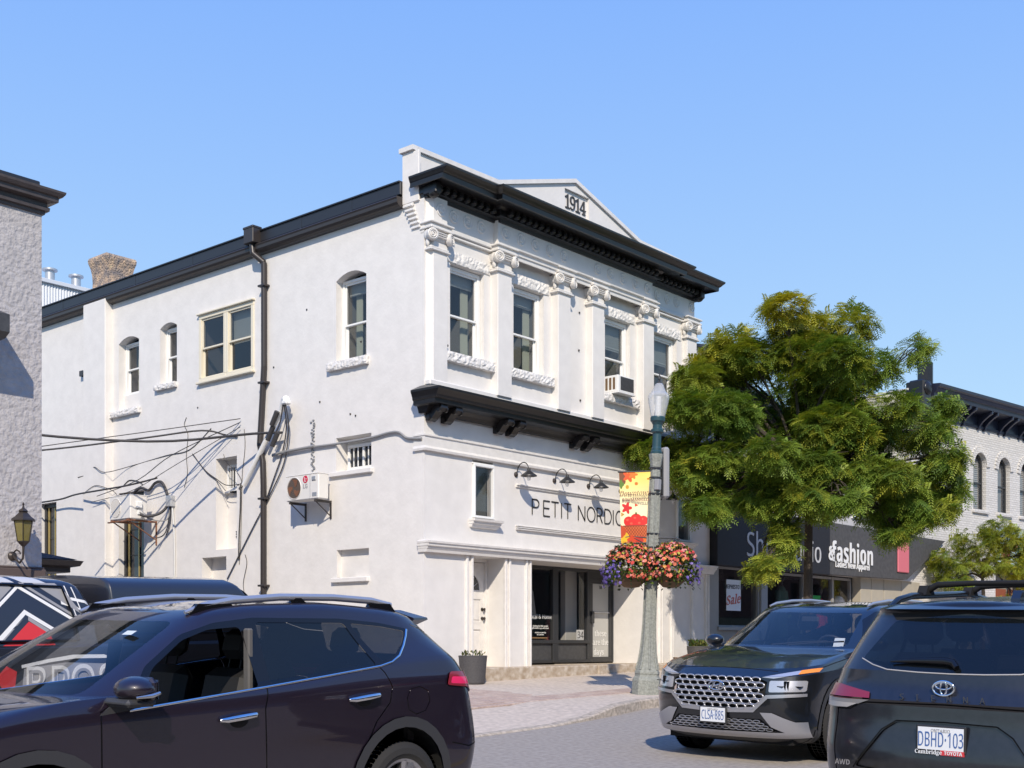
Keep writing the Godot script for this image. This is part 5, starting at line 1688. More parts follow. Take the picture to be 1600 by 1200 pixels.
func banner(o: Vector3, lean: Basis) -> void:
	var right := Vector3(0.652, 0, 0.758)
	var bs := Basis(right, Vector3.UP, right.cross(Vector3.UP)).rotated(Vector3(0.758, 0, -0.652), -0.03)
	var B := thing("banner", "yellow autumn banner with a basket of apples hung from the lamp post", "banner", o + lean * Vector3(0, 3.14, 0) - right * 0.30)
	B.basis = bs
	# cloth with a slight belly; print colours come from a computed picture
	var im := banner_image()
	var m := mat("banner_print", Color.WHITE, 0.65)
	m.albedo_texture = ImageTexture.create_from_image(im)
	m.backlight_enabled = true
	m.backlight = Color(0.25, 0.25, 0.25)
	var b := mb()
	var w := 0.54
	var h := 1.20
	var n := 12
	for i in n:
		for j in 10:
			var q := []
			for c in [[i, j], [i + 1, j], [i + 1, j + 1], [i, j + 1]]:
				var u: float = float(c[0]) / n
				var v: float = float(c[1]) / 10
				var z := 0.025 * sin(u * PI * 1.5 + v * 2.0) * sin(v * PI) + 0.012 * sin(v * 9.0) * u
				q.append([Vector3((u - 0.5) * w, (v - 0.5) * h, z), Vector2(u, 1.0 - v)])
			var nn := (q[1][0] - q[0][0] as Vector3).cross(q[3][0] - q[0][0]).normalized()
			b.tri(q[0][0], q[1][0], q[2][0], nn, nn, nn, q[0][1], q[1][1], q[2][1])
			b.tri(q[0][0], q[2][0], q[3][0], nn, nn, nn, q[0][1], q[2][1], q[3][1])
	part("cloth", b, m, B)
	for k in 2:
		var t := text_mesh(["Downtown", "BOWMANVILLE"][k], ["Droid Serif", "Droid Sans"][k], [0.080, 0.050][k], 0.003, [400, 700][k])
		var tb := mb(Transform3D(Basis(Vector3(1, 0, 0), Vector3([0.25, 0.0][k], 1, 0), Vector3(0, 0, 1)) * Basis.from_scale(Vector3([0.92, 0.92][k], 1, 1)), Vector3(-0.005, [0.235, 0.125][k], 0.046)))
		tb.add(t)
		part("banner_lettering", tb, M.dark_red, B)
	b = mb()
	b.tube([Vector3(-0.29, 0.60, 0), Vector3(0.38, 0.60, 0)], 0.013, 6)
	b.tube([Vector3(-0.29, -0.60, 0), Vector3(0.38, -0.60, 0)], 0.013, 6)
	part("banner_rod", b, M.dark_frame, B)

# the print on the banner: leaves, apples in a basket, pumpkins on cream fading to yellow
func banner_image() -> Image:
	var W := 168
	var H := 360
	var im := Image.create(W, H, false, Image.FORMAT_RGB8)
	for y in H:
		for x in W:
			var t := clampf(y / 150.0, 0, 1)
			var c := Color8(246, 214, 96).lerp(Color8(247, 232, 186), t)
			im.set_pixel(x, y, c)
	var blob := func(cx: float, cy: float, rx: float, ry: float, c: Color, k: int, wob: float):
		for y in range(maxi(0, int(cy - ry * 1.3)), mini(H, int(cy + ry * 1.3))):
			for x in range(maxi(0, int(cx - rx * 1.3)), mini(W, int(cx + rx * 1.3))):
				var dx := (x - cx) / rx
				var dy := (y - cy) / ry
				var a := atan2(dy, dx)
				var lim := 1.0 + wob * cos(a * k)
				if dx * dx + dy * dy < lim * lim:
					im.set_pixel(x, y, c)
	# autumn leaves at the top left
	blob.call(18, 25, 24, 30, Color8(120, 68, 36), 5, 0.25)
	blob.call(50, 22, 26, 24, Color8(228, 84, 28), 5, 0.3)
	blob.call(72, 14, 20, 18, Color8(240, 120, 40), 5, 0.3)
	blob.call(8, 62, 14, 20, Color8(90, 120, 40), 4, 0.2)
	blob.call(40, 76, 7, 12, Color8(200, 150, 40), 2, 0.2)
	blob.call(88, 60, 7, 10, Color8(210, 120, 40), 2, 0.2)
	blob.call(150, 38, 5, 6, Color8(200, 130, 40), 2, 0.2)
	# small red leaf
	blob.call(34, 182, 22, 24, Color8(206, 38, 34), 5, 0.32)
	blob.call(84, 168, 8, 6, Color8(210, 70, 40), 3, 0.3)
	blob.call(10, 214, 8, 8, Color8(190, 140, 60), 3, 0.3)
	# apples
	for q in [[42, 250, 25, 26], [120, 246, 24, 25], [82, 240, 30, 30], [62, 268, 22, 20], [104, 266, 22, 20]]:
		blob.call(q[0], q[1], q[2], q[3], Color8(214, 34, 28), 2, 0.03)
		blob.call(q[0] - 7, q[1] - 8, 7, 6, Color8(236, 84, 60), 2, 0.03)
	blob.call(82, 210, 4, 8, Color8(70, 80, 30), 2, 0.1)
	# basket
	for y in range(272, 340):
		var half := 66.0 - (y - 272) * 0.22
		for x in range(int(80 - half), int(80 + half)):
			var wv := (int(x / 7.0) + int((y - 272) / 9.0)) % 2
			var c := Color8(202, 98, 44) if wv == 0 else Color8(150, 62, 26)
			im.set_pixel(clampi(x, 0, W - 1), y, c)
	for x in range(12, 150):
		for k in 6:
			im.set_pixel(x, 270 + k, Color8(140, 60, 28))
	# gourds and leaves at its foot
	blob.call(16, 330, 24, 34, Color8(226, 178, 30), 3, 0.1)
	blob.call(8, 300, 16, 30, Color8(190, 70, 24), 3, 0.15)
	blob.call(58, 342, 24, 20, Color8(206, 70, 30), 4, 0.15)
	blob.call(100, 344, 26, 18, Color8(188, 48, 36), 5, 0.2)
	blob.call(136, 346, 22, 14, Color8(222, 110, 40), 5, 0.2)
	return im

func petal_shape(b: MB, p: Vector3, n: Vector3, r: float, k: int, c: Color) -> void:
	var s := n.cross(Vector3.UP if absf(n.y) < 0.9 else Vector3.RIGHT).normalized()
	var t := n.cross(s)
	b.col = c
	for i in k:
		var a := TAU * i / k
		var a0 := a - TAU / k * 0.42
		var a1 := a + TAU / k * 0.42
		var e0 := p + (s * cos(a0) + t * sin(a0)) * r * 0.85 + n * 0.004
		var e1 := p + (s * cos(a1) + t * sin(a1)) * r * 0.85 + n * 0.004
		var tip := p + (s * cos(a) + t * sin(a)) * r + n * r * 0.25
		b.tri(p, e0, tip, n, n, n)
		b.tri(p, tip, e1, n, n, n)

func leaf_blade(b: MB, p: Vector3, d: Vector3, n: Vector3, l: float, w: float, c: Color) -> void:
	var s := d.cross(n).normalized()
	b.col = c
	var m := p + d * l * 0.5 + n * l * 0.08
	b.tri(p, m + s * w, m, n)
	b.tri(p, m, m - s * w, n)
	b.tri(m, m + s * w, p + d * l, n)
	b.tri(m, p + d * l, m - s * w, n)

func flower_basket(at: Vector3, side: int) -> void:
	var F := thing("flower_basket", "left hanging basket of coral flowers on the lamp post, below the banner" if side < 0 else "right hanging basket of red and violet flowers on the lamp post", "hanging basket", at, "flower baskets hung on the lamp post")
	var b := mb()
	b.lathe(Vector3(0, -0.02, 0), [Vector2(0.0, -0.20), Vector2(0.13, -0.18), Vector2(0.22, -0.10), Vector2(0.27, 0.02), Vector2(0.26, 0.05), Vector2(0.0, 0.05)], 16)
	part("basket", b, M.coir, F)
	var r := RandomNumberGenerator.new()
	r.seed = 300 + side
	var lv := mb()
	var fl := mb()
	var dirb := Vector3(0.652, 0, 0.758) * side
	for i in 1900:
		var v := Vector3(r.randfn(), r.randfn(), r.randfn()).normalized()
		if v.y < -0.45: continue
		var p := v * Vector3(0.42, 0.36, 0.42) * r.randf_range(0.6, 1.0) + Vector3(0, 0.16, 0)
		if v.y < 0.1: p.y -= r.randf() * 0.16
		var d := (v + Vector3(r.randfn(), r.randfn() - 0.3, r.randfn()) * 0.6).normalized()
		var n := (v + Vector3(0, 0.6, 0) + Vector3(r.randfn(), r.randfn(), r.randfn()) * 0.3).normalized()
		var g := r.randf()
		var c := Color(0.13, 0.20, 0.03) if g < 0.5 else (Color(0.30, 0.33, 0.04) if g < 0.82 else Color(0.07, 0.12, 0.02))
		leaf_blade(lv, p, d, n, r.randf_range(0.06, 0.10), r.randf_range(0.018, 0.03), c)
	for i in 950:
		var v := Vector3(r.randfn(), r.randfn(), r.randfn()).normalized()
		if v.y < -0.35: continue
		var p := v * Vector3(0.45, 0.39, 0.45) * r.randf_range(0.86, 1.04) + Vector3(0, 0.16, 0)
		if v.y < 0.0: p.y -= r.randf() * 0.14
		var n := (v + Vector3(r.randfn(), r.randfn(), r.randfn()) * 0.35).normalized()
		var out := v.dot(dirb)
		if out > 0.35 and v.y < 0.25:
			petal_shape(fl, p + dirb * 0.06 - Vector3(0, r.randf() * 0.16, 0), n, r.randf_range(0.018, 0.03), 5, Color(0.13, 0.09, 0.36) if r.randf() < 0.7 else Color(0.25, 0.18, 0.5))
		else:
			var g := r.randf()
			petal_shape(fl, p, n, r.randf_range(0.018, 0.036), 4 + r.randi() % 2, Color(0.60, 0.06, 0.05) if g < 0.3 else (Color(0.74, 0.20, 0.12) if g < 0.6 else (Color(0.75, 0.30, 0.28) if g < 0.8 else (Color(0.75, 0.34, 0.08) if g < 0.9 else Color(0.40, 0.42, 0.06)))))
	# stems trailing below
	for i in 14:
		var a := r.randf() * TAU
		var p0 := Vector3(cos(a) * 0.3, -0.02, sin(a) * 0.3) + dirb * 0.1
		for k in 4:
			leaf_blade(lv, p0 + Vector3(cos(a) * 0.02 * k, -0.06 * k, sin(a) * 0.02 * k), Vector3(cos(a), -1, sin(a)).normalized(), Vector3(cos(a), 0.4, sin(a)), 0.07, 0.018, Color(0.06, 0.08, 0.03))
	part("foliage", lv, M.flower_leaf, F).set_meta("kind", "stuff")
	part("flowers", fl, M.petal, F).set_meta("kind", "stuff")

func planters() -> void:
	for k in 2:
		var p: Vector3 = [Vector3(0.72, 0, 0.55), Vector3(8.35, 0, 0.62)][k]
		p.y = walk_y(p.x, p.z)
		var P := thing("planter", ["dark grey round planter by the white side door, thin green shoots", "dark grey round planter by the right pilasters, bushy yellow-green plant"][k], "planter", p, "planters along the shopfront")
		var b := mb()
		b.lathe(Vector3.ZERO, [Vector2(0.0, 0.0), Vector2(0.21, 0.0), Vector2(0.225, 0.03), Vector2(0.265, 0.50), Vector2(0.27, 0.515), Vector2(0.262, 0.525), Vector2(0.245, 0.515), Vector2(0.24, 0.45)], 28)
		part("pot", b, M.planter, P)
		b = mb()
		b.lathe(Vector3.ZERO, [Vector2(0.242, 0.46), Vector2(0.0, 0.475)], 16)
		part("soil", b, M.soil, P)
		var r := RandomNumberGenerator.new()
		r.seed = 40 + k
		b = mb()
		for i in [70, 420][k]:
			var a := r.randf() * TAU
			var rad := sqrt(r.randf()) * 0.2
			var p0 := Vector3(cos(a) * rad, 0.46 + r.randf() * [0.12, 0.17][k], sin(a) * rad)
			var d := Vector3(cos(a) * r.randf(), 0.9, sin(a) * r.randf()).normalized()
			leaf_blade(b, p0, d, Vector3(r.randfn(), 0.5, r.randfn()).normalized(), r.randf_range(0.05, 0.10), 0.018, [Color(0.05, 0.10, 0.02), Color(0.14, 0.17, 0.03), Color(0.22, 0.22, 0.06)][r.randi() % 3])
		part("plant", b, M.flower_leaf, P).set_meta("kind", "stuff")
	# small dark pot beside the right planter
	var q := Vector3(7.95, 0, 0.35)
	q.y = walk_y(q.x, q.z)
	var o := thing("flower_pot", "small brown pot half hidden left of the bushy planter", "flower pot", q)
	var b := mb()
	b.lathe(Vector3.ZERO, [Vector2(0.0, 0.0), Vector2(0.10, 0.0), Vector2(0.13, 0.22), Vector2(0.14, 0.27), Vector2(0.12, 0.27), Vector2(0.11, 0.22), Vector2(0.0, 0.22)], 16)
	part("pot", b, M.coir, o)

# an outdoor air unit: cabinet with a fan behind a round grille, on brackets. Front looks along +z of its own axes.
func air_unit(called: String, label: String, t: Transform3D, w: float, h: float, d: float, fan_x: float, fan_r: float) -> Node3D:
	var A := thing(called, label, "air conditioner", t.origin, "outdoor air units on the side wall")
	A.basis = t.basis
	var b := mb()
	b.box(Vector3(-w / 2, 0, -d / 2), Vector3(w / 2, h, d / 2), 0.02)
	b.box(Vector3(-w / 2 - 0.006, h - 0.012, -d / 2 - 0.006), Vector3(w / 2 + 0.006, h + 0.008, d / 2 + 0.006), 0.006)
	part("cabinet", b, M.ac_white, A)
	b = mb(Transform3D(Basis(Vector3(1, 0, 0), Vector3(0, 0, 1), Vector3(0, -1, 0)), Vector3(fan_x, h * 0.5, d / 2)))
	b.lathe(Vector3.ZERO, [Vector2(fan_r, 0.002), Vector2(fan_r + 0.012, 0.012), Vector2(fan_r + 0.02, 0.002)], 28)
	part("fan_ring", b, M.ac_white, A)
	b = mb(Transform3D(Basis(Vector3(1, 0, 0), Vector3(0, 0, 1), Vector3(0, -1, 0)), Vector3(fan_x, h * 0.5, d / 2)))
	b.lathe(Vector3.ZERO, [Vector2(fan_r, 0.003), Vector2(0.0, 0.003)], 28)
	part("fan_opening", b, M.ac_grille, A)
	return A

func air_units() -> void:
	# the unit with three brown blades showing, by the rain pipe
	var bs := Basis(Vector3(0, 0, 1), Vector3(0, 1, 0), Vector3(-1, 0, 0))
	var A := air_unit("air_unit", "beige air unit with three brown fan blades, right of the rain pipe", Transform3D(bs, Vector3(-0.30, 4.03, -2.93)), 0.98, 0.50, 0.26, -0.24, 0.20)
	var b := mb(Transform3D(Basis.IDENTITY, Vector3(-0.24, 0.25, 0.137)))
	for k in 3:
		var a := TAU * k / 3 + 0.4
		for i in 5:
			var r0 := 0.04 + i * 0.03
			var a0 := a + i * 0.12
			b.quad(Vector3(cos(a0) * r0, sin(a0) * r0, 0.004), Vector3(cos(a0 + 0.9) * r0, sin(a0 + 0.9) * r0, 0.0), Vector3(cos(a0 + 1.02) * (r0 + 0.03), sin(a0 + 1.02) * (r0 + 0.03), 0.0), Vector3(cos(a0 + 0.12) * (r0 + 0.03), sin(a0 + 0.12) * (r0 + 0.03), 0.004), Vector3(0, 0, 1))
	part("fan_blades", b, M.rusty, A)
	b = mb(Transform3D(Basis.IDENTITY, Vector3(-0.24, 0.25, 0.148)))
	for k in 5:
		var rr := 0.05 + k * 0.036
		var p := []
		for i in 25:
			p.append(Vector3(cos(TAU * i / 24) * rr, sin(TAU * i / 24) * rr, 0))
		b.tube(p, 0.0025, 3, false)
	part("fan_guard", b, M.rusty, A)
	b = mb(Transform3D(Basis(Vector3(1, 0, 0), Vector3(0, 0, 1), Vector3(0, -1, 0)), Vector3(0.10, 0.40, 0.131)))
	b.lathe(Vector3.ZERO, [Vector2(0.075, 0.001), Vector2(0.07, 0.006), Vector2(0.0, 0.006)], 20)
	var bad := part("badge", b, M.logo_red, A)
	b = mb(Transform3D(Basis.IDENTITY, Vector3(0.10, 0.40, 0.139)))
	b.box(Vector3(-0.02, -0.045, 0), Vector3(-0.008, 0.04, 0.002))
	b.box(Vector3(-0.008, -0.045, 0), Vector3(0.03, -0.032, 0.002))
	b.box(Vector3(0.005, 0.0, 0), Vector3(0.052, 0.01, 0.002))
	part("badge_mark", b, M.vinyl_white, bad)
	var tb := mb(Transform3D(Basis.IDENTITY, Vector3(0.10, 0.265, 0.133)))
	tb.add(text_mesh("LG", "Droid Sans", 0.085, 0.003, 700))
	part("badge_letters", tb, M.speaker_grey, A)
	b = mb()
	b.box(Vector3(0.235, 0.01, 0.128), Vector3(0.245, 0.49, 0.133))
	b.box(Vector3(0.30, 0.36, 0.128), Vector3(0.42, 0.44, 0.15), 0.008)
	b.box(Vector3(0.30, 0.05, 0.128), Vector3(0.44, 0.13, 0.134), 0.002)
	part("service_panel", b, M.galvanised, A)
	b = mb()
	for x in [-0.40, 0.36]:
		b.box(Vector3(x - 0.02, -0.05, -0.29), Vector3(x + 0.02, -0.004, 0.12), 0.004)
		b.tube([Vector3(x, -0.03, 0.10), Vector3(x, -0.30, -0.28)], 0.013, 5)
		b.box(Vector3(x - 0.02, -0.36, -0.30), Vector3(x + 0.02, 0.0, -0.28), 0.0)
	part("wall_bracket", b, M.gutter_brown, A)
	# the unit with a slatted oval grille over the tall window
	var C := air_unit("air_unit", "white air unit with slatted grille, on brackets before the tall window", Transform3D(bs, Vector3(-0.52, 4.02, -8.93)), 0.86, 0.54, 0.44, -0.16, 0.20)
	b = mb()
	for k in 9:
		var x := -0.16 - 0.18 + k * 0.045
		var hh := sqrt(maxf(0.0004, 0.04 - pow(x + 0.16, 2)))
		b.box(Vector3(x - 0.012, 0.27 - hh, 0.222), Vector3(x + 0.012, 0.27 + hh, 0.232), 0.0)
	part("grille_slat", b, M.ac_white, C)
	b = mb()
	b.box(Vector3(0.43, 0.24, -0.05), Vector3(0.50, 0.40, 0.10), 0.015)
	b.box(Vector3(0.43, 0.10, -0.08), Vector3(0.46, 0.22, 0.05), 0.01)
	part("valve_cover", b, M.vinyl_white, C)
	b = mb()
	for x in [-0.30, 0.33]:
		b.box(Vector3(x - 0.025, -0.045, -0.52), Vector3(x + 0.025, -0.004, 0.26), 0.004)
		b.tube([Vector3(x, -0.03, 0.22), Vector3(x, -0.42, -0.48)], 0.016, 5)
		b.box(Vector3(x - 0.02, -0.55, -0.52), Vector3(x + 0.02, 0.0, -0.50), 0.0)
	b.box(Vector3(-0.55, -0.05, 0.16), Vector3(0.55, -0.02, 0.20), 0.004)
	part("wall_bracket", b, M.rusty, C)
	# fat insulated pipe loop and thin leads from this unit
	cable("pipe_loop", [Vector3(0.48, 0.1, 0.0), Vector3(0.62, 0.06, -0.1), Vector3(0.78, 0.14, -0.32), Vector3(0.86, 0.34, -0.46), Vector3(0.80, 0.62, -0.47), Vector3(0.62, 0.86, -0.46), Vector3(0.36, 0.86, -0.46), Vector3(0.1, 0.72, -0.46), Vector3(-0.2, 0.80, -0.46), Vector3(-0.5, 0.72, -0.46), Vector3(-0.52, 0.60, -0.46)], 0.032, M.cable, C, 8)
	cable("lead", [Vector3(0.46, 0.16, 0.0), Vector3(0.60, 0.0, -0.2), Vector3(0.86, 0.0, -0.45), Vector3(0.92, 0.4, -0.48)], 0.014, M.grey_cable, C)
	cable("lead", [Vector3(0.9, 0.3, -0.48), Vector3(0.84, -0.1, -0.48), Vector3(0.70, -0.34, -0.46), Vector3(0.62, -0.42, -0.3)], 0.014, M.cable, C)
	cable("lead", [Vector3(0.94, 0.3, -0.48), Vector3(0.92, -0.05, -0.48), Vector3(0.78, -0.36, -0.48)], 0.012, M.cable, C)
	# window unit in the upper storey
	var Wn := thing("window_air_unit", "white window air conditioner in the third upper front window, under the raised sash", "air conditioner", Vector3(5.96, 6.69, 0.0))
	b = mb()
	b.box(Vector3(-0.30, 0.0, -0.3), Vector3(0.30, 0.36, 0.28), 0.012)
	b.box(Vector3(-0.32, -0.035, -0.1), Vector3(0.32, 0.0, 0.30), 0.006)
	part("cabinet", b, M.vinyl_white, Wn)
	b = mb()
	b.box(Vector3(-0.21, 0.04, 0.279), Vector3(0.28, 0.33, 0.284))
	part("rear_fins", b, M.dark_panel, Wn)
	b = mb()
	for k in 4:
		b.box(Vector3(-0.304, 0.05, -0.16 + k * 0.1), Vector3(-0.299, 0.31, -0.10 + k * 0.1))
	part("side_louvre", b, M.coir, Wn)

func gooseneck_lamps() -> void:
	var first: Node3D
	for k in 5:
		var x: float = [2.58, 3.80, 4.96, 6.12, 7.72][k]
		var lb: String = ["black gooseneck sign lamp above the letters PE, first from the left", "black gooseneck sign lamp above the gap between the two words", "black gooseneck sign lamp above the letters RD, left of the banner", "black gooseneck sign lamp hidden behind the yellow banner", "black gooseneck sign lamp right of the lamp post, over the shaded wall"][k]
		var o: Node3D
		if k == 0:
			o = thing("sign_lamp", lb, "wall lamp", Vector3(x, 4.58, 0.0), "gooseneck lamps over the shop sign")
			first = o
			var b := mb(Transform3D(Basis(Vector3(1, 0, 0), Vector3(0, 0, 1), Vector3(0, -1, 0)), Vector3.ZERO))
			b.lathe(Vector3.ZERO, [Vector2(0.055, 0.0), Vector2(0.05, 0.02), Vector2(0.025, 0.04), Vector2(0.0, 0.045)], 14)
			part("wall_rose", b, M.bronze, o)
			b = mb()
			var p := []
			for i in 15:
				var t := i / 14.0
				p.append(Vector3(0, sin(t * PI) * 0.20 + 0.05 * t, 0.03 + 0.31 * (0.5 - 0.5 * cos(t * PI))))
			p.append(Vector3(0, 0.02, 0.34))
			b.tube(p, 0.011, 6)
			part("arm", b, M.dark_frame, o)
			b = mb()
			b.lathe(Vector3(0, 0.0, 0.34), [Vector2(0.0, 0.10), Vector2(0.03, 0.095), Vector2(0.035, 0.05), Vector2(0.16, -0.045), Vector2(0.165, -0.06), Vector2(0.15, -0.05), Vector2(0.03, 0.03), Vector2(0.0, 0.03)], 20)
			part("shade", b, M.dark_frame, o)
			b = mb()
			b.lathe(Vector3(0, -0.02, 0.34), [Vector2(0.0, -0.13), Vector2(0.03, -0.12), Vector2(0.042, -0.08), Vector2(0.042, 0.0), Vector2(0.0, 0.03)], 10)
			part("jar_glass", b, M.globe_glass, o)
		else:
			o = first.duplicate()
			o.name = numbered("sign_lamp")
			add_child(o, true)
			o.position = Vector3(x, 4.58, 0.0)
			o.set_meta("label", lb)

# thin drawn capitals, stroke by stroke
func stroke_letter(ch: String, h: float, w: float) -> MB:
	var b := mb()
	var t := 0.014
	var line := func(a: Vector2, c: Vector2):
		b.tube([Vector3(a.x, a.y, 0.012), Vector3(c.x, c.y, 0.012)], t, 4)
	var arc := func(cx: float, cy: float, rx: float, ry: float, a0: float, a1: float):
		var p := []
		for i in 21:
			var a := lerpf(a0, a1, i / 20.0)
			p.append(Vector3(cx + cos(a) * rx, cy + sin(a) * ry, 0.012))
		b.tube(p, t, 4)
	match ch:
		"P":
			line.call(Vector2(0, 0), Vector2(0, h)); line.call(Vector2(0, h), Vector2(w * 0.5, h)); line.call(Vector2(0, h * 0.48), Vector2(w * 0.5, h * 0.48)); arc.call(w * 0.5, h * 0.74, w * 0.42, h * 0.26, -PI / 2, PI / 2)
		"E":
			line.call(Vector2(0, 0), Vector2(0, h)); line.call(Vector2(0, h), Vector2(w, h)); line.call(Vector2(0, h * 0.52), Vector2(w * 0.9, h * 0.52)); line.call(Vector2(0, 0), Vector2(w, 0))
		"T":
			line.call(Vector2(w * 0.5, 0), Vector2(w * 0.5, h)); line.call(Vector2(0, h), Vector2(w, h))
		"I":
			line.call(Vector2(0, 0), Vector2(0, h))
		"N":
			line.call(Vector2(0, 0), Vector2(0, h)); line.call(Vector2(0, h), Vector2(w, 0)); line.call(Vector2(w, 0), Vector2(w, h))
		"O":
			arc.call(w * 0.5, h * 0.5, w * 0.5, h * 0.5, 0, TAU)
		"R":
			line.call(Vector2(0, 0), Vector2(0, h)); line.call(Vector2(0, h), Vector2(w * 0.5, h)); line.call(Vector2(0, h * 0.48), Vector2(w * 0.5, h * 0.48)); arc.call(w * 0.5, h * 0.74, w * 0.42, h * 0.26, -PI / 2, PI / 2); line.call(Vector2(w * 0.5, h * 0.48), Vector2(w * 0.95, 0))
		"D":
			line.call(Vector2(0, 0), Vector2(0, h)); line.call(Vector2(0, h), Vector2(w * 0.4, h)); line.call(Vector2(0, 0), Vector2(w * 0.4, 0)); arc.call(w * 0.4, h * 0.5, w * 0.6, h * 0.5, -PI / 2, PI / 2)
		"C":
			arc.call(w * 0.5, h * 0.5, w * 0.5, h * 0.5, 0.75, TAU - 0.75)
	return b

func shop_sign() -> void:
	var S := thing("shop_sign", "thin black capital letters of the shop sign on the white wall", "sign", Vector3(3.08, 3.83, 0.0))
	var xs := [0.0, 0.34, 0.66, 0.92, 1.0, 1.52, 1.86, 2.29, 2.59, 2.97, 3.08]
	var letters := "PETITNORDIC"
	var ws := [0.23, 0.2, 0.23, 0.0, 0.22, 0.23, 0.28, 0.20, 0.24, 0.0, 0.25]
	var at := [0.0, 0.36, 0.62, 0.95, 1.05, 1.52, 1.83, 2.18, 2.46, 2.77, 2.87]
	for k in letters.length():
		var o := part("sign_letter", stroke_letter(letters[k], 0.31, ws[k]), M.ink, S)
		o.position = Vector3(at[k], 0, 0)

func overhead_cables() -> void:
	var defs := [
		["thick black service cable sagging across the lane to the mast", 0.028, [[-3.9, 5.5, 0.15], [-4.6, 5.53, 0.35], [-6.5, 5.42, 1.6], [-8.0, 5.5, 4.2], [-9.4, 5.95, 7.2]]],
		["twisted cable bundle reaching the wall below the cream window", 0.020, [[-5.55, 5.62, 0.03], [-5.9, 5.68, 0.06], [-6.3, 5.78, 0.4], [-7.2, 5.62, 1.2], [-8.6, 5.35, 2.6], [-10.0, 5.1, 4.4], [-11.4, 4.95, 7.0]]],
		["thin straight wire, upper one from the wall hook down to the left", 0.010, [[-5.42, 5.98, 0.04], [-7.4, 5.55, 2.0], [-9.4, 5.05, 4.4], [-11.0, 4.72, 7.0]]],
		["thin wire, steep one from the wall hook down to the tall window head", 0.010, [[-5.42, 5.90, 0.05], [-7.2, 5.35, 0.5], [-8.8, 4.95, 0.35], [-10.6, 4.72, 0.32]]],
		["thin wire, lowest one from the wall hook down to the tall window head", 0.008, [[-5.42, 5.80, 0.05], [-7.2, 5.15, 0.4], [-9.2, 4.75, 0.25], [-10.9, 4.6, 0.3]]],
		["black cable running along the heads of the two tall windows", 0.022, [[-8.4, 4.98, 0.12], [-9.2, 4.86, 0.35], [-10.3, 4.82, 0.45], [-11.6, 4.84, 0.3], [-12.6, 4.80, 0.2], [-14.2, 4.78, 0.3]]],
	]
	for d in defs:
		var p := []
		for q in d[2]:
			p.append(Vector3(-q[2], q[1], q[0]))
		var o := cable("overhead_cable", p, d[1], M.cable, self)
		tag(o, d[0], "cable", "cables at the lane wall")

func window_goods() -> void:
	# things in the dark display window
	var T := thing("display_table", "light wooden display stand in the left pane of the shop window", "table", Vector3(4.55, 0.8, -1.35))
	var b := mb()
	b.box(Vector3(-0.55, 0.52, -0.2), Vector3(0.45, 0.56, 0.2), 0.006)
	part("tabletop", b, M.light_wood, T)
	for x in [-0.5, 0.4]:
		for z in [-0.16, 0.16]:
			b = mb()
			b.box(Vector3(x - 0.02, 0, z - 0.02), Vector3(x + 0.02, 0.52, z + 0.02))
			part("leg", b, M.light_wood, T)
	b = mb()
	b.box(Vector3(-0.08, 0.56, -0.05), Vector3(0.06, 1.05, 0.02), 0.01)
	part("post", b, M.light_wood, T)
	var C := thing("hanging_shirt", "small grey garment hung in the left pane of the shop window", "garment", Vector3(4.6, 1.75, -1.4))
	b = mb()
	b.prism(PackedVector2Array([Vector2(-0.3, 0.0), Vector2(0.28, 0.0), Vector2(0.16, 0.62), Vector2(0.05, 0.70), Vector2(-0.05, 0.70), Vector2(-0.16, 0.62)]), -0.04, 0.04)
	part("garment", b, M.flat_grey, C)
	var P := thing("plaid_coat", "small red plaid coat standing in the right pane of the shop window", "coat", Vector3(5.32, 1.30, -1.3))
	b = mb()
	b.lathe(Vector3.ZERO, [Vector2(0.15, 0.0), Vector2(0.15, 0.3), Vector2(0.12, 0.44), Vector2(0.05, 0.52), Vector2(0, 0.52)], 12)
	part("coat", b, M.plaid, P)
	var r := thing("pendant_bulb", "white pendant bulb hanging behind the left pane of the shop window", "lamp", Vector3(4.8, 2.25, -1.8))
	b = mb()
	b.ball(Vector3(0, 0, 0), Vector3(0.085, 0.085, 0.085), 14, 10)
	part("bulb", b, M.vinyl_white, r)
	b = mb()
	b.tube([Vector3(0, 0.07, 0), Vector3(0.05, 0.7, 0)], 0.008, 5)
	part("flex", b, M.grey_cable, r)

func plaid_image() -> ImageTexture:
	var im := Image.create(32, 32, false, Image.FORMAT_RGB8)
	im.fill(Color8(140, 60, 66))
	for k in 4:
		im.fill_rect(Rect2i(k * 8, 0, 2, 32), Color8(196, 150, 150))
		im.fill_rect(Rect2i(0, k * 8, 32, 2), Color8(90, 40, 46))
	return ImageTexture.create_from_image(im)

# ---------------------------------------------------------------- vehicles
func along(k, x: float) -> float:
	# value at x from a number or a list of [x, value], smoothly joined
	if not k is Array:
		return float(k)
	if x <= k[0][0]: return k[0][1]
	for i in k.size() - 1:
		if x <= k[i + 1][0]:
			var t: float = (x - k[i][0]) / (k[i + 1][0] - k[i][0])
			var a: float = k[maxi(i - 1, 0)][1]
			var d: float = k[mini(i + 2, k.size() - 1)][1]
			return lerpf(lerpf(k[i][1], k[i + 1][1], t), cubic_interpolate(k[i][1], k[i + 1][1], a, d, t), 0.6)
	return k[k.size() - 1][1]

const NF := 26
const NS := 46
const NR := 22

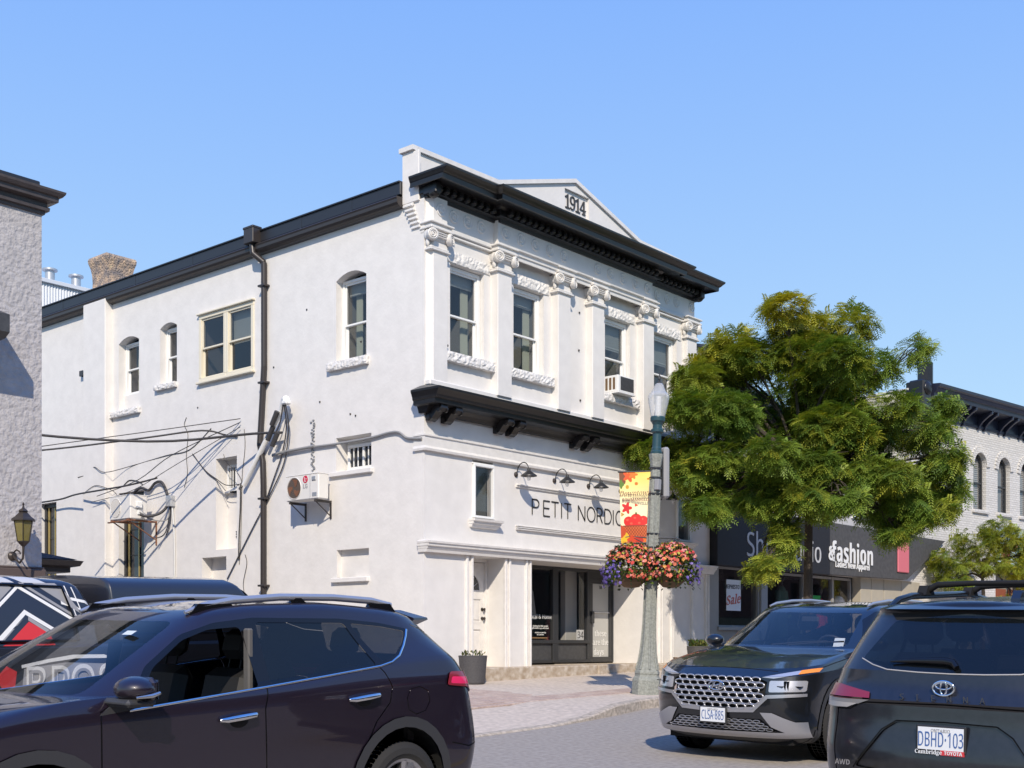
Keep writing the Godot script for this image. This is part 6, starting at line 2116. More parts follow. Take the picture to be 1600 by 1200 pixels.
# half outline of one ring from the front centre over the +z side to the rear centre
func ring_half(R: Dictionary) -> PackedVector3Array:
	var p := PackedVector3Array()
	var nf: float = R.get("nf", 2.8)
	var nr: float = R.get("nr", 3.2)
	for i in NF:
		var th := PI / 2 * i / float(NF)
		th = lerpf(th, PI / 2 * pow(i / float(NF), 0.75), 0.5)
		var x: float = R.f + R.af * (1.0 - pow(maxf(cos(th), 0.0), 2.0 / nf))
		p.append(Vector3(x, along(R.y, x), along(R.w, x) * pow(sin(th), 2.0 / nf)))
	var xa: float = R.f + R.af
	var xb: float = R.r - R.ar
	for i in NS + 1:
		var x := lerpf(xa, xb, i / float(NS))
		p.append(Vector3(x, along(R.y, x), along(R.w, x)))
	for i in range(1, NR + 1):
		var th := PI / 2 * (1.0 - i / float(NR))
		th = lerpf(th, PI / 2 * pow(1.0 - i / float(NR), 0.75), 0.5)
		var x: float = R.r - R.ar * (1.0 - pow(maxf(cos(th), 0.0), 2.0 / nr))
		p.append(Vector3(x, along(R.y, x), along(R.w, x) * pow(maxf(sin(th), 0.0), 2.0 / nr)))
	return p

# a shell of key rings (bottom first), `sub` steps between keys, a crowned cap on top
func shell(keys: Array, subs: Array, crown: float) -> MB:
	var halves := []
	for k in keys:
		halves.append(ring_half(k))
	var rows := []
	for k in keys.size() - 1:
		var a: PackedVector3Array = halves[k]
		var b: PackedVector3Array = halves[k + 1]
		var pa: PackedVector3Array = halves[maxi(k - 1, 0)]
		var pb: PackedVector3Array = halves[mini(k + 2, keys.size() - 1)]
		var sharp_a: bool = keys[k].get("sharp", false)
		var sharp_b: bool = keys[k + 1].get("sharp", false)
		for s in subs[k]:
			var t: float = s / float(subs[k])
			var row := PackedVector3Array()
			for i in a.size():
				var q := a[i].lerp(b[i], t)
				var c := a[i].cubic_interpolate(b[i], a[i] * 2.0 - b[i] if sharp_a else pa[i], b[i] * 2.0 - a[i] if sharp_b else pb[i], t)
				row.append(q.lerp(c, 0.75))
			rows.append([row, s == 0 and sharp_a])
	rows.append([halves[keys.size() - 1], false])
	var out := MB.new()
	var m: int = halves[0].size()
	# grid of normals by differences; sharp rows are split
	var nrm := func(r: int, i: int, lo: int, hi: int) -> Vector3:
		var du: Vector3 = rows[r][0][mini(i + 1, m - 1)] - rows[r][0][maxi(i - 1, 0)]
		if i == 0: du = Vector3(0, 0, 1)
		if i == m - 1: du = Vector3(0, 0, -1)
		var dv: Vector3 = rows[mini(r + 1, hi)][0][i] - rows[maxi(r - 1, lo)][0][i]
		var n := du.cross(dv)
		return n.normalized() if n.length() > 1e-9 else Vector3.ZERO
	for r in rows.size() - 1:
		var lo := r
		while lo > 0 and not rows[lo][1]: lo -= 1
		var hi := r + 1
		while hi < rows.size() - 1 and not rows[hi][1]: hi += 1
		for i in m - 1:
			var P := [rows[r][0][i], rows[r][0][i + 1], rows[r + 1][0][i + 1], rows[r + 1][0][i]]
			var Nn := [nrm.call(r, i, lo, hi), nrm.call(r, i + 1, lo, hi), nrm.call(r + 1, i + 1, lo, hi), nrm.call(r + 1, i, lo, hi)]
			var fn: Vector3 = (P[2] - P[0]).cross(P[1] - P[0])
			for side in 2:
				var mz := Vector3(1, 1, 1 - 2 * side)
				_tri(out, P[0] * mz, P[1] * mz, P[2] * mz, Nn[0] * mz, Nn[1] * mz, Nn[2] * mz)
				_tri(out, P[0] * mz, P[2] * mz, P[3] * mz, Nn[0] * mz, Nn[2] * mz, Nn[3] * mz)
	# crowned cap
	var top: PackedVector3Array = rows[rows.size() - 1][0]
	var ns := 10
	for i in m - 1:
		for s in ns:
			var q := []
			for c in [[i, s], [i + 1, s], [i + 1, s + 1], [i, s + 1]]:
				var e: Vector3 = top[c[0]]
				var z: float = lerpf(e.z, -e.z, float(c[1]) / ns)
				var k := 1.0 - pow(absf(z) / maxf(e.z, 0.001), 2.2)
				var fade := clampf(e.z / 0.4, 0.0, 1.0)
				q.append([Vector3(e.x, e.y + crown * k * fade, z), Vector3(0, 1, 2.2 * crown * z / maxf(e.z * e.z, 0.1) * fade).normalized()])
			_tri(out, q[0][0], q[1][0], q[2][0], q[0][1], q[1][1], q[2][1])
			_tri(out, q[0][0], q[2][0], q[3][0], q[0][1], q[2][1], q[3][1])
	return out

func _tri(o: MB, a: Vector3, b: Vector3, c: Vector3, na: Vector3, nb: Vector3, nc: Vector3) -> void:
	if (b - a).cross(c - a).length_squared() < 1e-14:
		return
	var n := (c - a).cross(b - a).normalized()
	if na == Vector3.ZERO: na = nb
	if na == Vector3.ZERO: na = nc
	if nb == Vector3.ZERO: nb = na
	if nc == Vector3.ZERO: nc = na
	if na == Vector3.ZERO:
		na = n; nb = n; nc = n
	o.tri(a, b, c, na, nb, nc)

func flat(v: Vector3, ax: String) -> Vector2:
	return Vector2(v.x, v.y) if ax == "side" else (Vector2(v.z, v.y) if ax == "end" else Vector2(v.x, v.z))

# splits a shell by a polygon seen along an axis: [inside, outside]; dir picks the faces that look that way
func cut(src: MB, poly: PackedVector2Array, ax: String, dir: Vector3, least := 0.15) -> Array:
	var ins := MB.new()
	var out := MB.new()
	var bb := bounds(poly)
	for i in range(0, src.V.size(), 3):
		var a := src.V[i]; var b := src.V[i + 1]; var c := src.V[i + 2]
		var n := src.N[i] + src.N[i + 1] + src.N[i + 2]
		var hit := n.dot(dir) > least * 3.0
		var fa := flat(a, ax); var fb := flat(b, ax); var fc := flat(c, ax)
		if hit:
			var r := Rect2(fa, Vector2.ZERO).expand(fb).expand(fc)
			hit = r.intersects(bb, true) and absf((fb - fa).cross(fc - fa)) > 1e-9
		if not hit:
			out.V.append(a); out.V.append(b); out.V.append(c)
			out.N.append(src.N[i]); out.N.append(src.N[i + 1]); out.N.append(src.N[i + 2])
			continue
		var t2 := PackedVector2Array([fa, fb, fc])
		var den := (fb - fa).cross(fc - fa)
		for w in 2:
			var dst := ins if w == 0 else out
			for pc in (Geometry2D.intersect_polygons(t2, poly) if w == 0 else Geometry2D.clip_polygons(t2, poly)):
				var ix := Geometry2D.triangulate_polygon(pc)
				for k in range(0, ix.size(), 3):
					var vs := []
					for j in 3:
						var p: Vector2 = pc[ix[k + j]]
						var l1 := (p - fa).cross(fc - fa) / den
						var l2 := (fb - fa).cross(p - fa) / den
						var l0 := 1.0 - l1 - l2
						vs.append([a * l0 + b * l1 + c * l2, (src.N[i] * l0 + src.N[i + 1] * l1 + src.N[i + 2] * l2).normalized()])
					if ((vs[1][0] - vs[0][0]) as Vector3).cross(vs[2][0] - vs[0][0]).length_squared() < 1e-16:
						continue
					var fn := ((vs[2][0] - vs[0][0]) as Vector3).cross(vs[1][0] - vs[0][0])
					if fn.dot(vs[0][1]) < 0:
						var t = vs[1]; vs[1] = vs[2]; vs[2] = t
					for j in 3:
						dst.V.append(vs[j][0]); dst.N.append(vs[j][1])
	for m in [ins, out]:
		m.UV.resize(m.V.size())
		m.C.resize(m.V.size())
		m.C.fill(Color.WHITE)
	return [ins, out]

func pushed(m: MB, d: float) -> MB:
	for i in m.V.size():
		m.V[i] += m.N[i] * d
	return m

func poly2(list: Array) -> PackedVector2Array:
	var p := PackedVector2Array()
	for q in list: p.append(Vector2(q[0], q[1]))
	return p

# a rounded version of a polygon
func soft_poly(list: Array, r: float) -> PackedVector2Array:
	var p := PackedVector2Array()
	var n := list.size()
	for i in n:
		var a := Vector2(list[(i + n - 1) % n][0], list[(i + n - 1) % n][1])
		var b := Vector2(list[i][0], list[i][1])
		var c := Vector2(list[(i + 1) % n][0], list[(i + 1) % n][1])
		var ra := minf(r, (a - b).length() * 0.45)
		var rc := minf(r, (c - b).length() * 0.45)
		var s := b + (a - b).normalized() * ra
		var e := b + (c - b).normalized() * rc
		for k in 5:
			var t := k / 4.0
			p.append(s.lerp(b, t).lerp(b.lerp(e, t), t))
	return p

func ribbon(list: Array, w: float) -> PackedVector2Array:
	var l := PackedVector2Array()
	var r := PackedVector2Array()
	for i in list.size():
		var p := Vector2(list[i][0], list[i][1])
		var a := Vector2(list[maxi(i - 1, 0)][0], list[maxi(i - 1, 0)][1])
		var c := Vector2(list[mini(i + 1, list.size() - 1)][0], list[mini(i + 1, list.size() - 1)][1])
		var d := (c - a).normalized().orthogonal() * w * 0.5
		l.append(p + d)
		r.append(p - d)
	r.reverse()
	l.append_array(r)
	return l

func disc(cx: float, cy: float, r: float, n := 28) -> PackedVector2Array:
	var p := PackedVector2Array()
	for i in n:
		p.append(Vector2(cx + cos(TAU * i / n) * r, cy + sin(TAU * i / n) * r))
	return p

# ---- wheel, axis along z, outer face towards +z
func wheel_meshes(r: float, w: float, rim_r: float, spokes: int, split: bool) -> Array:
	var t := mb(Transform3D(Basis(Vector3(1, 0, 0), Vector3(0, 0, 1), Vector3(0, -1, 0)), Vector3.ZERO))
	t.lathe(Vector3.ZERO, [Vector2(rim_r - 0.01, -w / 2 + 0.02), Vector2(rim_r + 0.02, -w / 2), Vector2(r - 0.05, -w / 2), Vector2(r - 0.012, -w / 2 + 0.025), Vector2(r, -w / 2 + 0.05), Vector2(r, w / 2 - 0.05), Vector2(r - 0.012, w / 2 - 0.025), Vector2(r - 0.05, w / 2 - 0.002), Vector2(r - 0.09, w / 2 + 0.004), Vector2(rim_r + 0.02, w / 2 - 0.006), Vector2(rim_r - 0.012, w / 2 - 0.02)], 44)
	# tread blocks
	for k in 60:
		var a := TAU * k / 60
		t.xf = Transform3D(Basis(Vector3(-sin(a), cos(a), 0), Vector3(cos(a), sin(a), 0), Vector3(0, 0, 1)), Vector3.ZERO)
		for z in [-0.33, -0.11, 0.11, 0.33]:
			t.box(Vector3(-0.013, r - 0.004, z * w - w * 0.09), Vector3(0.013, r + 0.005, z * w + w * 0.09))
	var rm := mb(Transform3D(Basis(Vector3(1, 0, 0), Vector3(0, 0, 1), Vector3(0, -1, 0)), Vector3.ZERO))
	rm.lathe(Vector3.ZERO, [Vector2(rim_r - 0.03, -w / 2 + 0.04), Vector2(rim_r - 0.035, w / 2 - 0.05), Vector2(rim_r - 0.02, w / 2 - 0.025), Vector2(rim_r, w / 2 - 0.012), Vector2(rim_r + 0.006, w / 2 - 0.022), Vector2(rim_r + 0.002, w / 2 - 0.04)], 40)
	rm.lathe(Vector3.ZERO, [Vector2(0.075, w / 2 - 0.08), Vector2(0.07, w / 2 - 0.035), Vector2(0.03, w / 2 - 0.03), Vector2(0.0, w / 2 - 0.03)], 20)
	for k in spokes:
		for s in ([-1.0, 1.0] if split else [0.0]):
			var a: float = TAU * k / spokes + s * 0.17
			var a0: float = TAU * k / spokes + s * 0.05
			var q0 := Vector3(cos(a0), sin(a0), 0)
			var q1 := Vector3(cos(a), sin(a), 0)
			var pts := [q0 * 0.05, q0.lerp(q1, 0.5).normalized() * rim_r * 0.55, q1 * (rim_r - 0.015)]
			var hw := [0.026, 0.022, 0.03]
			var zz := [w / 2 - 0.045, w / 2 - 0.038, w / 2 - 0.028]
			rm.xf = Transform3D.IDENTITY
			for i in 2:
				var d: Vector3 = (pts[i + 1] - pts[i]).normalized()
				var sdir := Vector3(-d.y, d.x, 0)
				var A: Vector3 = pts[i] + sdir * hw[i] + Vector3(0, 0, zz[i])
				var Bq: Vector3 = pts[i] - sdir * hw[i] + Vector3(0, 0, zz[i])
				var Cq: Vector3 = pts[i + 1] - sdir * hw[i + 1] + Vector3(0, 0, zz[i + 1])
				var Dq: Vector3 = pts[i + 1] + sdir * hw[i + 1] + Vector3(0, 0, zz[i + 1])
				var up: Vector3 = Vector3(0, 0, 0.012)
				var mA: Vector3 = (A + Bq) * 0.5 + up
				var mD: Vector3 = (Cq + Dq) * 0.5 + up
				rm.quad(A, Dq, mD, mA, Vector3(0, 0, 1) + sdir * 0.5)
				rm.quad(Bq, Cq, mD, mA, Vector3(0, 0, 1) - sdir * 0.5)
				var dn := Vector3(0, 0, -0.045)
				rm.quad(A, Dq, Dq + dn, A + dn, sdir)
				rm.quad(Bq, Cq, Cq + dn, Bq + dn, -sdir)
	var hb := mb(Transform3D(Basis(Vector3(1, 0, 0), Vector3(0, 0, 1), Vector3(0, -1, 0)), Vector3.ZERO))
	hb.lathe(Vector3.ZERO, [Vector2(rim_r - 0.05, -0.03), Vector2(rim_r - 0.05, 0.0), Vector2(0.0, 0.0)], 24)
	return [t.mesh(), rm.mesh(), hb.mesh()]

func add_wheels(car: Node3D, ms: Array, spots: Array, steer := 0.0) -> void:
	for q in spots:
		var w := part("wheel", ms[2], M.brake, car)
		w.position = Vector3(q[0], q[1], q[2])
		var flip := 0.0 if q[2] > 0 else PI
		w.rotation.y = flip + (steer if q.size() > 3 else 0.0)
		part("tyre", ms[0], M.tyre, w)
		part("rim", ms[1], M.rim if q.size() < 5 else M.dark_rim, w)

func arch_well(b: MB, x: float, y: float, r: float, z0: float, z1: float) -> void:
	for k in 20:
		var a0 := -0.35 + (PI + 0.7) * k / 20
		var a1 := -0.35 + (PI + 0.7) * (k + 1) / 20
		var p0 := Vector3(x + cos(a0) * r, y + sin(a0) * r, 0)
		var p1 := Vector3(x + cos(a1) * r, y + sin(a1) * r, 0)
		b.quad(p0 + Vector3(0, 0, z0), p1 + Vector3(0, 0, z0), p1 + Vector3(0, 0, z1), p0 + Vector3(0, 0, z1), Vector3(-cos((a0 + a1) / 2), -sin((a0 + a1) / 2), 0))
		b.tri(p0 + Vector3(0, 0, z0), p1 + Vector3(0, 0, z0), Vector3(x, y, z0), Vector3(0, 0, signf(z1)), Vector3(0, 0, signf(z1)), Vector3(0, 0, signf(z1)))

func car_at(called: String, label: String, cat: String, x: float, z: float, head: float, up := 0.0) -> Node3D:
	var o := thing(called, label, cat, Vector3(x, road_y(x, z) + up, z))
	# sit on the tilted street; local -x is the nose
	var n := Vector3(-0.021, 1, 0.024).normalized()
	var fx := Vector3(cos(head), 0, -sin(head))
	fx = (fx - n * fx.dot(n)).normalized()
	o.basis = Basis(fx, n, fx.cross(n))
	return o

func car_materials() -> void:
	paint("plum_paint", lin(0.011, 0.006, 0.014), 0.1, 0.4)
	paint("black_paint", lin(0.008, 0.009, 0.011), 0.1, 0.3)
	paint("navy_paint", lin(0.014, 0.017, 0.026), 0.25, 0.32)
	paint("truck_paint", lin(0.016, 0.017, 0.024), 0.0, 0.4)
	mat("cladding", lin(0.035, 0.036, 0.04), 0.5)
	mat("tyre", lin(0.022, 0.021, 0.02), 0.85)
	mat("rim", lin(0.48, 0.48, 0.50), 0.28, 0.9)
	mat("dark_rim", lin(0.1, 0.1, 0.105), 0.35, 0.7)
	mat("brake", lin(0.05, 0.05, 0.05), 0.6, 0.5)
	mat("gap", lin(0.003, 0.003, 0.003), 0.8)
	mat("lamp_bowl_soft", lin(0.6, 0.6, 0.62), 0.22, 0.6)
	paint("navy_dusty", lin(0.014, 0.014, 0.018), 0.1, 0.42)
	grain(M.navy_dusty, noise_tex(0.02, 0.7, 1.0, 95, 5), 1.5, false)
	M.navy_dusty.clearcoat_roughness = 0.12
	mat("gap_gloss", lin(0.006, 0.006, 0.007), 0.2)
	mat("well", lin(0.006, 0.006, 0.006), 0.9)
	glass("clear_glass", lin(0.03, 0.045, 0.042), 0.10)
	glass("privacy_glass", lin(0.006, 0.008, 0.010), 0.78)
	glass("lamp_lens", lin(0.6, 0.62, 0.64), 0.15)
	mat("lamp_bowl", lin(0.55, 0.56, 0.58), 0.15, 0.9)
	mat("tail_red", lin(0.22, 0.008, 0.018), 0.12)
	M.tail_red.clearcoat_enabled = true
	mat("tail_pink", lin(0.75, 0.03, 0.13), 0.15)
	mat("tail_clear", lin(0.42, 0.40, 0.38), 0.15)
	mat("amber", lin(0.75, 0.25, 0.03), 0.2)
	mat("seat", lin(0.012, 0.012, 0.013), 0.6)
	mat("trim_pale", lin(0.10, 0.095, 0.09), 0.7)
	mat("dash", lin(0.02, 0.02, 0.021), 0.7)
	mat("plate_white", lin(0.72, 0.74, 0.76), 0.4)
	mat("plate_blue", lin(0.06, 0.13, 0.33), 0.5)
	mat("plate_red", lin(0.55, 0.04, 0.05), 0.5)
	mat("grey_vinyl", lin(0.30, 0.30, 0.31), 0.45)
	mat("pale_vinyl", lin(0.5, 0.51, 0.53), 0.45)
	mat("red_vinyl", lin(0.62, 0.035, 0.04), 0.45)
	mat("silver_trim", lin(0.50, 0.50, 0.52), 0.32, 0.7)
	mat("dusty", lin(0.16, 0.145, 0.13), 0.7)
	mat("sticker", lin(0.55, 0.6, 0.62), 0.6)

func number_plate(parent: Node, t: Transform3D, txt: String, w := 0.30, h := 0.15) -> MeshInstance3D:
	# front looks along +z of t
	var b := mb(t)
	b.box(Vector3(-w / 2 - 0.014, -h / 2 - 0.014, -0.012), Vector3(w / 2 + 0.014, h / 2 + 0.014, 0.002), 0.006)
	var fr := part("plate_frame", b, M.dark_frame, parent)
	b = mb(t)
	b.box(Vector3(-w / 2, -h / 2, 0.0), Vector3(w / 2, h / 2, 0.005), 0.0)
	part("number_plate", b, M.plate_white, fr)
	var tm := text_mesh(txt, "Droid Sans", 0.085, 0.002, 400)
	b = mb(t * Transform3D(Basis.from_scale(Vector3(0.56, 1.12, 1)), Vector3(0, -0.004, 0.0065)))
	b.add(tm)
	part("plate_letters", b, M.plate_blue, fr)
	b = mb(t * Transform3D(Basis.IDENTITY, Vector3(0, h * 0.36, 0.0065)))
	b.add(text_mesh("ONTARIO", "Droid Serif", 0.02, 0.002, 400))
	part("plate_province", b, M.speaker_grey, fr)
	return fr

func seat_mesh() -> ArrayMesh:
	# faces -x, base at floor 0
	var b := mb()
	b.box(Vector3(-0.30, 0.15, -0.25), Vector3(0.24, 0.34, 0.25), 0.06)
	b.xf = Transform3D(Basis(Vector3(0, 0, 1), -0.25), Vector3(0.22, 0.28, 0))
	b.box(Vector3(-0.08, 0.0, -0.25), Vector3(0.08, 0.60, 0.25), 0.07)
	b.box(Vector3(-0.06, 0.66, -0.14), Vector3(0.05, 0.86, 0.14), 0.05)
	for s in [-0.06, 0.06]:
		b.tube([Vector3(0, 0.55, s), Vector3(0, 0.7, s)], 0.008, 5)
	return b.mesh()

func plum_suv() -> void:
	var o := car_at("parked_car", "dark plum compact SUV with its driver window down, nose out of frame at the left", "car", -11.36, 8.88, 0.0)
	var keys := [
		{"f": -2.10, "r": 2.08, "w": 0.80, "af": 0.5, "ar": 0.28, "y": [[-2.1, 0.27], [-1.2, 0.23], [1.4, 0.23], [2.18, 0.34]]},
		{"f": -2.22, "r": 2.19, "w": 0.875, "af": 0.55, "ar": 0.30, "y": [[-2.2, 0.36], [-1.2, 0.31], [1.4, 0.32], [2.3, 0.42]]},
		{"f": -2.28, "r": 2.235, "w": 0.905, "af": 0.62, "ar": 0.32, "y": [[-2.2, 0.58], [2.3, 0.62]]},
		{"f": -2.27, "r": 2.20, "w": 0.915, "af": 0.68, "ar": 0.33, "y": [[-2.2, 0.76], [0, 0.80], [2.3, 0.84]]},
		{"f": -2.22, "r": 2.13, "w": 0.92, "af": 0.74, "ar": 0.33, "y": [[-2.2, 0.90], [-1.5, 0.985], [-0.98, 1.02], [0.83, 1.075], [1.62, 1.105], [2.2, 1.06]]},
		{"f": -2.05, "r": 2.09, "w": 0.905, "af": 0.72, "ar": 0.34, "y": [[-2.08, 0.985], [-1.44, 1.045], [-1.1, 1.075], [0, 1.105], [1.2, 1.165], [2.15, 1.17]]},
		{"f": -1.65, "r": 2.05, "w": 0.882, "af": 0.58, "ar": 0.36, "y": [[-1.65, 1.075], [-1.1, 1.115], [0.15, 1.135], [1.14, 1.225], [2.1, 1.25]]},
		{"f": -1.15, "r": 2.02, "w": 0.862, "af": 0.46, "ar": 0.38, "sharp": true, "y": [[-1.18, 1.125], [-0.8, 1.135], [0.15, 1.165], [1.2, 1.26], [2.1, 1.29]]},
		{"f": -0.72, "r": 1.93, "w": 0.775, "af": 0.40, "ar": 0.48, "y": [[-0.72, 1.36], [0.2, 1.38], [1.6, 1.40], [2, 1.42]]},
		{"f": -0.34, "r": 1.80, "w": 0.675, "af": 0.34, "ar": 0.46, "y": [[-0.34, 1.555], [-0.1, 1.585], [0.22, 1.612], [0.82, 1.625], [1.34, 1.59], [1.8, 1.535]]},
		{"f": -0.24, "r": 1.74, "w": 0.60, "af": 0.34, "ar": 0.44, "y": [[-0.24, 1.595], [0.22, 1.638], [0.82, 1.648], [1.34, 1.615], [1.8, 1.56]]},
	]
	var s := shell(keys, [2, 4, 4, 5, 4, 5, 5, 6, 6, 2], 0.022)
	var L := Vector3(0, 0, 1)
	var body := s
	var res: Array
	# wheel arches on both sides, with grey lips
	for side in [1.0, -1.0]:
		for wx in [-1.34, 1.32]:
			res = cut(body, disc(wx, 0.40, 0.405), "side", Vector3(0, 0, side), 0.2)
			body = res[1]
	var lip := MB.new()
	for side in [1.0, -1.0]:
		for wx in [-1.34, 1.32]:
			res = cut(body, disc(wx, 0.40, 0.478), "side", Vector3(0, 0, side), 0.2)
			body = res[1]
			var p := pushed(res[0], 0.012)
			lip.V.append_array(p.V); lip.N.append_array(p.N)
		res = cut(body, poly2([[-2.3, 0.1], [2.4, 0.1], [2.4, 0.36], [1.9, 0.38], [-1.8, 0.36], [-2.3, 0.4]]), "side", Vector3(0, 0, side), 0.2)
		body = res[1]
		var p2 := pushed(res[0], 0.008)
		lip.V.append_array(p2.V); lip.N.append_array(p2.N)
	lip.UV.resize(lip.V.size()); lip.C.resize(lip.V.size()); lip.C.fill(Color.WHITE)
	# side glass: front door window open on the left, shut on the right
	var win_f := soft_poly([[-0.74, 1.055], [0.12, 1.135], [0.085, 1.50], [-0.15, 1.485], [-0.34, 1.425], [-0.58, 1.27]], 0.035)
	var win_r := soft_poly([[0.215, 1.145], [1.10, 1.235], [0.93, 1.515], [0.21, 1.525]], 0.03)
	var win_q := soft_poly([[1.165, 1.25], [1.26, 1.275], [1.42, 1.38], [1.475, 1.455], [1.25, 1.49], [0.985, 1.512]], 0.03)
	var frames := soft_poly([[-0.82, 1.045], [0.15, 1.125], [1.14, 1.225], [1.29, 1.262], [1.46, 1.39], [1.515, 1.47], [1.25, 1.515], [0.9, 1.545], [0.2, 1.555], [-0.1, 1.525], [-0.33, 1.46], [-0.62, 1.28]], 0.03)
	var gl := []
	var frame := MB.new()
	for side in [1.0, -1.0]:
		for q in [win_f, win_r, win_q]:
			res = cut(body, q, "side", Vector3(0, 0, side), 0.25)
			body = res[1]
			gl.append([res[0], q == win_f, side, q == win_q])
		res = cut(body, frames, "side", Vector3(0, 0, side), 0.25)
		body = res[1]
		frame.V.append_array(res[0].V); frame.N.append_array(res[0].N)
	frame.UV.resize(frame.V.size()); frame.C.resize(frame.V.size()); frame.C.fill(Color.WHITE)
	# windscreen and rear window
	res = cut(body, soft_poly([[-0.74, 1.135], [0.74, 1.135], [0.60, 1.535], [-0.60, 1.535]], 0.05), "end", Vector3(-1, 0, 0), 0.25)
	body = res[1]
	var ws: MB = res[0]
	res = cut(body, soft_poly([[-0.66, 1.26], [0.66, 1.26], [0.52, 1.50], [-0.52, 1.50]], 0.05), "end", Vector3(1, 0, 0), 0.3)
	body = res[1]
	var rw: MB = res[0]
	# rear lamps wrap round the corners
	var tl := MB.new()
	var tp := MB.new()
	for side in [1.0, -1.0]:
		res = cut(body, soft_poly([[1.72, 1.075], [1.76, 1.165], [2.0, 1.155], [2.3, 1.12], [2.3, 0.93], [2.05, 1.0], [1.95, 1.05]], 0.03), "side", Vector3(0.3, 0, side).normalized(), 0.1)
		body = res[1]
		var inner := cut(res[0], soft_poly([[1.76, 1.085], [1.775, 1.13], [2.02, 1.115], [2.03, 1.065], [1.96, 1.07]], 0.015), "side", Vector3(0.3, 0, side).normalized(), 0.1)
		tl.V.append_array(pushed(inner[1], 0.012).V); tl.N.append_array(inner[1].N)
		tp.V.append_array(pushed(inner[0], 0.012).V); tp.N.append_array(inner[0].N)
	for m in [tl, tp]:
		m.UV.resize(m.V.size()); m.C.resize(m.V.size()); m.C.fill(Color.WHITE)
	# shut lines
	var gap := MB.new()
	for side in [1.0, -1.0]:
		for q in [[[-0.955, 0.42], [-0.965, 0.80], [-0.97, 1.05], [-0.86, 1.10]], [[0.165, 0.40], [0.155, 0.60], [0.135, 1.0], [0.165, 1.13]], [[0.93, 0.62], [1.06, 0.86], [1.18, 0.98], [1.20, 1.08], [1.15, 1.18], [1.10, 1.235]], [[-0.95, 0.415], [0.0, 0.395], [0.86, 0.40]], [[1.80, 0.66], [1.98, 0.62], [2.2, 0.66]], [[2.02, 1.0], [2.05, 0.8], [2.03, 0.66]], [[1.57, 1.50], [1.75, 1.44], [1.9, 1.42]]]:
			res = cut(body, ribbon(q, 0.009), "side", Vector3(0, 0, side), 0.1)
			body = res[1]
			gap.V.append_array(pushed(res[0], -0.006).V); gap.N.append_array(res[0].N)
	# fuel flap ring on the left
	res = cut(body, ribbon([[1.36, 0.92], [1.34, 1.0], [1.37, 1.06], [1.46, 1.075], [1.54, 1.04], [1.56, 0.97], [1.52, 0.905], [1.43, 0.885], [1.36, 0.92]], 0.007), "side", L, 0.2)
	body = res[1]
	gap.V.append_array(pushed(res[0], -0.004).V); gap.N.append_array(res[0].N)
	gap.UV.resize(gap.V.size()); gap.C.resize(gap.V.size()); gap.C.fill(Color.WHITE)
	# headlamps and lower grille at the nose (mostly out of frame)
	var hl := MB.new()
	for side in [1.0, -1.0]:
		res = cut(body, soft_poly([[-2.2, 0.80], [-2.2, 0.90], [-1.62, 0.985], [-1.72, 0.90]], 0.02), "side", Vector3(-0.3, 0, side).normalized(), 0.1)
		body = res[1]
		hl.V.append_array(res[0].V); hl.N.append_array(res[0].N)
	hl.UV.resize(hl.V.size()); hl.C.resize(hl.V.size()); hl.C.fill(Color.WHITE)
	var bo := part("body", body, M.plum_paint, o)
	part("shut_line", gap, M.gap, bo)
	part("cladding", lip, M.cladding, o)
	part("window_frame", frame, M.gap_gloss, o)
	part("windscreen", ws, M.clear_glass, o)
	part("rear_window", rw, M.privacy_glass, o)
	part("tail_lamp", tl, M.tail_red, o)
	part("tail_lamp", tp, M.tail_pink, o)
	part("headlamp", hl, M.lamp_bowl, o)
	for g in gl:
		if g[1] and g[2] > 0: continue
		part("quarter_window" if g[3] else "door_window", pushed(g[0], -0.004), M.clear_glass if g[1] else M.privacy_glass, o)
	# chrome strip under the glass, sweeping up round the quarter window
	var b := mb()
	for side in [1.0, -1.0]:
		var path := []
		for q in [[-0.80, 1.048], [-0.3, 1.092], [0.15, 1.130], [0.65, 1.178], [1.12, 1.226], [1.24, 1.25], [1.33, 1.29], [1.41, 1.355], [1.47, 1.42], [1.50, 1.465]]:
			path.append(Vector3(q[0], q[1], side * (side_z(s, q[0], q[1]) + 0.004)))
		b.tube(path, 0.009, 6)
	part("chrome_strip", b, M.chrome, o)
	# handles, mirrors, roof rails, spoiler
	for side in [1.0, -1.0]:
		for q in [[-0.07, 0.965], [0.94, 1.03]]:
			b = mb()
			var z: float = side * (side_z(s, q[0], q[1]))
			b.tube([Vector3(q[0] - 0.13, q[1] - 0.012, z + side * 0.008), Vector3(q[0] - 0.10, q[1] - 0.01, z + side * 0.035), Vector3(q[0], q[1], z + side * 0.044), Vector3(q[0] + 0.10, q[1] + 0.008, z + side * 0.036), Vector3(q[0] + 0.13, q[1] + 0.01, z + side * 0.006)], [0.012, 0.019, 0.021, 0.019, 0.014], 8)
			part("door_handle", b, M.chrome, o)
			b = mb()
			b.ball(Vector3(q[0] + 0.01, q[1] - 0.022, z - side * 0.004), Vector3(0.075, 0.045, 0.012), 14, 8)
			part("handle_recess", b, M.gap, o)
		b = mb()
		var mz: float = side * 0.90
		b.xf = Transform3D(Basis.IDENTITY, Vector3(-0.83, 1.155, mz))
		b.ball(Vector3(0.0, 0.02, side * 0.13), Vector3(0.115, 0.072, 0.125), 18, 12)
		b.box(Vector3(0.02, -0.05, side * 0.13 - 0.11), Vector3(0.085, 0.085, side * 0.13 + 0.11), 0.03)
		var mir := part("mirror", b, M.plum_paint, o)
		b = mb(Transform3D(Basis.IDENTITY, Vector3(-0.83, 1.155, mz)))
		b.box(Vector3(-0.105, -0.075, minf(side * -0.03, side * 0.22)), Vector3(0.08, -0.03, maxf(side * -0.03, side * 0.22)), 0.018)
		part("mirror_base", b, M.cladding, mir)
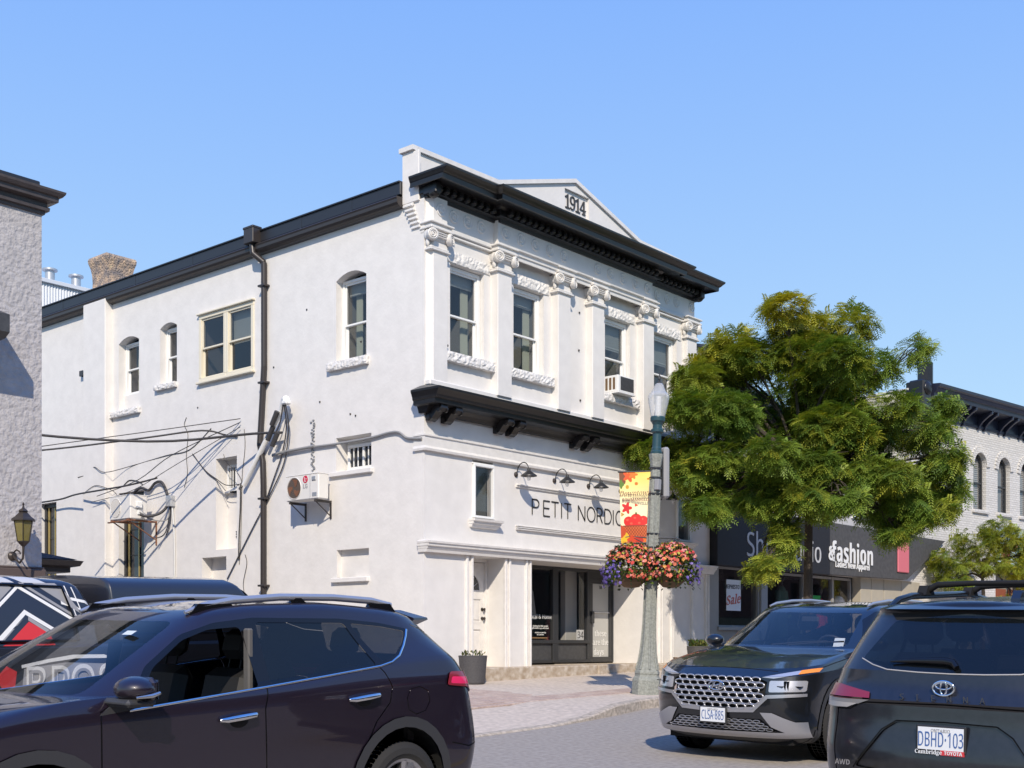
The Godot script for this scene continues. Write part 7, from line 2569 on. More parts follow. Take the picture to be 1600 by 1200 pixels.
		b = mb(Transform3D(Basis.IDENTITY, Vector3(-0.83, 1.155, mz)))
		b.tube([Vector3(-0.06, -0.02, side * 0.235), Vector3(0.02, -0.012, side * 0.262), Vector3(0.075, 0.0, side * 0.25)], [0.008, 0.013, 0.01], 6)
		part("mirror_lamp", b, M.lamp_bowl, mir)
		b = mb(Transform3D(Basis.IDENTITY, Vector3(-0.83, 1.155, mz)))
		b.box(Vector3(0.083, -0.035, minf(side * 0.04, side * 0.22)), Vector3(0.088, 0.07, maxf(side * 0.04, side * 0.22)), 0.0)
		part("mirror_glass", b, M.chrome, mir)
		# black sail panel at the foot of the pillar
		b = mb()
		b.prism(poly2([[-0.98, 1.03], [-0.74, 1.055], [-0.69, 1.13], [-0.80, 1.16]]), 0.0, 0.012)
		var sp := part("sail_panel", b, M.cladding, o)
		sp.position = Vector3(0, 0, side * (side_z(s, -0.85, 1.08) + 0.002) - (0.012 if side < 0 else 0.0))
		# rail
		b = mb()
		var rp := []
		for q in [[-0.22, 1.585], [-0.10, 1.625], [0.12, 1.66], [0.5, 1.685], [0.95, 1.685], [1.30, 1.665], [1.48, 1.635]]:
			rp.append(Vector3(q[0], q[1], side * 0.60))
		b.tube(rp, [0.012, 0.022, 0.024, 0.024, 0.024, 0.024, 0.02], 8)
		part("roof_rail", b, M.silver_trim, o)
		b = mb()
		for q in [[-0.20, 0.16, 1.60, 1.64], [0.55, 0.72, 1.635, 1.68], [1.22, 1.52, 1.58, 1.645]]:
			b.prism(poly2([[q[0], q[2] - 0.03], [q[1], q[2]], [q[1] - 0.06, q[3]], [q[0] + 0.06, q[3]]]), side * 0.60 - 0.022, side * 0.60 + 0.022)
		part("rail_foot", b, M.gap_gloss, o)
	b = mb()
	b.sweep([Vector2(0, 1.50), Vector2(0.10, 1.495), Vector2(0.165, 1.53), Vector2(0.16, 1.545), Vector2(0, 1.60)], [[Vector3(1.50, 0, 0.60), Vector3(1.3, 0, 0.02)], [Vector3(1.66, 0, 0.52), Vector3(1.5, 0, 0.2)], [Vector3(1.76, 0, 0.25), Vector3(1.05, 0, 0)], [Vector3(1.76, 0, -0.25), Vector3(1.05, 0, 0)], [Vector3(1.66, 0, -0.52), Vector3(1.5, 0, -0.2)], [Vector3(1.50, 0, -0.60), Vector3(1.3, 0, -0.02)]])
	part("spoiler", b, M.plum_paint, o)
	# cabin
	b = mb()
	b.box(Vector3(-1.0, 0.30, -0.78), Vector3(2.1, 0.36, 0.78))
	b.box(Vector3(-1.1, 0.36, -0.74), Vector3(-0.72, 1.06, 0.74), 0.08)
	b.box(Vector3(-0.95, 0.9, -0.70), Vector3(-0.55, 1.04, 0.70), 0.06)
	b.box(Vector3(1.5, 0.36, -0.74), Vector3(1.6, 1.0, 0.74), 0.02)
	part("cabin_floor", b, M.dash, o)
	var sm := seat_mesh()
	for q in [[-0.05, 0.36], [-0.05, -0.36], [0.85, 0.38], [0.85, -0.38]]:
		var st := part("seat", sm, M.seat, o)
		st.position = Vector3(q[0], 0.36, q[1])
	b = mb(Transform3D(Basis(Vector3(0, 0, 1), 0.45), Vector3(-0.50, 1.02, 0.36)))
	var wp := []
	for i in 25:
		wp.append(Vector3(0, sin(TAU * i / 24) * 0.18, cos(TAU * i / 24) * 0.18))
	b.tube(wp, 0.016, 6, false)
	b.box(Vector3(-0.03, -0.05, -0.08), Vector3(0.01, 0.05, 0.08), 0.015)
	b.tube([Vector3(0, 0, -0.17), Vector3(0, 0, 0.17)], 0.012, 5)
	part("steering_wheel", b, M.seat, o)
	b = mb()
	b.tube([Vector3(-0.38, 1.50, 0.0), Vector3(-0.32, 1.46, 0.0)], 0.01, 5)
	b.box(Vector3(-0.35, 1.40, -0.11), Vector3(-0.32, 1.46, 0.11), 0.02)
	part("rear_view_mirror", b, M.seat, o)
	b = mb()
	b.box(Vector3(0.10, 1.10, 0.74), Vector3(0.14, 1.49, 0.80), 0.01)
	part("door_seal", b, M.trim_pale, o)
	b = mb()
	b.box(Vector3(-0.52, 1.47, 0.40), Vector3(-0.45, 1.50, 0.50))
	b = mb()
	b.quad(Vector3(-0.53, 1.445, 0.52), Vector3(-0.49, 1.468, 0.52), Vector3(-0.49, 1.468, 0.42), Vector3(-0.53, 1.445, 0.42), Vector3(-0.5, 0.8, 0))
	part("permit_sticker", pushed(b, 0.012), M.sticker, o)
	# wheel wells and wheels
	b = mb()
	for side in [1.0, -1.0]:
		for wx in [-1.34, 1.32]:
			arch_well(b, wx, 0.40, 0.42, side * 0.45, side * 0.88)
	b.box(Vector3(-2.0, 0.2, -0.7), Vector3(2.1, 0.26, 0.7))
	part("underbody", b, M.well, o)
	var wm := wheel_meshes(0.355, 0.225, 0.23, 5, true)
	add_wheels(o, wm, [[-1.34, 0.355, 0.80], [-1.34, 0.355, -0.80], [1.32, 0.355, 0.80], [1.32, 0.355, -0.80]])

# outermost z of a shell at a point of its side
func side_z(s: MB, x: float, y: float) -> float:
	var best := 0.0
	for i in range(0, s.V.size(), 3):
		var a := s.V[i]; var b := s.V[i + 1]; var c := s.V[i + 2]
		if a.z < 0.0 or b.z < 0 or c.z < 0: continue
		if minf(a.x, minf(b.x, c.x)) > x or maxf(a.x, maxf(b.x, c.x)) < x: continue
		if minf(a.y, minf(b.y, c.y)) > y or maxf(a.y, maxf(b.y, c.y)) < y: continue
		var d := (b.x - a.x) * (c.y - a.y) - (c.x - a.x) * (b.y - a.y)
		if absf(d) < 1e-10: continue
		var l1 := ((x - a.x) * (c.y - a.y) - (c.x - a.x) * (y - a.y)) / d
		var l2 := ((b.x - a.x) * (y - a.y) - (x - a.x) * (b.y - a.y)) / d
		if l1 < -0.01 or l2 < -0.01 or l1 + l2 > 1.01: continue
		best = maxf(best, a.z * (1 - l1 - l2) + b.z * l1 + c.z * l2)
	return best

func mat_fill(m: MB) -> MB:
	m.UV.resize(m.V.size()); m.C.resize(m.V.size()); m.C.fill(Color.WHITE)
	return m

# where a shell is met looking along an axis: "end" gives x (extreme towards dir), "side" gives z
func surf(list: PackedVector3Array, ax: String, sgn: float, a: float, y: float) -> float:
	var best := -99.0
	for i in range(0, list.size(), 3):
		var p := flat(list[i], ax); var q := flat(list[i + 1], ax); var r := flat(list[i + 2], ax)
		if minf(p.x, minf(q.x, r.x)) > a or maxf(p.x, maxf(q.x, r.x)) < a or minf(p.y, minf(q.y, r.y)) > y or maxf(p.y, maxf(q.y, r.y)) < y: continue
		var d := (q - p).cross(r - p)
		if absf(d) < 1e-10: continue
		var t := Vector2(a, y)
		var l1 := (t - p).cross(r - p) / d
		var l2 := (q - p).cross(t - p) / d
		if l1 < -0.01 or l2 < -0.01 or l1 + l2 > 1.01: continue
		var l0 := 1.0 - l1 - l2
		var v := list[i] * l0 + list[i + 1] * l1 + list[i + 2] * l2
		best = maxf(best, (v.x if ax == "end" else v.z) * sgn)
	return best * sgn

func facing(s: MB, dir: Vector3, lo: Vector3, hi: Vector3) -> PackedVector3Array:
	var out := PackedVector3Array()
	for i in range(0, s.V.size(), 3):
		if (s.N[i] + s.N[i + 1] + s.N[i + 2]).dot(dir) < 0.2: continue
		var c := (s.V[i] + s.V[i + 1] + s.V[i + 2]) / 3.0
		if c.x < lo.x or c.x > hi.x or c.y < lo.y or c.y > hi.y: continue
		out.append(s.V[i]); out.append(s.V[i + 1]); out.append(s.V[i + 2])
	return out

func mirror2(p: Array) -> Array:
	# polygon given for z >= 0, completed for z < 0
	var q := p.duplicate()
	for i in range(p.size() - 1, -1, -1):
		if absf(p[i][0]) > 0.001:
			q.append([-p[i][0], p[i][1]])
	return q

func flipz(p: Array) -> Array:
	var q := []
	for e in p: q.append([-e[0], e[1]])
	return q

func black_suv() -> void:
	var o := car_at("parked_car", "black midsize SUV with honeycomb grille and front plate facing the camera, in the lane", "car", -2.40, 9.03, 0.0)
	var keys := [
		{"f": -2.10, "r": 2.30, "w": 0.84, "af": 0.5, "ar": 0.35, "nf": 3.0, "y": [[-2.1, 0.22], [-1.2, 0.22], [1.4, 0.23], [2.3, 0.34]]},
		{"f": -2.24, "r": 2.38, "w": 0.92, "af": 0.55, "ar": 0.38, "nf": 3.2, "y": [[-2.2, 0.30], [-1.2, 0.31], [2.3, 0.42]]},
		{"f": -2.31, "r": 2.42, "w": 0.945, "af": 0.58, "ar": 0.42, "nf": 3.2, "y": [[-2.2, 0.50], [2.3, 0.58]]},
		{"f": -2.32, "r": 2.42, "w": 0.95, "af": 0.60, "ar": 0.46, "nf": 3.2, "y": [[-2.2, 0.72], [0, 0.78], [2.3, 0.84]]},
		{"f": -2.29, "r": 2.36, "w": 0.948, "af": 0.62, "ar": 0.50, "nf": 3.0, "sharp": true, "y": [[-2.3, 0.905], [-1.9, 0.95], [-1.0, 1.0], [2.3, 1.08]]},
		{"f": -2.17, "r": 2.32, "w": 0.925, "af": 0.60, "ar": 0.50, "nf": 2.8, "sharp": true, "y": [[-2.2, 0.985], [-1.8, 1.03], [-1.2, 1.07], [0, 1.10], [2.3, 1.17]]},
		{"f": -1.62, "r": 2.28, "w": 0.895, "af": 0.50, "ar": 0.50, "y": [[-1.62, 1.10], [-1.1, 1.13], [0.15, 1.14], [2.2, 1.22]]},
		{"f": -1.05, "r": 2.24, "w": 0.875, "af": 0.42, "ar": 0.50, "sharp": true, "y": [[-1.05, 1.175], [-0.7, 1.175], [0.15, 1.185], [2.2, 1.27]]},
		{"f": -0.62, "r": 2.10, "w": 0.80, "af": 0.38, "ar": 0.48, "y": [[-0.62, 1.39], [0.2, 1.41], [2.1, 1.44]]},
		{"f": -0.22, "r": 1.96, "w": 0.715, "af": 0.34, "ar": 0.46, "y": [[-0.22, 1.585], [0.1, 1.62], [0.8, 1.645], [1.5, 1.62], [2.0, 1.56]]},
		{"f": -0.12, "r": 1.9, "w": 0.64, "af": 0.34, "ar": 0.44, "y": [[-0.12, 1.62], [0.22, 1.655], [0.82, 1.675], [1.5, 1.65], [1.9, 1.6]]},
	]
	var s := shell(keys, [2, 4, 4, 4, 3, 6, 6, 6, 6, 2], 0.02)
	var body := s
	var res: Array
	for side in [1.0, -1.0]:
		for wx in [-1.38, 1.385]:
			res = cut(body, disc(wx, 0.40, 0.42), "side", Vector3(0, 0, side), 0.15)
			body = res[1]
	var clad := MB.new()
	for side in [1.0, -1.0]:
		for wx in [-1.38, 1.385]:
			res = cut(body, disc(wx, 0.40, 0.485), "side", Vector3(0, 0, side), 0.15)
			body = res[1]
			var p := pushed(res[0], 0.008)
			clad.V.append_array(p.V); clad.N.append_array(p.N)
		res = cut(body, poly2([[-1.9, 0.1], [2.5, 0.1], [2.5, 0.42], [-1.9, 0.36]]), "side", Vector3(0, 0, side), 0.25)
		body = res[1]
		clad.V.append_array(pushed(res[0], 0.006).V); clad.N.append_array(res[0].N)
	var F := Vector3(-1, 0, 0)
	var front := facing(s, F, Vector3(-3, 0, 0), Vector3(-1.4, 1.2, 0))
	# lower valance: grey skid strip with its two silver fangs
	res = cut(body, poly2(mirror2([[0, 0.18], [1.2, 0.18], [1.2, 0.30], [0.75, 0.285], [0.0, 0.275]])), "end", F, 0.1)
	body = res[1]
	clad.V.append_array(res[0].V); clad.N.append_array(res[0].N)
	var silver := MB.new()
	for m in [1, -1]:
		for q in [[[0.50, 0.545], [0.62, 0.545], [0.82, 0.455], [0.90, 0.455], [0.90, 0.36], [0.72, 0.345], [0.60, 0.40]], [[0.0, 0.275], [0.75, 0.285], [0.90, 0.295], [0.90, 0.362], [0.72, 0.345], [0.0, 0.335]], [[0.0, 0.525], [0.43, 0.545], [0.58, 0.69], [0.90, 0.715], [0.90, 0.745], [0.56, 0.725], [0.42, 0.60], [0.0, 0.565]]]:
			res = cut(body, poly2(q if m > 0 else flipz(q)), "end", F, 0.1)
			body = res[1]
			silver.V.append_array(pushed(res[0], 0.014).V); silver.N.append_array(res[0].N)
	res = cut(body, soft_poly(mirror2([[0.0, 0.345], [0.70, 0.355], [0.58, 0.405], [0.50, 0.475], [0.0, 0.465]]), 0.01), "end", F, 0.1)
	body = res[1]
	var lowg: MB = pushed(res[0], -0.02)
	res = cut(body, poly2(mirror2([[0.0, 0.565], [0.42, 0.60], [0.55, 0.72], [0.56, 0.86], [0.45, 0.905], [0.0, 0.905]])), "end", F, 0.1)
	body = res[1]
	var gr: MB = pushed(res[0], -0.03)
	var lens := MB.new()
	var drl := MB.new()
	var amber := MB.new()
	for m in [1, -1]:
		var q := [[0.58, 0.755], [0.90, 0.765], [0.90, 0.88], [0.58, 0.875]]
		res = cut(body, soft_poly(q if m > 0 else flipz(q), 0.02), "end", F, 0.05)
		body = res[1]
		lens.V.append_array(pushed(res[0], -0.004).V); lens.N.append_array(res[0].N)
		q = [[0.50, 0.905], [0.93, 1.0], [0.935, 0.96], [0.62, 0.895]]
		res = cut(body, poly2(q if m > 0 else flipz(q)), "end", F, 0.05)
		body = res[1]
		var sp := cut(res[0], poly2([[0.82 * m, 0.8], [1.2 * m, 0.8], [1.2 * m, 1.1], [0.82 * m, 1.1]]), "end", F, 0.0)
		drl.V.append_array(pushed(sp[1], 0.004).V); drl.N.append_array(sp[1].N)
		amber.V.append_array(pushed(sp[0], 0.006).V); amber.N.append_array(sp[0].N)
	# windscreen, side glass
	res = cut(body, soft_poly([[-0.76, 1.195], [0.76, 1.195], [0.635, 1.565], [-0.635, 1.565]], 0.05), "end", F, 0.25)
	body = res[1]
	var ws: MB = res[0]
	res = cut(body, soft_poly([[-0.70, 1.28], [0.70, 1.28], [0.55, 1.54], [-0.55, 1.54]], 0.05), "end", Vector3(1, 0, 0), 0.3)
	body = res[1]
	var gls := [res[0]]
	var frame := MB.new()
	for side in [1.0, -1.0]:
		for q in [[[-0.66, 1.20], [0.24, 1.21], [0.22, 1.56], [0.0, 1.55], [-0.25, 1.46], [-0.5, 1.32]], [[0.31, 1.215], [1.25, 1.27], [1.15, 1.56], [0.29, 1.565]], [[1.32, 1.28], [1.85, 1.40], [1.75, 1.50], [1.23, 1.555]]]:
			res = cut(body, soft_poly(q, 0.03), "side", Vector3(0, 0, side), 0.25)
			body = res[1]
			gls.append(pushed(res[0], -0.003))
		res = cut(body, soft_poly([[-0.74, 1.185], [0.3, 1.195], [1.3, 1.255], [1.92, 1.40], [1.78, 1.53], [1.2, 1.585], [0.2, 1.595], [-0.05, 1.58], [-0.3, 1.49]], 0.03), "side", Vector3(0, 0, side), 0.25)
		body = res[1]
		frame.V.append_array(res[0].V); frame.N.append_array(res[0].N)
	var gap := MB.new()
	for side in [1.0, -1.0]:
		for q in [[[-0.90, 0.5], [-0.93, 0.9], [-0.93, 1.12], [-0.8, 1.17]], [[0.25, 0.45], [0.25, 1.0], [0.27, 1.2]], [[-2.2, 0.93], [-1.9, 0.985], [-1.5, 1.04], [-1.0, 1.10]]]:
			res = cut(body, ribbon(q, 0.008), "side", Vector3(0, 0, side), 0.08)
			body = res[1]
			gap.V.append_array(pushed(res[0], -0.005).V); gap.N.append_array(res[0].N)
	res = cut(body, ribbon([[-0.62, 0.965], [-0.3, 0.985], [0.0, 0.99], [0.3, 0.985], [0.62, 0.965]], 0.007), "end", F, 0.05)
	body = res[1]
	gap.V.append_array(pushed(res[0], -0.004).V); gap.N.append_array(res[0].N)
	var bo := part("body", body, M.black_paint, o)
	part("shut_line", mat_fill(gap), M.gap, bo)
	part("cladding", mat_fill(clad), M.cladding, o)
	part("silver_trim", mat_fill(silver), M.silver_trim, o)
	var grp := part("grille", mat_fill(gr), M.gap, o)
	part("lower_grille", mat_fill(lowg), M.gap, o)
	part("window_frame", mat_fill(frame), M.gap_gloss, o)
	part("windscreen", mat_fill(ws), M.clear_glass, o)
	for g in gls: part("door_window", mat_fill(g), M.privacy_glass, o)
	part("headlamp", mat_fill(lens), M.lamp_bowl_soft, o)
	part("running_lamp", mat_fill(drl), M.lamp_bowl_soft, o)
	part("indicator", mat_fill(amber), M.amber, o)
	# headlamp cells
	var b := mb()
	for m in [1.0, -1.0]:
		for z in [0.73, 0.755]:
			var x := surf(front, "end", -1, m * z, 0.82)
			b.box(Vector3(x - 0.003, 0.765, m * z - 0.009), Vector3(x + 0.03, 0.872, m * z + 0.009))
		for z in [0.66, 0.82]:
			var x := surf(front, "end", -1, m * z, 0.82)
			b.box(Vector3(x + 0.002, 0.812, m * z - 0.06), Vector3(x + 0.05, 0.820, m * z + 0.06))
	part("lamp_divider", b, M.gap_gloss, o)
	# honeycomb of the grille
	b = mb()
	var rows := 6
	for j in rows:
		var y := 0.598 + j * 0.056
		for i in range(-6, 7):
			var z := (i + 0.5 * (j % 2)) * 0.098
			var lim := 0.40 + (y - 0.57) * 1.05 if y < 0.72 else (0.53 if y < 0.86 else 0.46)
			if absf(z) > lim: continue
			var x := surf(front, "end", -1, z, clampf(y, 0.5, 0.9))
			var p := []
			for k in 13:
				var a := TAU * k / 12
				p.append(Vector3(x - 0.004 + 0.012 * (y - 0.75), y + sin(a) * 0.027, z + signf(cos(a)) * pow(absf(cos(a)), 0.8) * 0.049))
			b.tube(p, 0.0085, 5, false)
	part("honeycomb", b, M.silver_trim, grp)
	b = mb()
	for j in 4:
		var y := 0.362 + j * 0.028
		for i in range(-7, 8):
			var z := (i + 0.5 * (j % 2)) * 0.082
			if absf(z) > 0.60 - (y - 0.36) * 0.9: continue
			var x := surf(front, "end", -1, z, y)
			var p := []
			for k in 9:
				var a := TAU * k / 8 + 0.39
				p.append(Vector3(x, y + sin(a) * 0.013, z + cos(a) * 0.042))
			b.tube(p, 0.0045, 4, false)
	part("lower_mesh", b, M.silver_trim, grp)
	# oval badge with the slanted H
	var ex := surf(front, "end", -1, 0.0, 0.80) - 0.02
	var T := Transform3D(Basis(Vector3(0, 0, 1), Vector3.UP, Vector3(-1, 0, 0)), Vector3(ex, 0.805, 0))
	b = mb(T)
	var p := []
	for k in 25:
		p.append(Vector3(cos(TAU * k / 24) * 0.092, sin(TAU * k / 24) * 0.047, 0))
	b.tube(p, 0.008, 6, false)
	for sx in [-1.0, 1.0]:
		b.tube([Vector3(sx * 0.04 - 0.013, -0.034, 0), Vector3(sx * 0.034 + 0.014, 0.034, 0)], 0.011, 6)
	b.tube([Vector3(-0.042, -0.012, 0), Vector3(0.0, 0.0, 0.004), Vector3(0.042, 0.012, 0)], 0.009, 6)
	part("badge", b, M.chrome, o)
	number_plate(o, Transform3D(Basis(Vector3(0, 0, 1), Vector3.UP, Vector3(-1, 0, 0)), Vector3(surf(front, "end", -1, 0.0, 0.50) - 0.035, 0.495, -0.03)), "CLSA·885")
	b = mb()
	b.box(Vector3(-2.30, 0.40, -0.15), Vector3(-2.22, 0.58, 0.13), 0.01)
	part("plate_bracket", b, M.cladding, o)
	# bonnet ribs, wipers, mirrors, rails
	for side in [1.0, -1.0]:
		b = mb()
		b.tube([Vector3(-0.98, 1.20, side * 0.1), Vector3(-0.86, 1.235, side * 0.1 + 0.34), Vector3(-0.80, 1.25, side * 0.1 + 0.60)], 0.010, 5)
		part("wiper", b, M.gap, o)
		b = mb(Transform3D(Basis.IDENTITY, Vector3(-0.66, 1.18, side * 0.93)))
		b.ball(Vector3(0.0, 0.05, side * 0.11), Vector3(0.10, 0.075, 0.115), 16, 10)
		b.box(Vector3(-0.05, -0.03, minf(-side * 0.05, side * 0.12)), Vector3(0.05, 0.01, maxf(-side * 0.05, side * 0.12)), 0.015)
		part("mirror", b, M.black_paint, o)
		b = mb()
		var rp := []
		for q in [[-0.05, 1.63], [0.1, 1.66], [0.5, 1.69], [1.0, 1.70], [1.5, 1.68], [1.75, 1.64]]:
			rp.append(Vector3(q[0], q[1] + 0.012, side * 0.63))
		b.tube(rp, [0.012, 0.02, 0.022, 0.022, 0.02, 0.014], 8)
		part("roof_rail", b, M.silver_trim, o)
	b = mb()
	b.box(Vector3(-1.0, 0.30, -0.80), Vector3(2.1, 0.36, 0.80))
	b.box(Vector3(-0.98, 0.9, -0.74), Vector3(-0.50, 1.12, 0.74), 0.08)
	part("cabin_floor", b, M.dash, o)
	for q in [[0.05, 0.38], [0.05, -0.38], [1.0, 0.38], [1.0, -0.38]]:
		var st := part("seat", seat_mesh(), M.seat, o)
		st.position = Vector3(q[0], 0.42, q[1])
	b = mb(Transform3D(Basis(Vector3(0, 0, 1), 0.45), Vector3(-0.42, 1.14, 0.38)))
	var wp := []
	for i in 25:
		wp.append(Vector3(0, sin(TAU * i / 24) * 0.18, cos(TAU * i / 24) * 0.18))
	b.tube(wp, 0.016, 6, false)
	b.box(Vector3(-0.03, -0.05, -0.08), Vector3(0.01, 0.05, 0.08), 0.015)
	part("steering_wheel", b, M.seat, o)
	b = mb()
	b.box(Vector3(-0.25, 1.45, -0.11), Vector3(-0.22, 1.52, 0.11), 0.02)
	part("rear_view_mirror", b, M.seat, o)
	b = mb(Transform3D(Basis(Vector3(0, 0, 1), -0.5), Vector3(-0.72, 1.22, 0.60)))
	b.box(Vector3(-0.005, -0.06, -0.06), Vector3(0.005, 0.07, 0.06))
	part("dash_card", b, M.sticker, o)
	b = mb()
	for side in [1.0, -1.0]:
		for wx in [-1.38, 1.385]:
			arch_well(b, wx, 0.40, 0.43, side * 0.48, side * 0.90)
	b.box(Vector3(-2.05, 0.2, -0.75), Vector3(2.2, 0.26, 0.75))
	part("underbody", b, M.well, o)
	var wm := wheel_meshes(0.365, 0.235, 0.25, 5, true)
	add_wheels(o, wm, [[-1.38, 0.365, 0.83], [-1.38, 0.365, -0.83], [1.385, 0.365, 0.83], [1.385, 0.365, -0.83]])

func navy_van() -> void:
	var o := car_at("parked_car", "dark navy minivan seen from behind, rear wiper and blue-lettered plate, roof bars", "car", -5.60, 12.77, PI)
	var keys := [
		{"f": -2.3, "r": 2.40, "w": 0.84, "af": 0.5, "ar": 0.42, "y": [[-2.3, 0.24], [2.4, 0.28]]},
		{"f": -2.5, "r": 2.50, "w": 0.925, "af": 0.6, "ar": 0.46, "y": [[-2.3, 0.42], [2.4, 0.42]]},
		{"f": -2.55, "r": 2.525, "w": 0.955, "af": 0.62, "ar": 0.48, "y": [[-2.3, 0.62], [2.4, 0.64]]},
		{"f": -2.52, "r": 2.485, "w": 0.955, "af": 0.68, "ar": 0.46, "y": [[-2.3, 0.82], [2.4, 0.85]]},
		{"f": -2.40, "r": 2.475, "w": 0.945, "af": 0.70, "ar": 0.44, "sharp": true, "y": [[-2.3, 0.95], [-1.0, 1.0], [2.4, 0.985]]},
		{"f": -2.20, "r": 2.495, "w": 0.935, "af": 0.70, "ar": 0.46, "sharp": true, "y": [[-2.2, 1.0], [-1.0, 1.05], [2.4, 1.02]]},
		{"f": -1.75, "r": 2.43, "w": 0.915, "af": 0.6, "ar": 0.46, "y": [[-1.7, 1.08], [-1.0, 1.1], [2.4, 1.11]]},
		{"f": -1.45, "r": 2.40, "w": 0.885, "af": 0.5, "ar": 0.44, "sharp": true, "y": [[-1.4, 1.14], [-1.0, 1.16], [2.4, 1.21]]},
		{"f": -0.95, "r": 2.24, "w": 0.815, "af": 0.42, "ar": 0.42, "y": [[-0.9, 1.40], [2.2, 1.42]]},
		{"f": -0.45, "r": 2.10, "w": 0.745, "af": 0.38, "ar": 0.40, "y": [[-0.4, 1.58], [0.5, 1.62], [2.1, 1.59]]},
		{"f": -0.3, "r": 2.16, "w": 0.70, "af": 0.38, "ar": 0.36, "sharp": true, "y": [[-0.3, 1.63], [0.5, 1.67], [2.1, 1.625]]},
		{"f": -0.2, "r": 2.08, "w": 0.64, "af": 0.38, "ar": 0.36, "y": [[-0.2, 1.66], [0.5, 1.70], [2.1, 1.65]]},
	]
	var s := shell(keys, [2, 4, 4, 4, 2, 4, 4, 5, 4, 2, 2], 0.03)
	var body := s
	var res: Array
	var R := Vector3(1, 0, 0)
	for side in [1.0, -1.0]:
		for wx in [-1.50, 1.53]:
			res = cut(body, disc(wx, 0.40, 0.40), "side", Vector3(0, 0, side), 0.15)
			body = res[1]
	var rear := facing(s, R, Vector3(1.2, 0, 0), Vector3(4, 1.8, 0))
	# lamps
	var red := MB.new()
	var clr := MB.new()
	for m in [1.0, -1.0]:
		for k in 2:
			var q: Array = [[[0.52, 1.02], [0.53, 1.058], [0.79, 1.10], [1.1, 1.112], [1.1, 1.015], [0.8, 1.015]], [[0.52, 1.018], [0.8, 1.013], [1.1, 1.013], [1.1, 0.955], [0.80, 0.948], [0.70, 0.952], [0.60, 0.99]]][k]
			res = cut(body, poly2(q if m > 0 else flipz(q)), "end", R, -0.1)
			body = res[1]
			var dst: MB = red if k == 0 else clr
			dst.V.append_array(pushed(res[0], 0.010).V); dst.N.append_array(res[0].N)
	# glass
	res = cut(body, soft_poly(mirror2([[0.0, 1.595], [0.50, 1.545], [0.66, 1.285], [0.44, 1.222], [0.0, 1.208]]), 0.03), "end", R, 0.1)
	body = res[1]
	var rw: MB = res[0]
	res = cut(body, soft_poly(mirror2([[0.0, 1.625], [0.56, 1.595], [0.50, 1.546], [0.0, 1.596]]), 0.005), "end", R, 0.0)
	body = res[1]
	var band: MB = res[0]
	res = cut(body, soft_poly([[-0.74, 1.17], [0.74, 1.17], [0.64, 1.55], [-0.64, 1.55]], 0.05), "end", Vector3(-1, 0, 0), 0.25)
	body = res[1]
	var ws: MB = res[0]
	var gls := []
	for side in [1.0, -1.0]:
		for q in [[[-0.95, 1.15], [0.05, 1.16], [0.03, 1.52], [-0.35, 1.50]], [[0.12, 1.16], [1.15, 1.19], [1.12, 1.53], [0.10, 1.53]], [[1.22, 1.20], [2.0, 1.28], [1.9, 1.50], [1.19, 1.53]]]:
			res = cut(body, soft_poly(q, 0.03), "side", Vector3(0, 0, side), 0.25)
			body = res[1]
			gls.append(res[0])
	# recess round the plate, shut lines
	res = cut(body, soft_poly(mirror2([[0.0, 0.885], [0.33, 0.88], [0.42, 0.82], [0.62, 0.56], [0.0, 0.52]]), 0.03), "end", R, 0.1)
	body = res[1]
	var rec: MB = pushed(res[0], -0.022)
	var gap := MB.new()
	for q in [[[-0.56, 0.995], [0.0, 1.008], [0.56, 0.995]], [[0.54, 0.998], [0.60, 0.985], [0.68, 0.942], [0.80, 0.938]], [[-0.54, 0.998], [-0.60, 0.985], [-0.68, 0.942], [-0.80, 0.938]], [[0.33, 0.885], [0.0, 0.893], [-0.33, 0.885]], [[0.79, 0.94], [0.80, 0.7], [0.78, 0.5]], [[-0.79, 0.94], [-0.80, 0.7], [-0.78, 0.5]], [[0.33, 0.885], [0.43, 0.82], [0.63, 0.55]], [[-0.33, 0.885], [-0.43, 0.82], [-0.63, 0.55]]]:
		res = cut(body, ribbon(q, 0.010), "end", R, 0.0)
		body = res[1]
		gap.V.append_array(pushed(res[0], -0.008).V); gap.N.append_array(res[0].N)
	var bo := part("body", body, M.navy_dusty, o)
	part("plate_recess", mat_fill(rec), M.navy_dusty, o)
	part("shut_line", mat_fill(gap), M.gap, bo)
	part("tail_lamp", mat_fill(red), M.tail_red, o)
	part("reversing_lamp", mat_fill(clr), M.tail_clear, o)
	part("rear_window", mat_fill(rw), M.privacy_glass, o)
	part("spoiler_underside", mat_fill(band), M.gap, o)
	part("windscreen", mat_fill(ws), M.clear_glass, o)
	for g in gls: part("door_window", mat_fill(g), M.privacy_glass, o)
	# pale bead under the rear glass
	var b := mb()
	var p := []
	for q in [[0.665, 1.283], [0.56, 1.245], [0.44, 1.217], [0.22, 1.207], [0.0, 1.204], [-0.22, 1.207], [-0.44, 1.217], [-0.56, 1.245], [-0.665, 1.283]]:
		p.append(Vector3(surf(rear, "end", 1, q[0], q[1]) + 0.003, q[1], q[0]))
	b.tube(p, 0.005, 5)
	part("glass_bead", b, M.tail_clear, o)
	# wiper
	b = mb()
	p = []
	for q in [[0.42, 1.272], [0.25, 1.282], [0.05, 1.285], [-0.01, 1.275], [-0.04, 1.245]]:
		p.append(Vector3(surf(rear, "end", 1, q[0], q[1]) + 0.03, q[1], q[0]))
	b.tube(p, [0.007, 0.018, 0.026, 0.026, 0.02], 8)
	part("rear_wiper", b, M.gap_gloss, o)
	# oval badge of three crossed ovals
	var bx := surf(rear, "end", 1, 0.02, 1.08) + 0.016
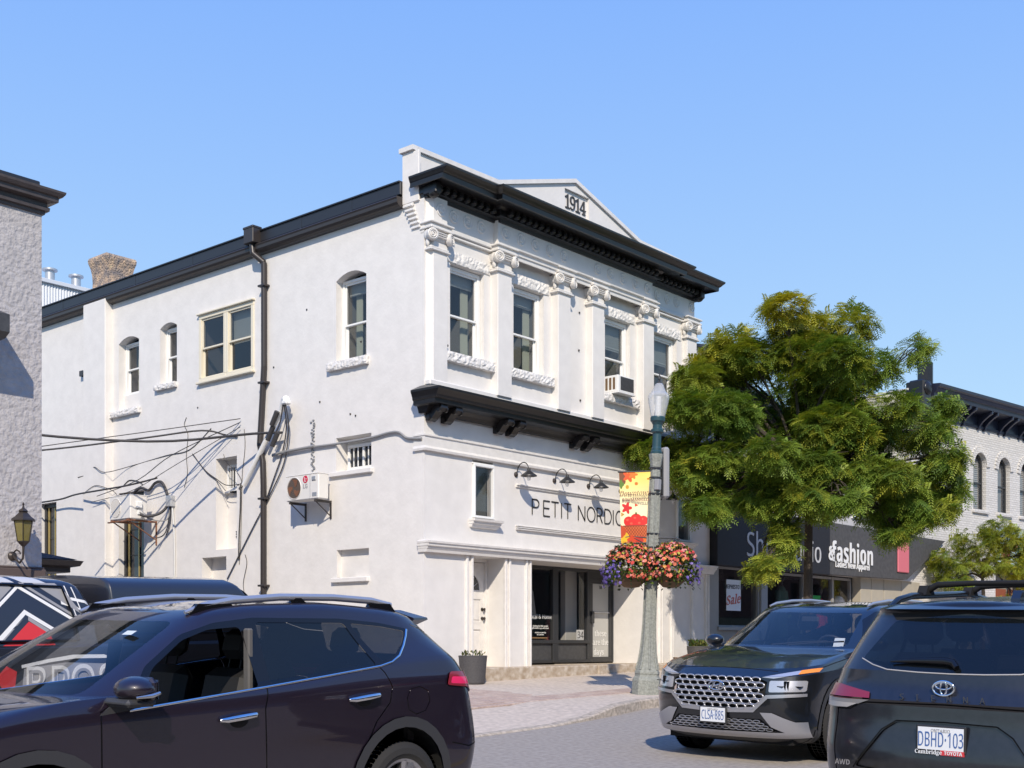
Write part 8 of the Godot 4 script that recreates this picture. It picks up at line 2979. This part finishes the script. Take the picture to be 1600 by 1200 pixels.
	var T := Transform3D(Basis(Vector3(0, 0, -1), Vector3.UP, Vector3(1, 0, 0)), Vector3(bx, 1.112, 0.02))
	b = mb(T)
	for q in [[0.0, 0.0, 0.070, 0.047, 0.008], [0.0, 0.0, 0.020, 0.044, 0.007], [0.0, 0.016, 0.052, 0.022, 0.006]]:
		p = []
		for k in 25:
			p.append(Vector3(q[0] + cos(TAU * k / 24) * q[2], q[1] + sin(TAU * k / 24) * q[3], 0))
		b.tube(p, q[4], 6, false)
	part("badge", b, M.chrome, o)
	for k in 6:
		var z := 0.29 - k * 0.106
		b = mb(Transform3D(Basis(Vector3(0, 0, -1), Vector3.UP, Vector3(1, 0, 0)), Vector3(surf(rear, "end", 1, z, 1.035) + 0.010, 1.046, z)))
		b.add(text_mesh("SIENNA"[k], "Droid Sans", 0.04, 0.006))
		part("name_letter", b, M.dark_rim, o)
	b = mb(Transform3D(Basis(Vector3(0, 0, -1), Vector3.UP, Vector3(1, 0, 0)), Vector3(surf(rear, "end", 1, 0.66, 0.58) + 0.02, 0.58, 0.70)))
	b.add(text_mesh("AWD", "Droid Sans", 0.035, 0.005, 700))
	part("drive_badge", b, M.chrome, o)
	var px := surf(rear, "end", 1, 0.0, 0.78) + 0.0
	var pf := number_plate(o, Transform3D(Basis(Vector3(0, 0, -1), Vector3.UP, Vector3(1, 0, 0)), Vector3(px, 0.785, 0.02)), "DBHD·103")
	b = mb(Transform3D(Basis(Vector3(0, 0, -1), Vector3.UP, Vector3(1, 0, 0)), Vector3(px, 0.698, 0.02)))
	b.box(Vector3(-0.155, -0.016, -0.01), Vector3(0.0, 0.016, 0.006))
	part("frame_strip", b, M.gap, pf)
	b = mb(Transform3D(Basis(Vector3(0, 0, -1), Vector3.UP, Vector3(1, 0, 0)), Vector3(px, 0.698, 0.02)))
	b.box(Vector3(0.0, -0.016, -0.01), Vector3(0.155, 0.016, 0.006))
	part("frame_strip", b, M.plate_red, pf)
	for k in 2:
		b = mb(Transform3D(Basis(Vector3(0, 0, -1), Vector3.UP, Vector3(1, 0, 0)) * Basis.from_scale(Vector3([0.9, 0.95][k], 1, 1)), Vector3(px + 0.008, 0.698, 0.02 + [0.078, -0.085][k])))
		b.add(text_mesh(["Cambridge", "TOYOTA"][k], ["Droid Serif", "Droid Sans"][k], [0.026, 0.023][k], 0.002, 700))
		part("frame_lettering", b, M.plate_white, pf)
	# roof rails and cross bars, fin aerial
	for side in [1.0, -1.0]:
		b = mb()
		b.tube([Vector3(1.86, 1.63, side * 0.655), Vector3(1.72, 1.69, side * 0.65), Vector3(1.5, 1.72, side * 0.645), Vector3(0.4, 1.745, side * 0.64), Vector3(-0.1, 1.70, side * 0.64)], [0.022, 0.026, 0.026, 0.026, 0.02], 8)
		part("roof_rail", b, M.gap_gloss, o)
		for x in [1.25, 0.35]:
			b = mb()
			b.prism(poly2([[-0.09, 1.73], [0.09, 1.73], [0.04, 1.80], [-0.03, 1.80]]), side * 0.64 - 0.035, side * 0.64 + 0.035)
			var ft := part("bar_foot", b, M.gap, o)
			ft.position.x = x
	for x in [1.25, 0.35]:
		b = mb()
		b.tube([Vector3(x, 1.755, 0.64), Vector3(x, 1.805, 0.55), Vector3(x, 1.815, 0.3), Vector3(x, 1.815, -0.3), Vector3(x, 1.805, -0.55), Vector3(x, 1.755, -0.64)], [0.03, 0.024, 0.02, 0.02, 0.024, 0.03], 8)
		part("cross_bar", b, M.gap, o)
	b = mb()
	b.prism(poly2([[1.55, 1.685], [1.86, 1.665], [1.85, 1.70], [1.80, 1.755], [1.76, 1.755], [1.68, 1.71]]), -0.03, 0.03)
	var fin := part("fin_aerial", b, M.navy_paint, o)
	fin.position.z = -0.22
	b = mb()
	b.box(Vector3(-1.3, 0.30, -0.80), Vector3(2.25, 0.36, 0.80))
	b.box(Vector3(2.12, 0.36, -0.70), Vector3(2.2, 1.1, 0.70))
	part("cabin_floor", b, M.dash, o)
	for q in [[-0.3, 0.38], [-0.3, -0.38], [0.7, 0.4], [0.7, -0.4], [1.6, 0.35], [1.6, -0.35]]:
		var st := part("seat", seat_mesh(), M.seat, o)
		st.position = Vector3(q[0], 0.46, q[1])
	b = mb()
	for side in [1.0, -1.0]:
		for wx in [-1.50, 1.53]:
			arch_well(b, wx, 0.40, 0.41, side * 0.5, side * 0.92)
	b.box(Vector3(-2.3, 0.2, -0.75), Vector3(2.3, 0.26, 0.75))
	part("underbody", b, M.well, o)
	add_wheels(o, wheel_meshes(0.355, 0.225, 0.23, 5, true), [[-1.50, 0.355, 0.84], [-1.50, 0.355, -0.84], [1.53, 0.355, 0.84], [1.53, 0.355, -0.84]])

func work_truck() -> void:
	var o := car_at("pickup_truck", "black pickup truck with capped bed and grey, white and red side graphics", "truck", -11.70, 5.66, 0.0)
	var keys := [
		{"f": -2.75, "r": 2.92, "w": 0.86, "af": 0.4, "ar": 0.15, "y": 0.42},
		{"f": -2.88, "r": 2.97, "w": 0.93, "af": 0.45, "ar": 0.15, "y": 0.55},
		{"f": -2.92, "r": 2.98, "w": 0.95, "af": 0.45, "ar": 0.15, "y": 0.85},
		{"f": -2.88, "r": 2.97, "w": 0.945, "af": 0.45, "ar": 0.15, "y": [[-2.8, 1.05], [0, 1.12], [2.9, 1.16]]},
		{"f": -2.75, "r": 2.96, "w": 0.93, "af": 0.45, "ar": 0.15, "sharp": true, "y": [[-2.7, 1.18], [-1.2, 1.26], [0, 1.28], [2.9, 1.28]]},
		{"f": -1.35, "r": 2.94, "w": 0.90, "af": 0.3, "ar": 0.15, "sharp": true, "y": [[-1.3, 1.29], [2.9, 1.31]]},
	]
	var s := shell(keys, [2, 3, 3, 3, 3], 0.02)
	var body := s
	var res: Array
	for side in [1.0, -1.0]:
		for wx in [-1.86, 1.75]:
			res = cut(body, disc(wx, 0.42, 0.46), "side", Vector3(0, 0, side), 0.15)
			body = res[1]
	var ckeys := [
		{"f": -1.30, "r": 1.36, "w": 0.885, "af": 0.3, "ar": 0.12, "y": 1.30},
		{"f": -0.85, "r": 1.33, "w": 0.81, "af": 0.3, "ar": 0.12, "y": 1.58},
		{"f": -0.50, "r": 1.25, "w": 0.735, "af": 0.3, "ar": 0.14, "y": [[-0.5, 1.79], [0.8, 1.80], [1.25, 1.775]]},
		{"f": -0.40, "r": 1.15, "w": 0.66, "af": 0.3, "ar": 0.14, "y": [[-0.4, 1.83], [0.7, 1.845], [1.15, 1.825]]},
	]
	var cab := shell(ckeys, [5, 5, 3], 0.03)
	var cap_keys := [
		{"f": 1.385, "r": 2.95, "w": 0.89, "af": 0.06, "ar": 0.10, "nf": 4, "y": 1.31},
		{"f": 1.39, "r": 2.93, "w": 0.87, "af": 0.06, "ar": 0.10, "nf": 4, "y": 1.62},
		{"f": 1.39, "r": 2.82, "w": 0.82, "af": 0.06, "ar": 0.12, "nf": 4, "y": [[1.4, 1.80], [2.8, 1.80]]},
		{"f": 1.40, "r": 2.74, "w": 0.72, "af": 0.06, "ar": 0.12, "nf": 4, "y": [[1.4, 1.855], [2.8, 1.86]]},
	]
	var tcap := shell(cap_keys, [4, 4, 3], 0.03)
	var L := Vector3(0, 0, 1)
	# printed film: pieces cut from the cab and body sides
	var grey := MB.new(); var pale := MB.new(); var red := MB.new(); var white := MB.new()
	var wrap := func(src: MB, poly: Array, dst: MB, lift: float) -> MB:
		var r := cut(src, poly2(poly), "side", L, 0.05)
		dst.V.append_array(pushed(r[0], lift).V); dst.N.append_array(r[0].N)
		return r[1]
	# cab: grey diagonal bars, dark peak edged white, inner bricks and red peak
	cab = wrap.call(cab, [[0.675, 1.585], [0.92, 1.43], [0.92, 1.395], [0.68, 1.545], [0.36, 1.25], [0.36, 1.30]], white, 0.002)
	for q in [[[0.70, 1.53], [0.90, 1.40], [0.86, 1.39], [0.695, 1.50]], [[0.64, 1.50], [0.66, 1.515], [0.60, 1.46], [0.575, 1.45]], [[0.55, 1.43], [0.575, 1.435], [0.47, 1.335], [0.44, 1.33]]]:
		cab = wrap.call(cab, q, grey, 0.002)
	cab = wrap.call(cab, [[0.70, 1.49], [0.86, 1.40], [0.9, 1.30], [0.46, 1.30], [0.52, 1.33]], red, 0.002)
	cab = wrap.call(cab, [[0.65, 1.785], [1.09, 1.515], [1.09, 1.485], [0.65, 1.755], [0.36, 1.50], [0.36, 1.535]], white, 0.002)
	for q in [[[0.66, 1.80], [1.10, 1.52], [1.14, 1.52], [0.70, 1.80]], [[0.78, 1.80], [1.18, 1.54], [1.06, 1.72], [0.98, 1.80]], [[0.36, 1.545], [0.60, 1.76], [0.52, 1.80], [0.36, 1.70]], [[0.40, 1.80], [0.36, 1.80], [0.36, 1.76]]]:
		cab = wrap.call(cab, q, grey, 0.002)
	for q in [[[0.42, 1.85], [0.55, 1.85], [0.63, 1.80], [0.46, 1.80]], [[0.60, 1.85], [0.80, 1.85], [0.90, 1.80], [0.70, 1.80]], [[-0.2, 1.85], [0.34, 1.85], [0.42, 1.80], [-0.1, 1.80]]]:
		cab = wrap.call(cab, q, pale, 0.002)
	for q in [[[1.00, 1.665], [1.10, 1.685], [1.22, 1.66], [1.32, 1.59], [1.30, 1.585], [1.21, 1.64], [1.10, 1.66], [1.0, 1.645]], [[1.0, 1.65], [1.12, 1.62], [1.26, 1.52], [1.24, 1.515], [1.11, 1.60], [1.0, 1.63]], [[1.05, 1.78], [1.06, 1.78], [1.13, 1.50], [1.12, 1.50]], [[1.11, 1.77], [1.12, 1.77], [1.19, 1.51], [1.18, 1.51]], [[1.21, 1.74], [1.22, 1.74], [1.29, 1.55], [1.28, 1.55]]]:
		cab = wrap.call(cab, q, white, 0.003)
	# body: red peak foot, letters on a grey panel
	for q in [[[0.36, 1.20], [0.30, 1.14], [0.42, 0.97], [0.52, 0.97], [0.54, 1.10]]]:
		body = wrap.call(body, q, red, 0.002)
	body = wrap.call(body, [[0.56, 0.80], [1.5, 0.80], [1.5, 1.10], [1.30, 1.14], [0.95, 1.16], [0.60, 1.12]], grey, 0.002)
	body = wrap.call(body, [[0.58, 1.125], [0.82, 1.165], [1.05, 1.19], [1.32, 1.185], [1.42, 1.17], [1.30, 1.215], [1.02, 1.22], [0.80, 1.19], [0.58, 1.15]], white, 0.002)
	var bo := part("body", mat_fill(body), M.truck_paint, o)
	part("cab", mat_fill(cab), M.truck_paint, o)
	var tc := part("bed_cap", mat_fill(tcap), M.truck_paint, o)
	part("grey_film", mat_fill(grey), M.grey_vinyl, bo)
	part("pale_film", mat_fill(pale), M.pale_vinyl, bo)
	part("red_film", mat_fill(red), M.red_vinyl, bo)
	part("white_film", mat_fill(white), M.vinyl_white, bo)
	for k in 4:
		var b2 := mb(Transform3D(Basis(Vector3(0.8, 0, 0), Vector3.UP, Vector3(0, 0, 1)), Vector3([0.69, 0.90, 1.10, 1.32][k], 0.985, 0.956)))
		b2.add(text_mesh("BROS"[k], "Droid Sans", 0.29, 0.006, 700))
		part("film_letter", b2, M.vinyl_white, bo)
		b2 = mb(Transform3D(Basis(Vector3(0.8, 0, 0), Vector3.UP, Vector3(0, 0, 1)), Vector3([0.69, 0.90, 1.10, 1.32][k], 0.985, 0.958)))
		b2.add(text_mesh("BROS"[k], "Droid Sans", 0.24, 0.008, 400))
		part("film_letter_core", b2, M.grey_vinyl, bo)
	# window of the cap, window trims of the cab
	var b := mb()
	b.prism(soft_poly([[1.55, 1.40], [1.62, 1.74], [2.74, 1.75], [2.83, 1.69], [2.86, 1.40]], 0.06), 0.0, 0.012)
	var cw := part("cap_window", b, M.dark_glass, tc)
	cw.transform = Transform3D(Basis(Vector3(1, 0, 0), Vector3(0, 1, -0.17), Vector3(0, 0.17, 1)), Vector3(0, 0, 1.105))
	b = mb()
	var ring := []
	for q in soft_poly([[1.52, 1.38], [1.59, 1.76], [2.76, 1.775], [2.86, 1.70], [2.89, 1.38]], 0.06):
		ring.append(Vector3(q.x, q.y, 0.01))
	ring.append(ring[0])
	b.tube(ring, 0.012, 5, false)
	var cr := part("cap_window_seal", b, M.gap_gloss, tc)
	cr.transform = cw.transform
	b = mb()
	b.tube([Vector3(-0.55, 1.775, 0.765), Vector3(0.4, 1.79, 0.755), Vector3(1.02, 1.775, 0.76), Vector3(1.09, 1.50, 0.855), Vector3(1.10, 1.34, 0.895)], 0.010, 5)
	b.tube([Vector3(-1.0, 1.335, 0.89), Vector3(0.4, 1.335, 0.893), Vector3(1.10, 1.34, 0.895)], 0.012, 5)
	b.tube([Vector3(0.37, 1.33, 0.893), Vector3(0.36, 1.79, 0.76)], 0.008, 5)
	part("window_trim", b, M.gap_gloss, o)
	b = mb()
	for q in [[-1.9, 0.45], [1.76, 0.45]]:
		for side in [1.0, -1.0]:
			arch_well(b, q[0] if q[0] > 0 else -1.86, 0.42, 0.47, side * 0.5, side * 0.9)
	b.box(Vector3(-2.7, 0.3, -0.8), Vector3(2.9, 0.44, 0.8))
	part("underbody", b, M.well, o)
	add_wheels(o, wheel_meshes(0.39, 0.25, 0.24, 6, false), [[-1.86, 0.39, 0.82], [-1.86, 0.39, -0.82], [1.75, 0.39, 0.82], [1.75, 0.39, -0.82]])
	b = mb()
	b.box(Vector3(2.95, 0.50, -0.9), Vector3(3.08, 0.70, 0.9), 0.04)
	part("rear_bumper", b, M.silver_trim, o)
	b = mb()
	b.box(Vector3(2.985, 0.85, 0.80), Vector3(3.0, 1.18, 0.93), 0.01)
	part("tail_lamp", b, M.tail_red, o)

# one spray: a few feathery compound leaves hanging from a twig
func spray_mesh(seed_: int) -> ArrayMesh:
	var r := RandomNumberGenerator.new()
	r.seed = seed_
	var b := mb()
	for k in 6:
		var a := TAU * k / 6 + r.randf() * 0.8
		var lift := r.randf_range(-0.35, 0.35)
		var d := Vector3(cos(a) * 0.75, lift, 0.55 + sin(a) * 0.55).normalized()
		var L := r.randf_range(0.20, 0.32)
		var p0 := Vector3(0, 0, k * 0.035)
		var n := 8
		var side := d.cross(Vector3.UP).normalized()
		for i in n:
			var t := (i + 0.6) / n
			var c := p0 + d * L * t + Vector3(0, -0.13 * t * t, 0)
			var dd := (d + Vector3(0, -0.5 * t, 0)).normalized()
			for s in [-1.0, 1.0]:
				var e: Vector3 = (side * s * 0.85 + dd * 0.45 + Vector3(0, -0.12, 0)).normalized()
				var w := dd * 0.0145
				var l := 0.062 * (1.1 - 0.5 * absf(t - 0.45))
				var nn: Vector3 = e.cross(dd).normalized() * s
				if nn.y < 0: nn = -nn
				nn = (nn + Vector3(r.randf_range(-0.3, 0.3), 0.2, r.randf_range(-0.3, 0.3))).normalized()
				b.tri(c - w, c + e * l * 0.5 + w * 0.6, c + e * l, nn, nn, nn)
				b.tri(c - w, c + e * l, c + e * l * 0.5 - w * 1.3, nn, nn, nn)
	return b.mesh()

func grow(b: MB, p: Vector3, d: Vector3, len_: float, rad: float, depth: int, r: RandomNumberGenerator, tips: Array, reach: Callable) -> void:
	var path := [p]
	var rr := [rad]
	var q := p
	var dir := d
	var n := 5
	for i in n:
		dir = (dir + Vector3(r.randfn() * 0.14, r.randfn() * 0.10 + 0.02, r.randfn() * 0.14)).normalized()
		q += dir * len_ / n
		path.append(q)
		rr.append(lerpf(rad, rad * 0.55, (i + 1.0) / n))
	b.tube(path, rr, 6 if depth > 1 else 4)
	if depth <= 0 or not reach.call(q):
		tips.append([q, dir])
		return
	var k := 3 if depth > 1 else 4
	for i in k:
		var ax := Vector3(r.randfn(), r.randfn(), r.randfn()).normalized()
		var nd := dir.rotated(ax, r.randf_range(0.35, 0.85))
		nd = (nd + Vector3(0, -0.06, 0)).normalized()
		grow(b, path[3 + (i % 3)], nd, len_ * r.randf_range(0.62, 0.82), rad * 0.5, depth - 1, r, tips, reach)

# crown clumps are [x, y, z, rx, ry, rz, sprays, warmth] about the trunk foot
func locust(called: String, label: String, at: Vector3, trunk: Array, clumps: Array, seed_: int, scale_: float) -> void:
	var T := thing(called, label, "tree", at)
	var r := RandomNumberGenerator.new()
	r.seed = seed_
	var b := mb()
	var path := []
	var rr := []
	for q in trunk:
		path.append(Vector3(q[0], q[1], q[2]))
		rr.append(q[3])
	b.tube(path, rr, 10)
	part("trunk", b, M.bark, T)
	b = mb()
	var top: Vector3 = path[path.size() - 1]
	# one limb towards every clump, forked towards its edge
	for c in clumps:
		var g := Vector3(c[0], c[1], c[2])
		var start: Vector3 = path[path.size() - 1 - (r.randi() % 2)]
		var mid := start.lerp(g, 0.5) + Vector3(r.randfn() * 0.12, 0.18, r.randfn() * 0.12)
		var lp := [start, start.lerp(mid, 0.5) + Vector3(r.randfn(), r.randfn(), r.randfn()) * 0.05, mid, mid.lerp(g, 0.6), g]
		b.tube(lp, [0.055 * scale_, 0.045 * scale_, 0.032 * scale_, 0.022 * scale_, 0.012 * scale_], 6)
		for k in 7:
			var e := g + Vector3(r.randfn() * c[3], r.randfn() * c[4], r.randfn() * c[5]) * 0.55
			var s := mid.lerp(g, r.randf_range(0.2, 0.9))
			b.tube([s, s.lerp(e, 0.5) + Vector3(0, 0.06, 0), e], [0.014 * scale_, 0.009 * scale_, 0.004], 4)
	part("limbs", b, M.bark, T)
	var total := 0
	for c in clumps: total += int(c[6])
	for v in 3:
		var mm := MultiMesh.new()
		mm.transform_format = MultiMesh.TRANSFORM_3D
		mm.use_colors = true
		mm.mesh = spray_mesh(seed_ * 10 + v)
		var xs := []
		var cs := []
		var rv := RandomNumberGenerator.new()
		rv.seed = seed_ * 100 + v
		for c in clumps:
			var n := int(c[6] / 3)
			for i in n:
				var u := Vector3(rv.randfn(), rv.randfn(), rv.randfn()).normalized()
				var rad := pow(rv.randf(), 0.42)
				var p := Vector3(c[0], c[1], c[2]) + Vector3(u.x * c[3], u.y * c[4], u.z * c[5]) * rad
				var out := (u + (p - top).normalized() * 0.8 + Vector3(rv.randfn(), rv.randfn(), rv.randfn()) * 0.35)
				out.y = out.y * 0.45 - 0.30
				out = out.normalized()
				var rt := out.cross(Vector3.UP).normalized()
				var up := rt.cross(out)
				var bs := Basis(rt, up, out).rotated(out, rv.randf_range(-0.5, 0.5)) * Basis.from_scale(Vector3.ONE * rv.randf_range(0.8, 1.3) * scale_)
				xs.append(Transform3D(bs, p))
				var w: float = c[7] + rv.randfn() * 0.16
				var col := Color(0.085, 0.16, 0.022).lerp(Color(0.23, 0.34, 0.045), clampf(rv.randf(), 0, 1))
				col = col.lerp(Color(0.62, 0.52, 0.04), clampf(w, 0.0, 1.0))
				cs.append(col)
		mm.instance_count = xs.size()
		for i in xs.size():
			mm.set_instance_transform(i, xs[i])
			mm.set_instance_color(i, cs[i])
		var o := MultiMeshInstance3D.new()
		o.name = "crown" if v == 0 else "crown_%03d" % v
		o.multimesh = mm
		o.material_override = M.leaf
		T.add_child(o, true)
		o.set_meta("kind", "stuff")

func trees() -> void:
	relief(grain(mat("bark", lin(0.13, 0.105, 0.08), 0.9), noise_tex(0.05, 0.5, 1.0, 81, 4), 2.0), noise_tex(0.06, 0.0, 1.0, 82, 4), 1.5)
	var l := mat("leaf", Color.WHITE, 0.55)
	l.vertex_color_use_as_albedo = true
	l.backlight_enabled = true
	l.backlight = Color(0.8, 0.8, 0.6)
	# image-plane offsets of the crown lobes, in metres: a across the view, h above the foot, d in depth
	var px := Vector3(0.652, 0, 0.758)
	var dz := Vector3(0.758, 0, -0.652)
	var spec := [
		[-1.55, 7.3, 0.2, 0.85, 0.55, 420, 0.38], [-0.55, 7.75, -0.2, 0.75, 0.45, 360, 0.62], [0.35, 7.05, 0.0, 0.80, 0.50, 330, 0.42], [-1.1, 6.75, 0.4, 1.0, 0.55, 420, 0.25],
		[1.15, 7.0, 0.3, 0.45, 0.42, 150, 0.02], [1.35, 6.6, 0.0, 0.6, 0.4, 190, 0.04],
		[-2.35, 6.25, 0.1, 0.75, 0.55, 360, 0.14], [-0.3, 6.2, -0.5, 1.1, 0.65, 560, 0.12], [1.0, 6.0, 0.2, 1.0, 0.6, 520, 0.10], [1.9, 5.6, -0.2, 0.8, 0.5, 380, 0.08],
		[-2.6, 5.45, -0.1, 0.85, 0.55, 420, 0.05], [-3.0, 4.95, 0.1, 0.75, 0.40, 330, 0.08], [-1.5, 5.4, -0.8, 0.9, 0.6, 420, 0.02], [0.2, 5.35, -1.0, 1.0, 0.6, 480, 0.10],
		[1.35, 5.2, -0.9, 0.9, 0.55, 420, 0.12], [2.55, 5.05, 0.1, 0.75, 0.5, 380, 0.06], [2.8, 4.35, 0.2, 0.70, 0.5, 330, 0.10],
		[-2.2, 4.45, -0.2, 0.8, 0.45, 360, -0.05], [-1.25, 4.45, -0.9, 0.85, 0.5, 380, -0.05], [-0.2, 4.35, -1.1, 0.85, 0.5, 400, 0.02], [0.9, 4.4, -1.0, 0.85, 0.5, 400, 0.10], [1.9, 4.25, -0.5, 0.85, 0.5, 380, 0.05],
		[-1.9, 3.7, -0.4, 0.65, 0.4, 250, -0.05], [-0.85, 3.65, -0.9, 0.65, 0.4, 250, 0.0], [0.4, 3.6, -1.0, 0.75, 0.35, 260, 0.0], [1.5, 3.6, -0.4, 0.75, 0.4, 260, 0.0], [2.5, 3.6, 0.0, 0.6, 0.4, 220, 0.12],
		[-1.0, 2.85, -1.1, 0.28, 0.5, 130, 0.12], [-1.15, 2.35, -1.1, 0.26, 0.32, 90, 0.16], [1.9, 3.15, -0.3, 0.5, 0.3, 120, 0.05],
		[-0.6, 5.6, 1.2, 1.2, 0.9, 420, 0.05], [0.8, 5.2, 1.3, 1.2, 0.9, 420, 0.05], [-1.4, 4.6, 1.0, 1.0, 0.7, 300, 0.0], [1.6, 4.4, 1.1, 0.9, 0.7, 300, 0.0], [0.2, 6.4, 1.0, 1.0, 0.7, 320, 0.1],
	]
	var cl := []
	for q in spec:
		var p: Vector3 = px * q[0] + dz * q[2]
		for k in 3:
			var jr := Vector3(rng.randfn() * q[3], rng.randfn() * q[4] * 0.9, rng.randfn() * q[3]) * 0.50
			cl.append([p.x + jr.x, q[1] + jr.y, p.z + jr.z, q[3] * 0.50, q[4] * 0.48, q[3] * 0.50, q[5] * 0.25, q[6] + rng.randfn() * 0.06])
	var at := Vector3(8.7, 0, 3.2)
	at.y = walk_y(at.x, at.z)
	locust("locust_tree", "large honey locust tree with feathery green crown, yellowing at the top", at, [[0, -0.1, 0, 0.17], [0.02, 0.5, 0, 0.125], [-0.02, 1.6, 0.02, 0.105], [0.03, 2.6, 0, 0.095], [0.0, 3.3, 0.03, 0.085], [-0.04, 4.0, 0.0, 0.075], [0.0, 4.8, 0.0, 0.06]], cl, 11, 1.0)
	spec = [
		[-1.0, 3.0, 0.0, 0.65, 0.4, 120, 0.22], [-0.2, 3.55, 0.1, 0.75, 0.35, 130, 0.30], [0.8, 3.65, 0.0, 0.8, 0.35, 140, 0.35], [1.6, 3.4, 0.1, 0.7, 0.4, 130, 0.42], [0.2, 2.9, -0.2, 0.7, 0.3, 100, 0.3],
		[1.3, 2.75, -0.1, 0.7, 0.35, 120, 0.5], [-0.9, 2.35, 0.0, 0.6, 0.28, 80, 0.2], [1.7, 2.1, 0.0, 0.5, 0.35, 90, 0.75], [1.1, 1.75, 0.1, 0.45, 0.25, 60, 0.8], [0.5, 4.0, 0.0, 0.5, 0.25, 60, 0.3], [2.3, 2.9, 0.0, 0.6, 0.6, 120, 0.6],
	]
	cl = []
	for q in spec:
		var p: Vector3 = px * q[0] + dz * q[2]
		cl.append([p.x, q[1], p.z, q[3], q[4], q[3], q[5], q[6]])
	at = Vector3(24.1, 0, 1.5)
	at.y = walk_y(at.x, at.z)
	locust("young_locust", "small young locust tree with sparse yellow-green leaves before the brick building", at, [[0, -0.1, 0, 0.09], [0.0, 0.8, 0, 0.07], [-0.05, 1.4, 0.02, 0.065], [0.05, 1.9, 0, 0.06], [-0.12, 2.4, 0.03, 0.05], [0.0, 3.0, 0.0, 0.04]], cl, 23, 0.9)

# buildings on the near side of the street, behind the camera; the cars mirror them
func across_the_street() -> void:
	var defs := [[-34.0, -17.5, 7.6, "brick_red", "plain red brick building across the street from the shops, left one"], [-17.4, 2.0, 6.4, "brick_brown", "plain brown brick building across the street from the shops, middle one"], [2.1, 22.0, 8.4, "brick_red", "plain red brick building across the street from the shops, right of the middle one"], [22.1, 48.0, 7.4, "brick_brown", "long brown brick building across the street, opposite the far brick building"], [48.1, 90.0, 8.2, "brick_red", "long red brick building at the far end across the street"]]
	relief(grain(mat("brick_red", lin(0.20, 0.085, 0.06), 0.85), brick_tone(), 0.5), brick_bump(), 1.0)
	relief(grain(mat("brick_brown", lin(0.17, 0.10, 0.07), 0.85), brick_tone(), 0.5), brick_bump(), 1.0)
	for d in defs:
		var B := thing("brick_shop", d[4], "building", Vector3(0, 0, 24.5), "brick buildings across the street")
		var holes := []
		var n := int((d[1] - d[0]) / 3.2)
		for i in n:
			var x: float = d[0] + 1.0 + i * 3.2
			holes.append(rect(-x - 1.3, 3.9, -x, 5.5))
		var b := mb(Transform3D(Basis(Vector3(-1, 0, 0), Vector3.UP, Vector3(0, 0, -1)), Vector3.ZERO))
		holed(b, rect(-d[1], -1.0, -d[0], d[2]), holes + [rect(-d[1] + 0.8, 0.2, -d[0] - 0.8, 2.9)], 0.2)
		part("front_wall", b, M[d[3]], B)
		b = mb()
		b.box(Vector3(d[0], -1.0, 0.4), Vector3(d[1], d[2], 9.0))
		part("body", b, M.dark_glass, B)
		b = mb()
		b.box(Vector3(d[0] - 0.1, d[2] - 0.1, -0.35), Vector3(d[1] + 0.1, d[2] + 0.25, 9.0), 0.03)
		part("cornice", b, M.brown_trim, B)
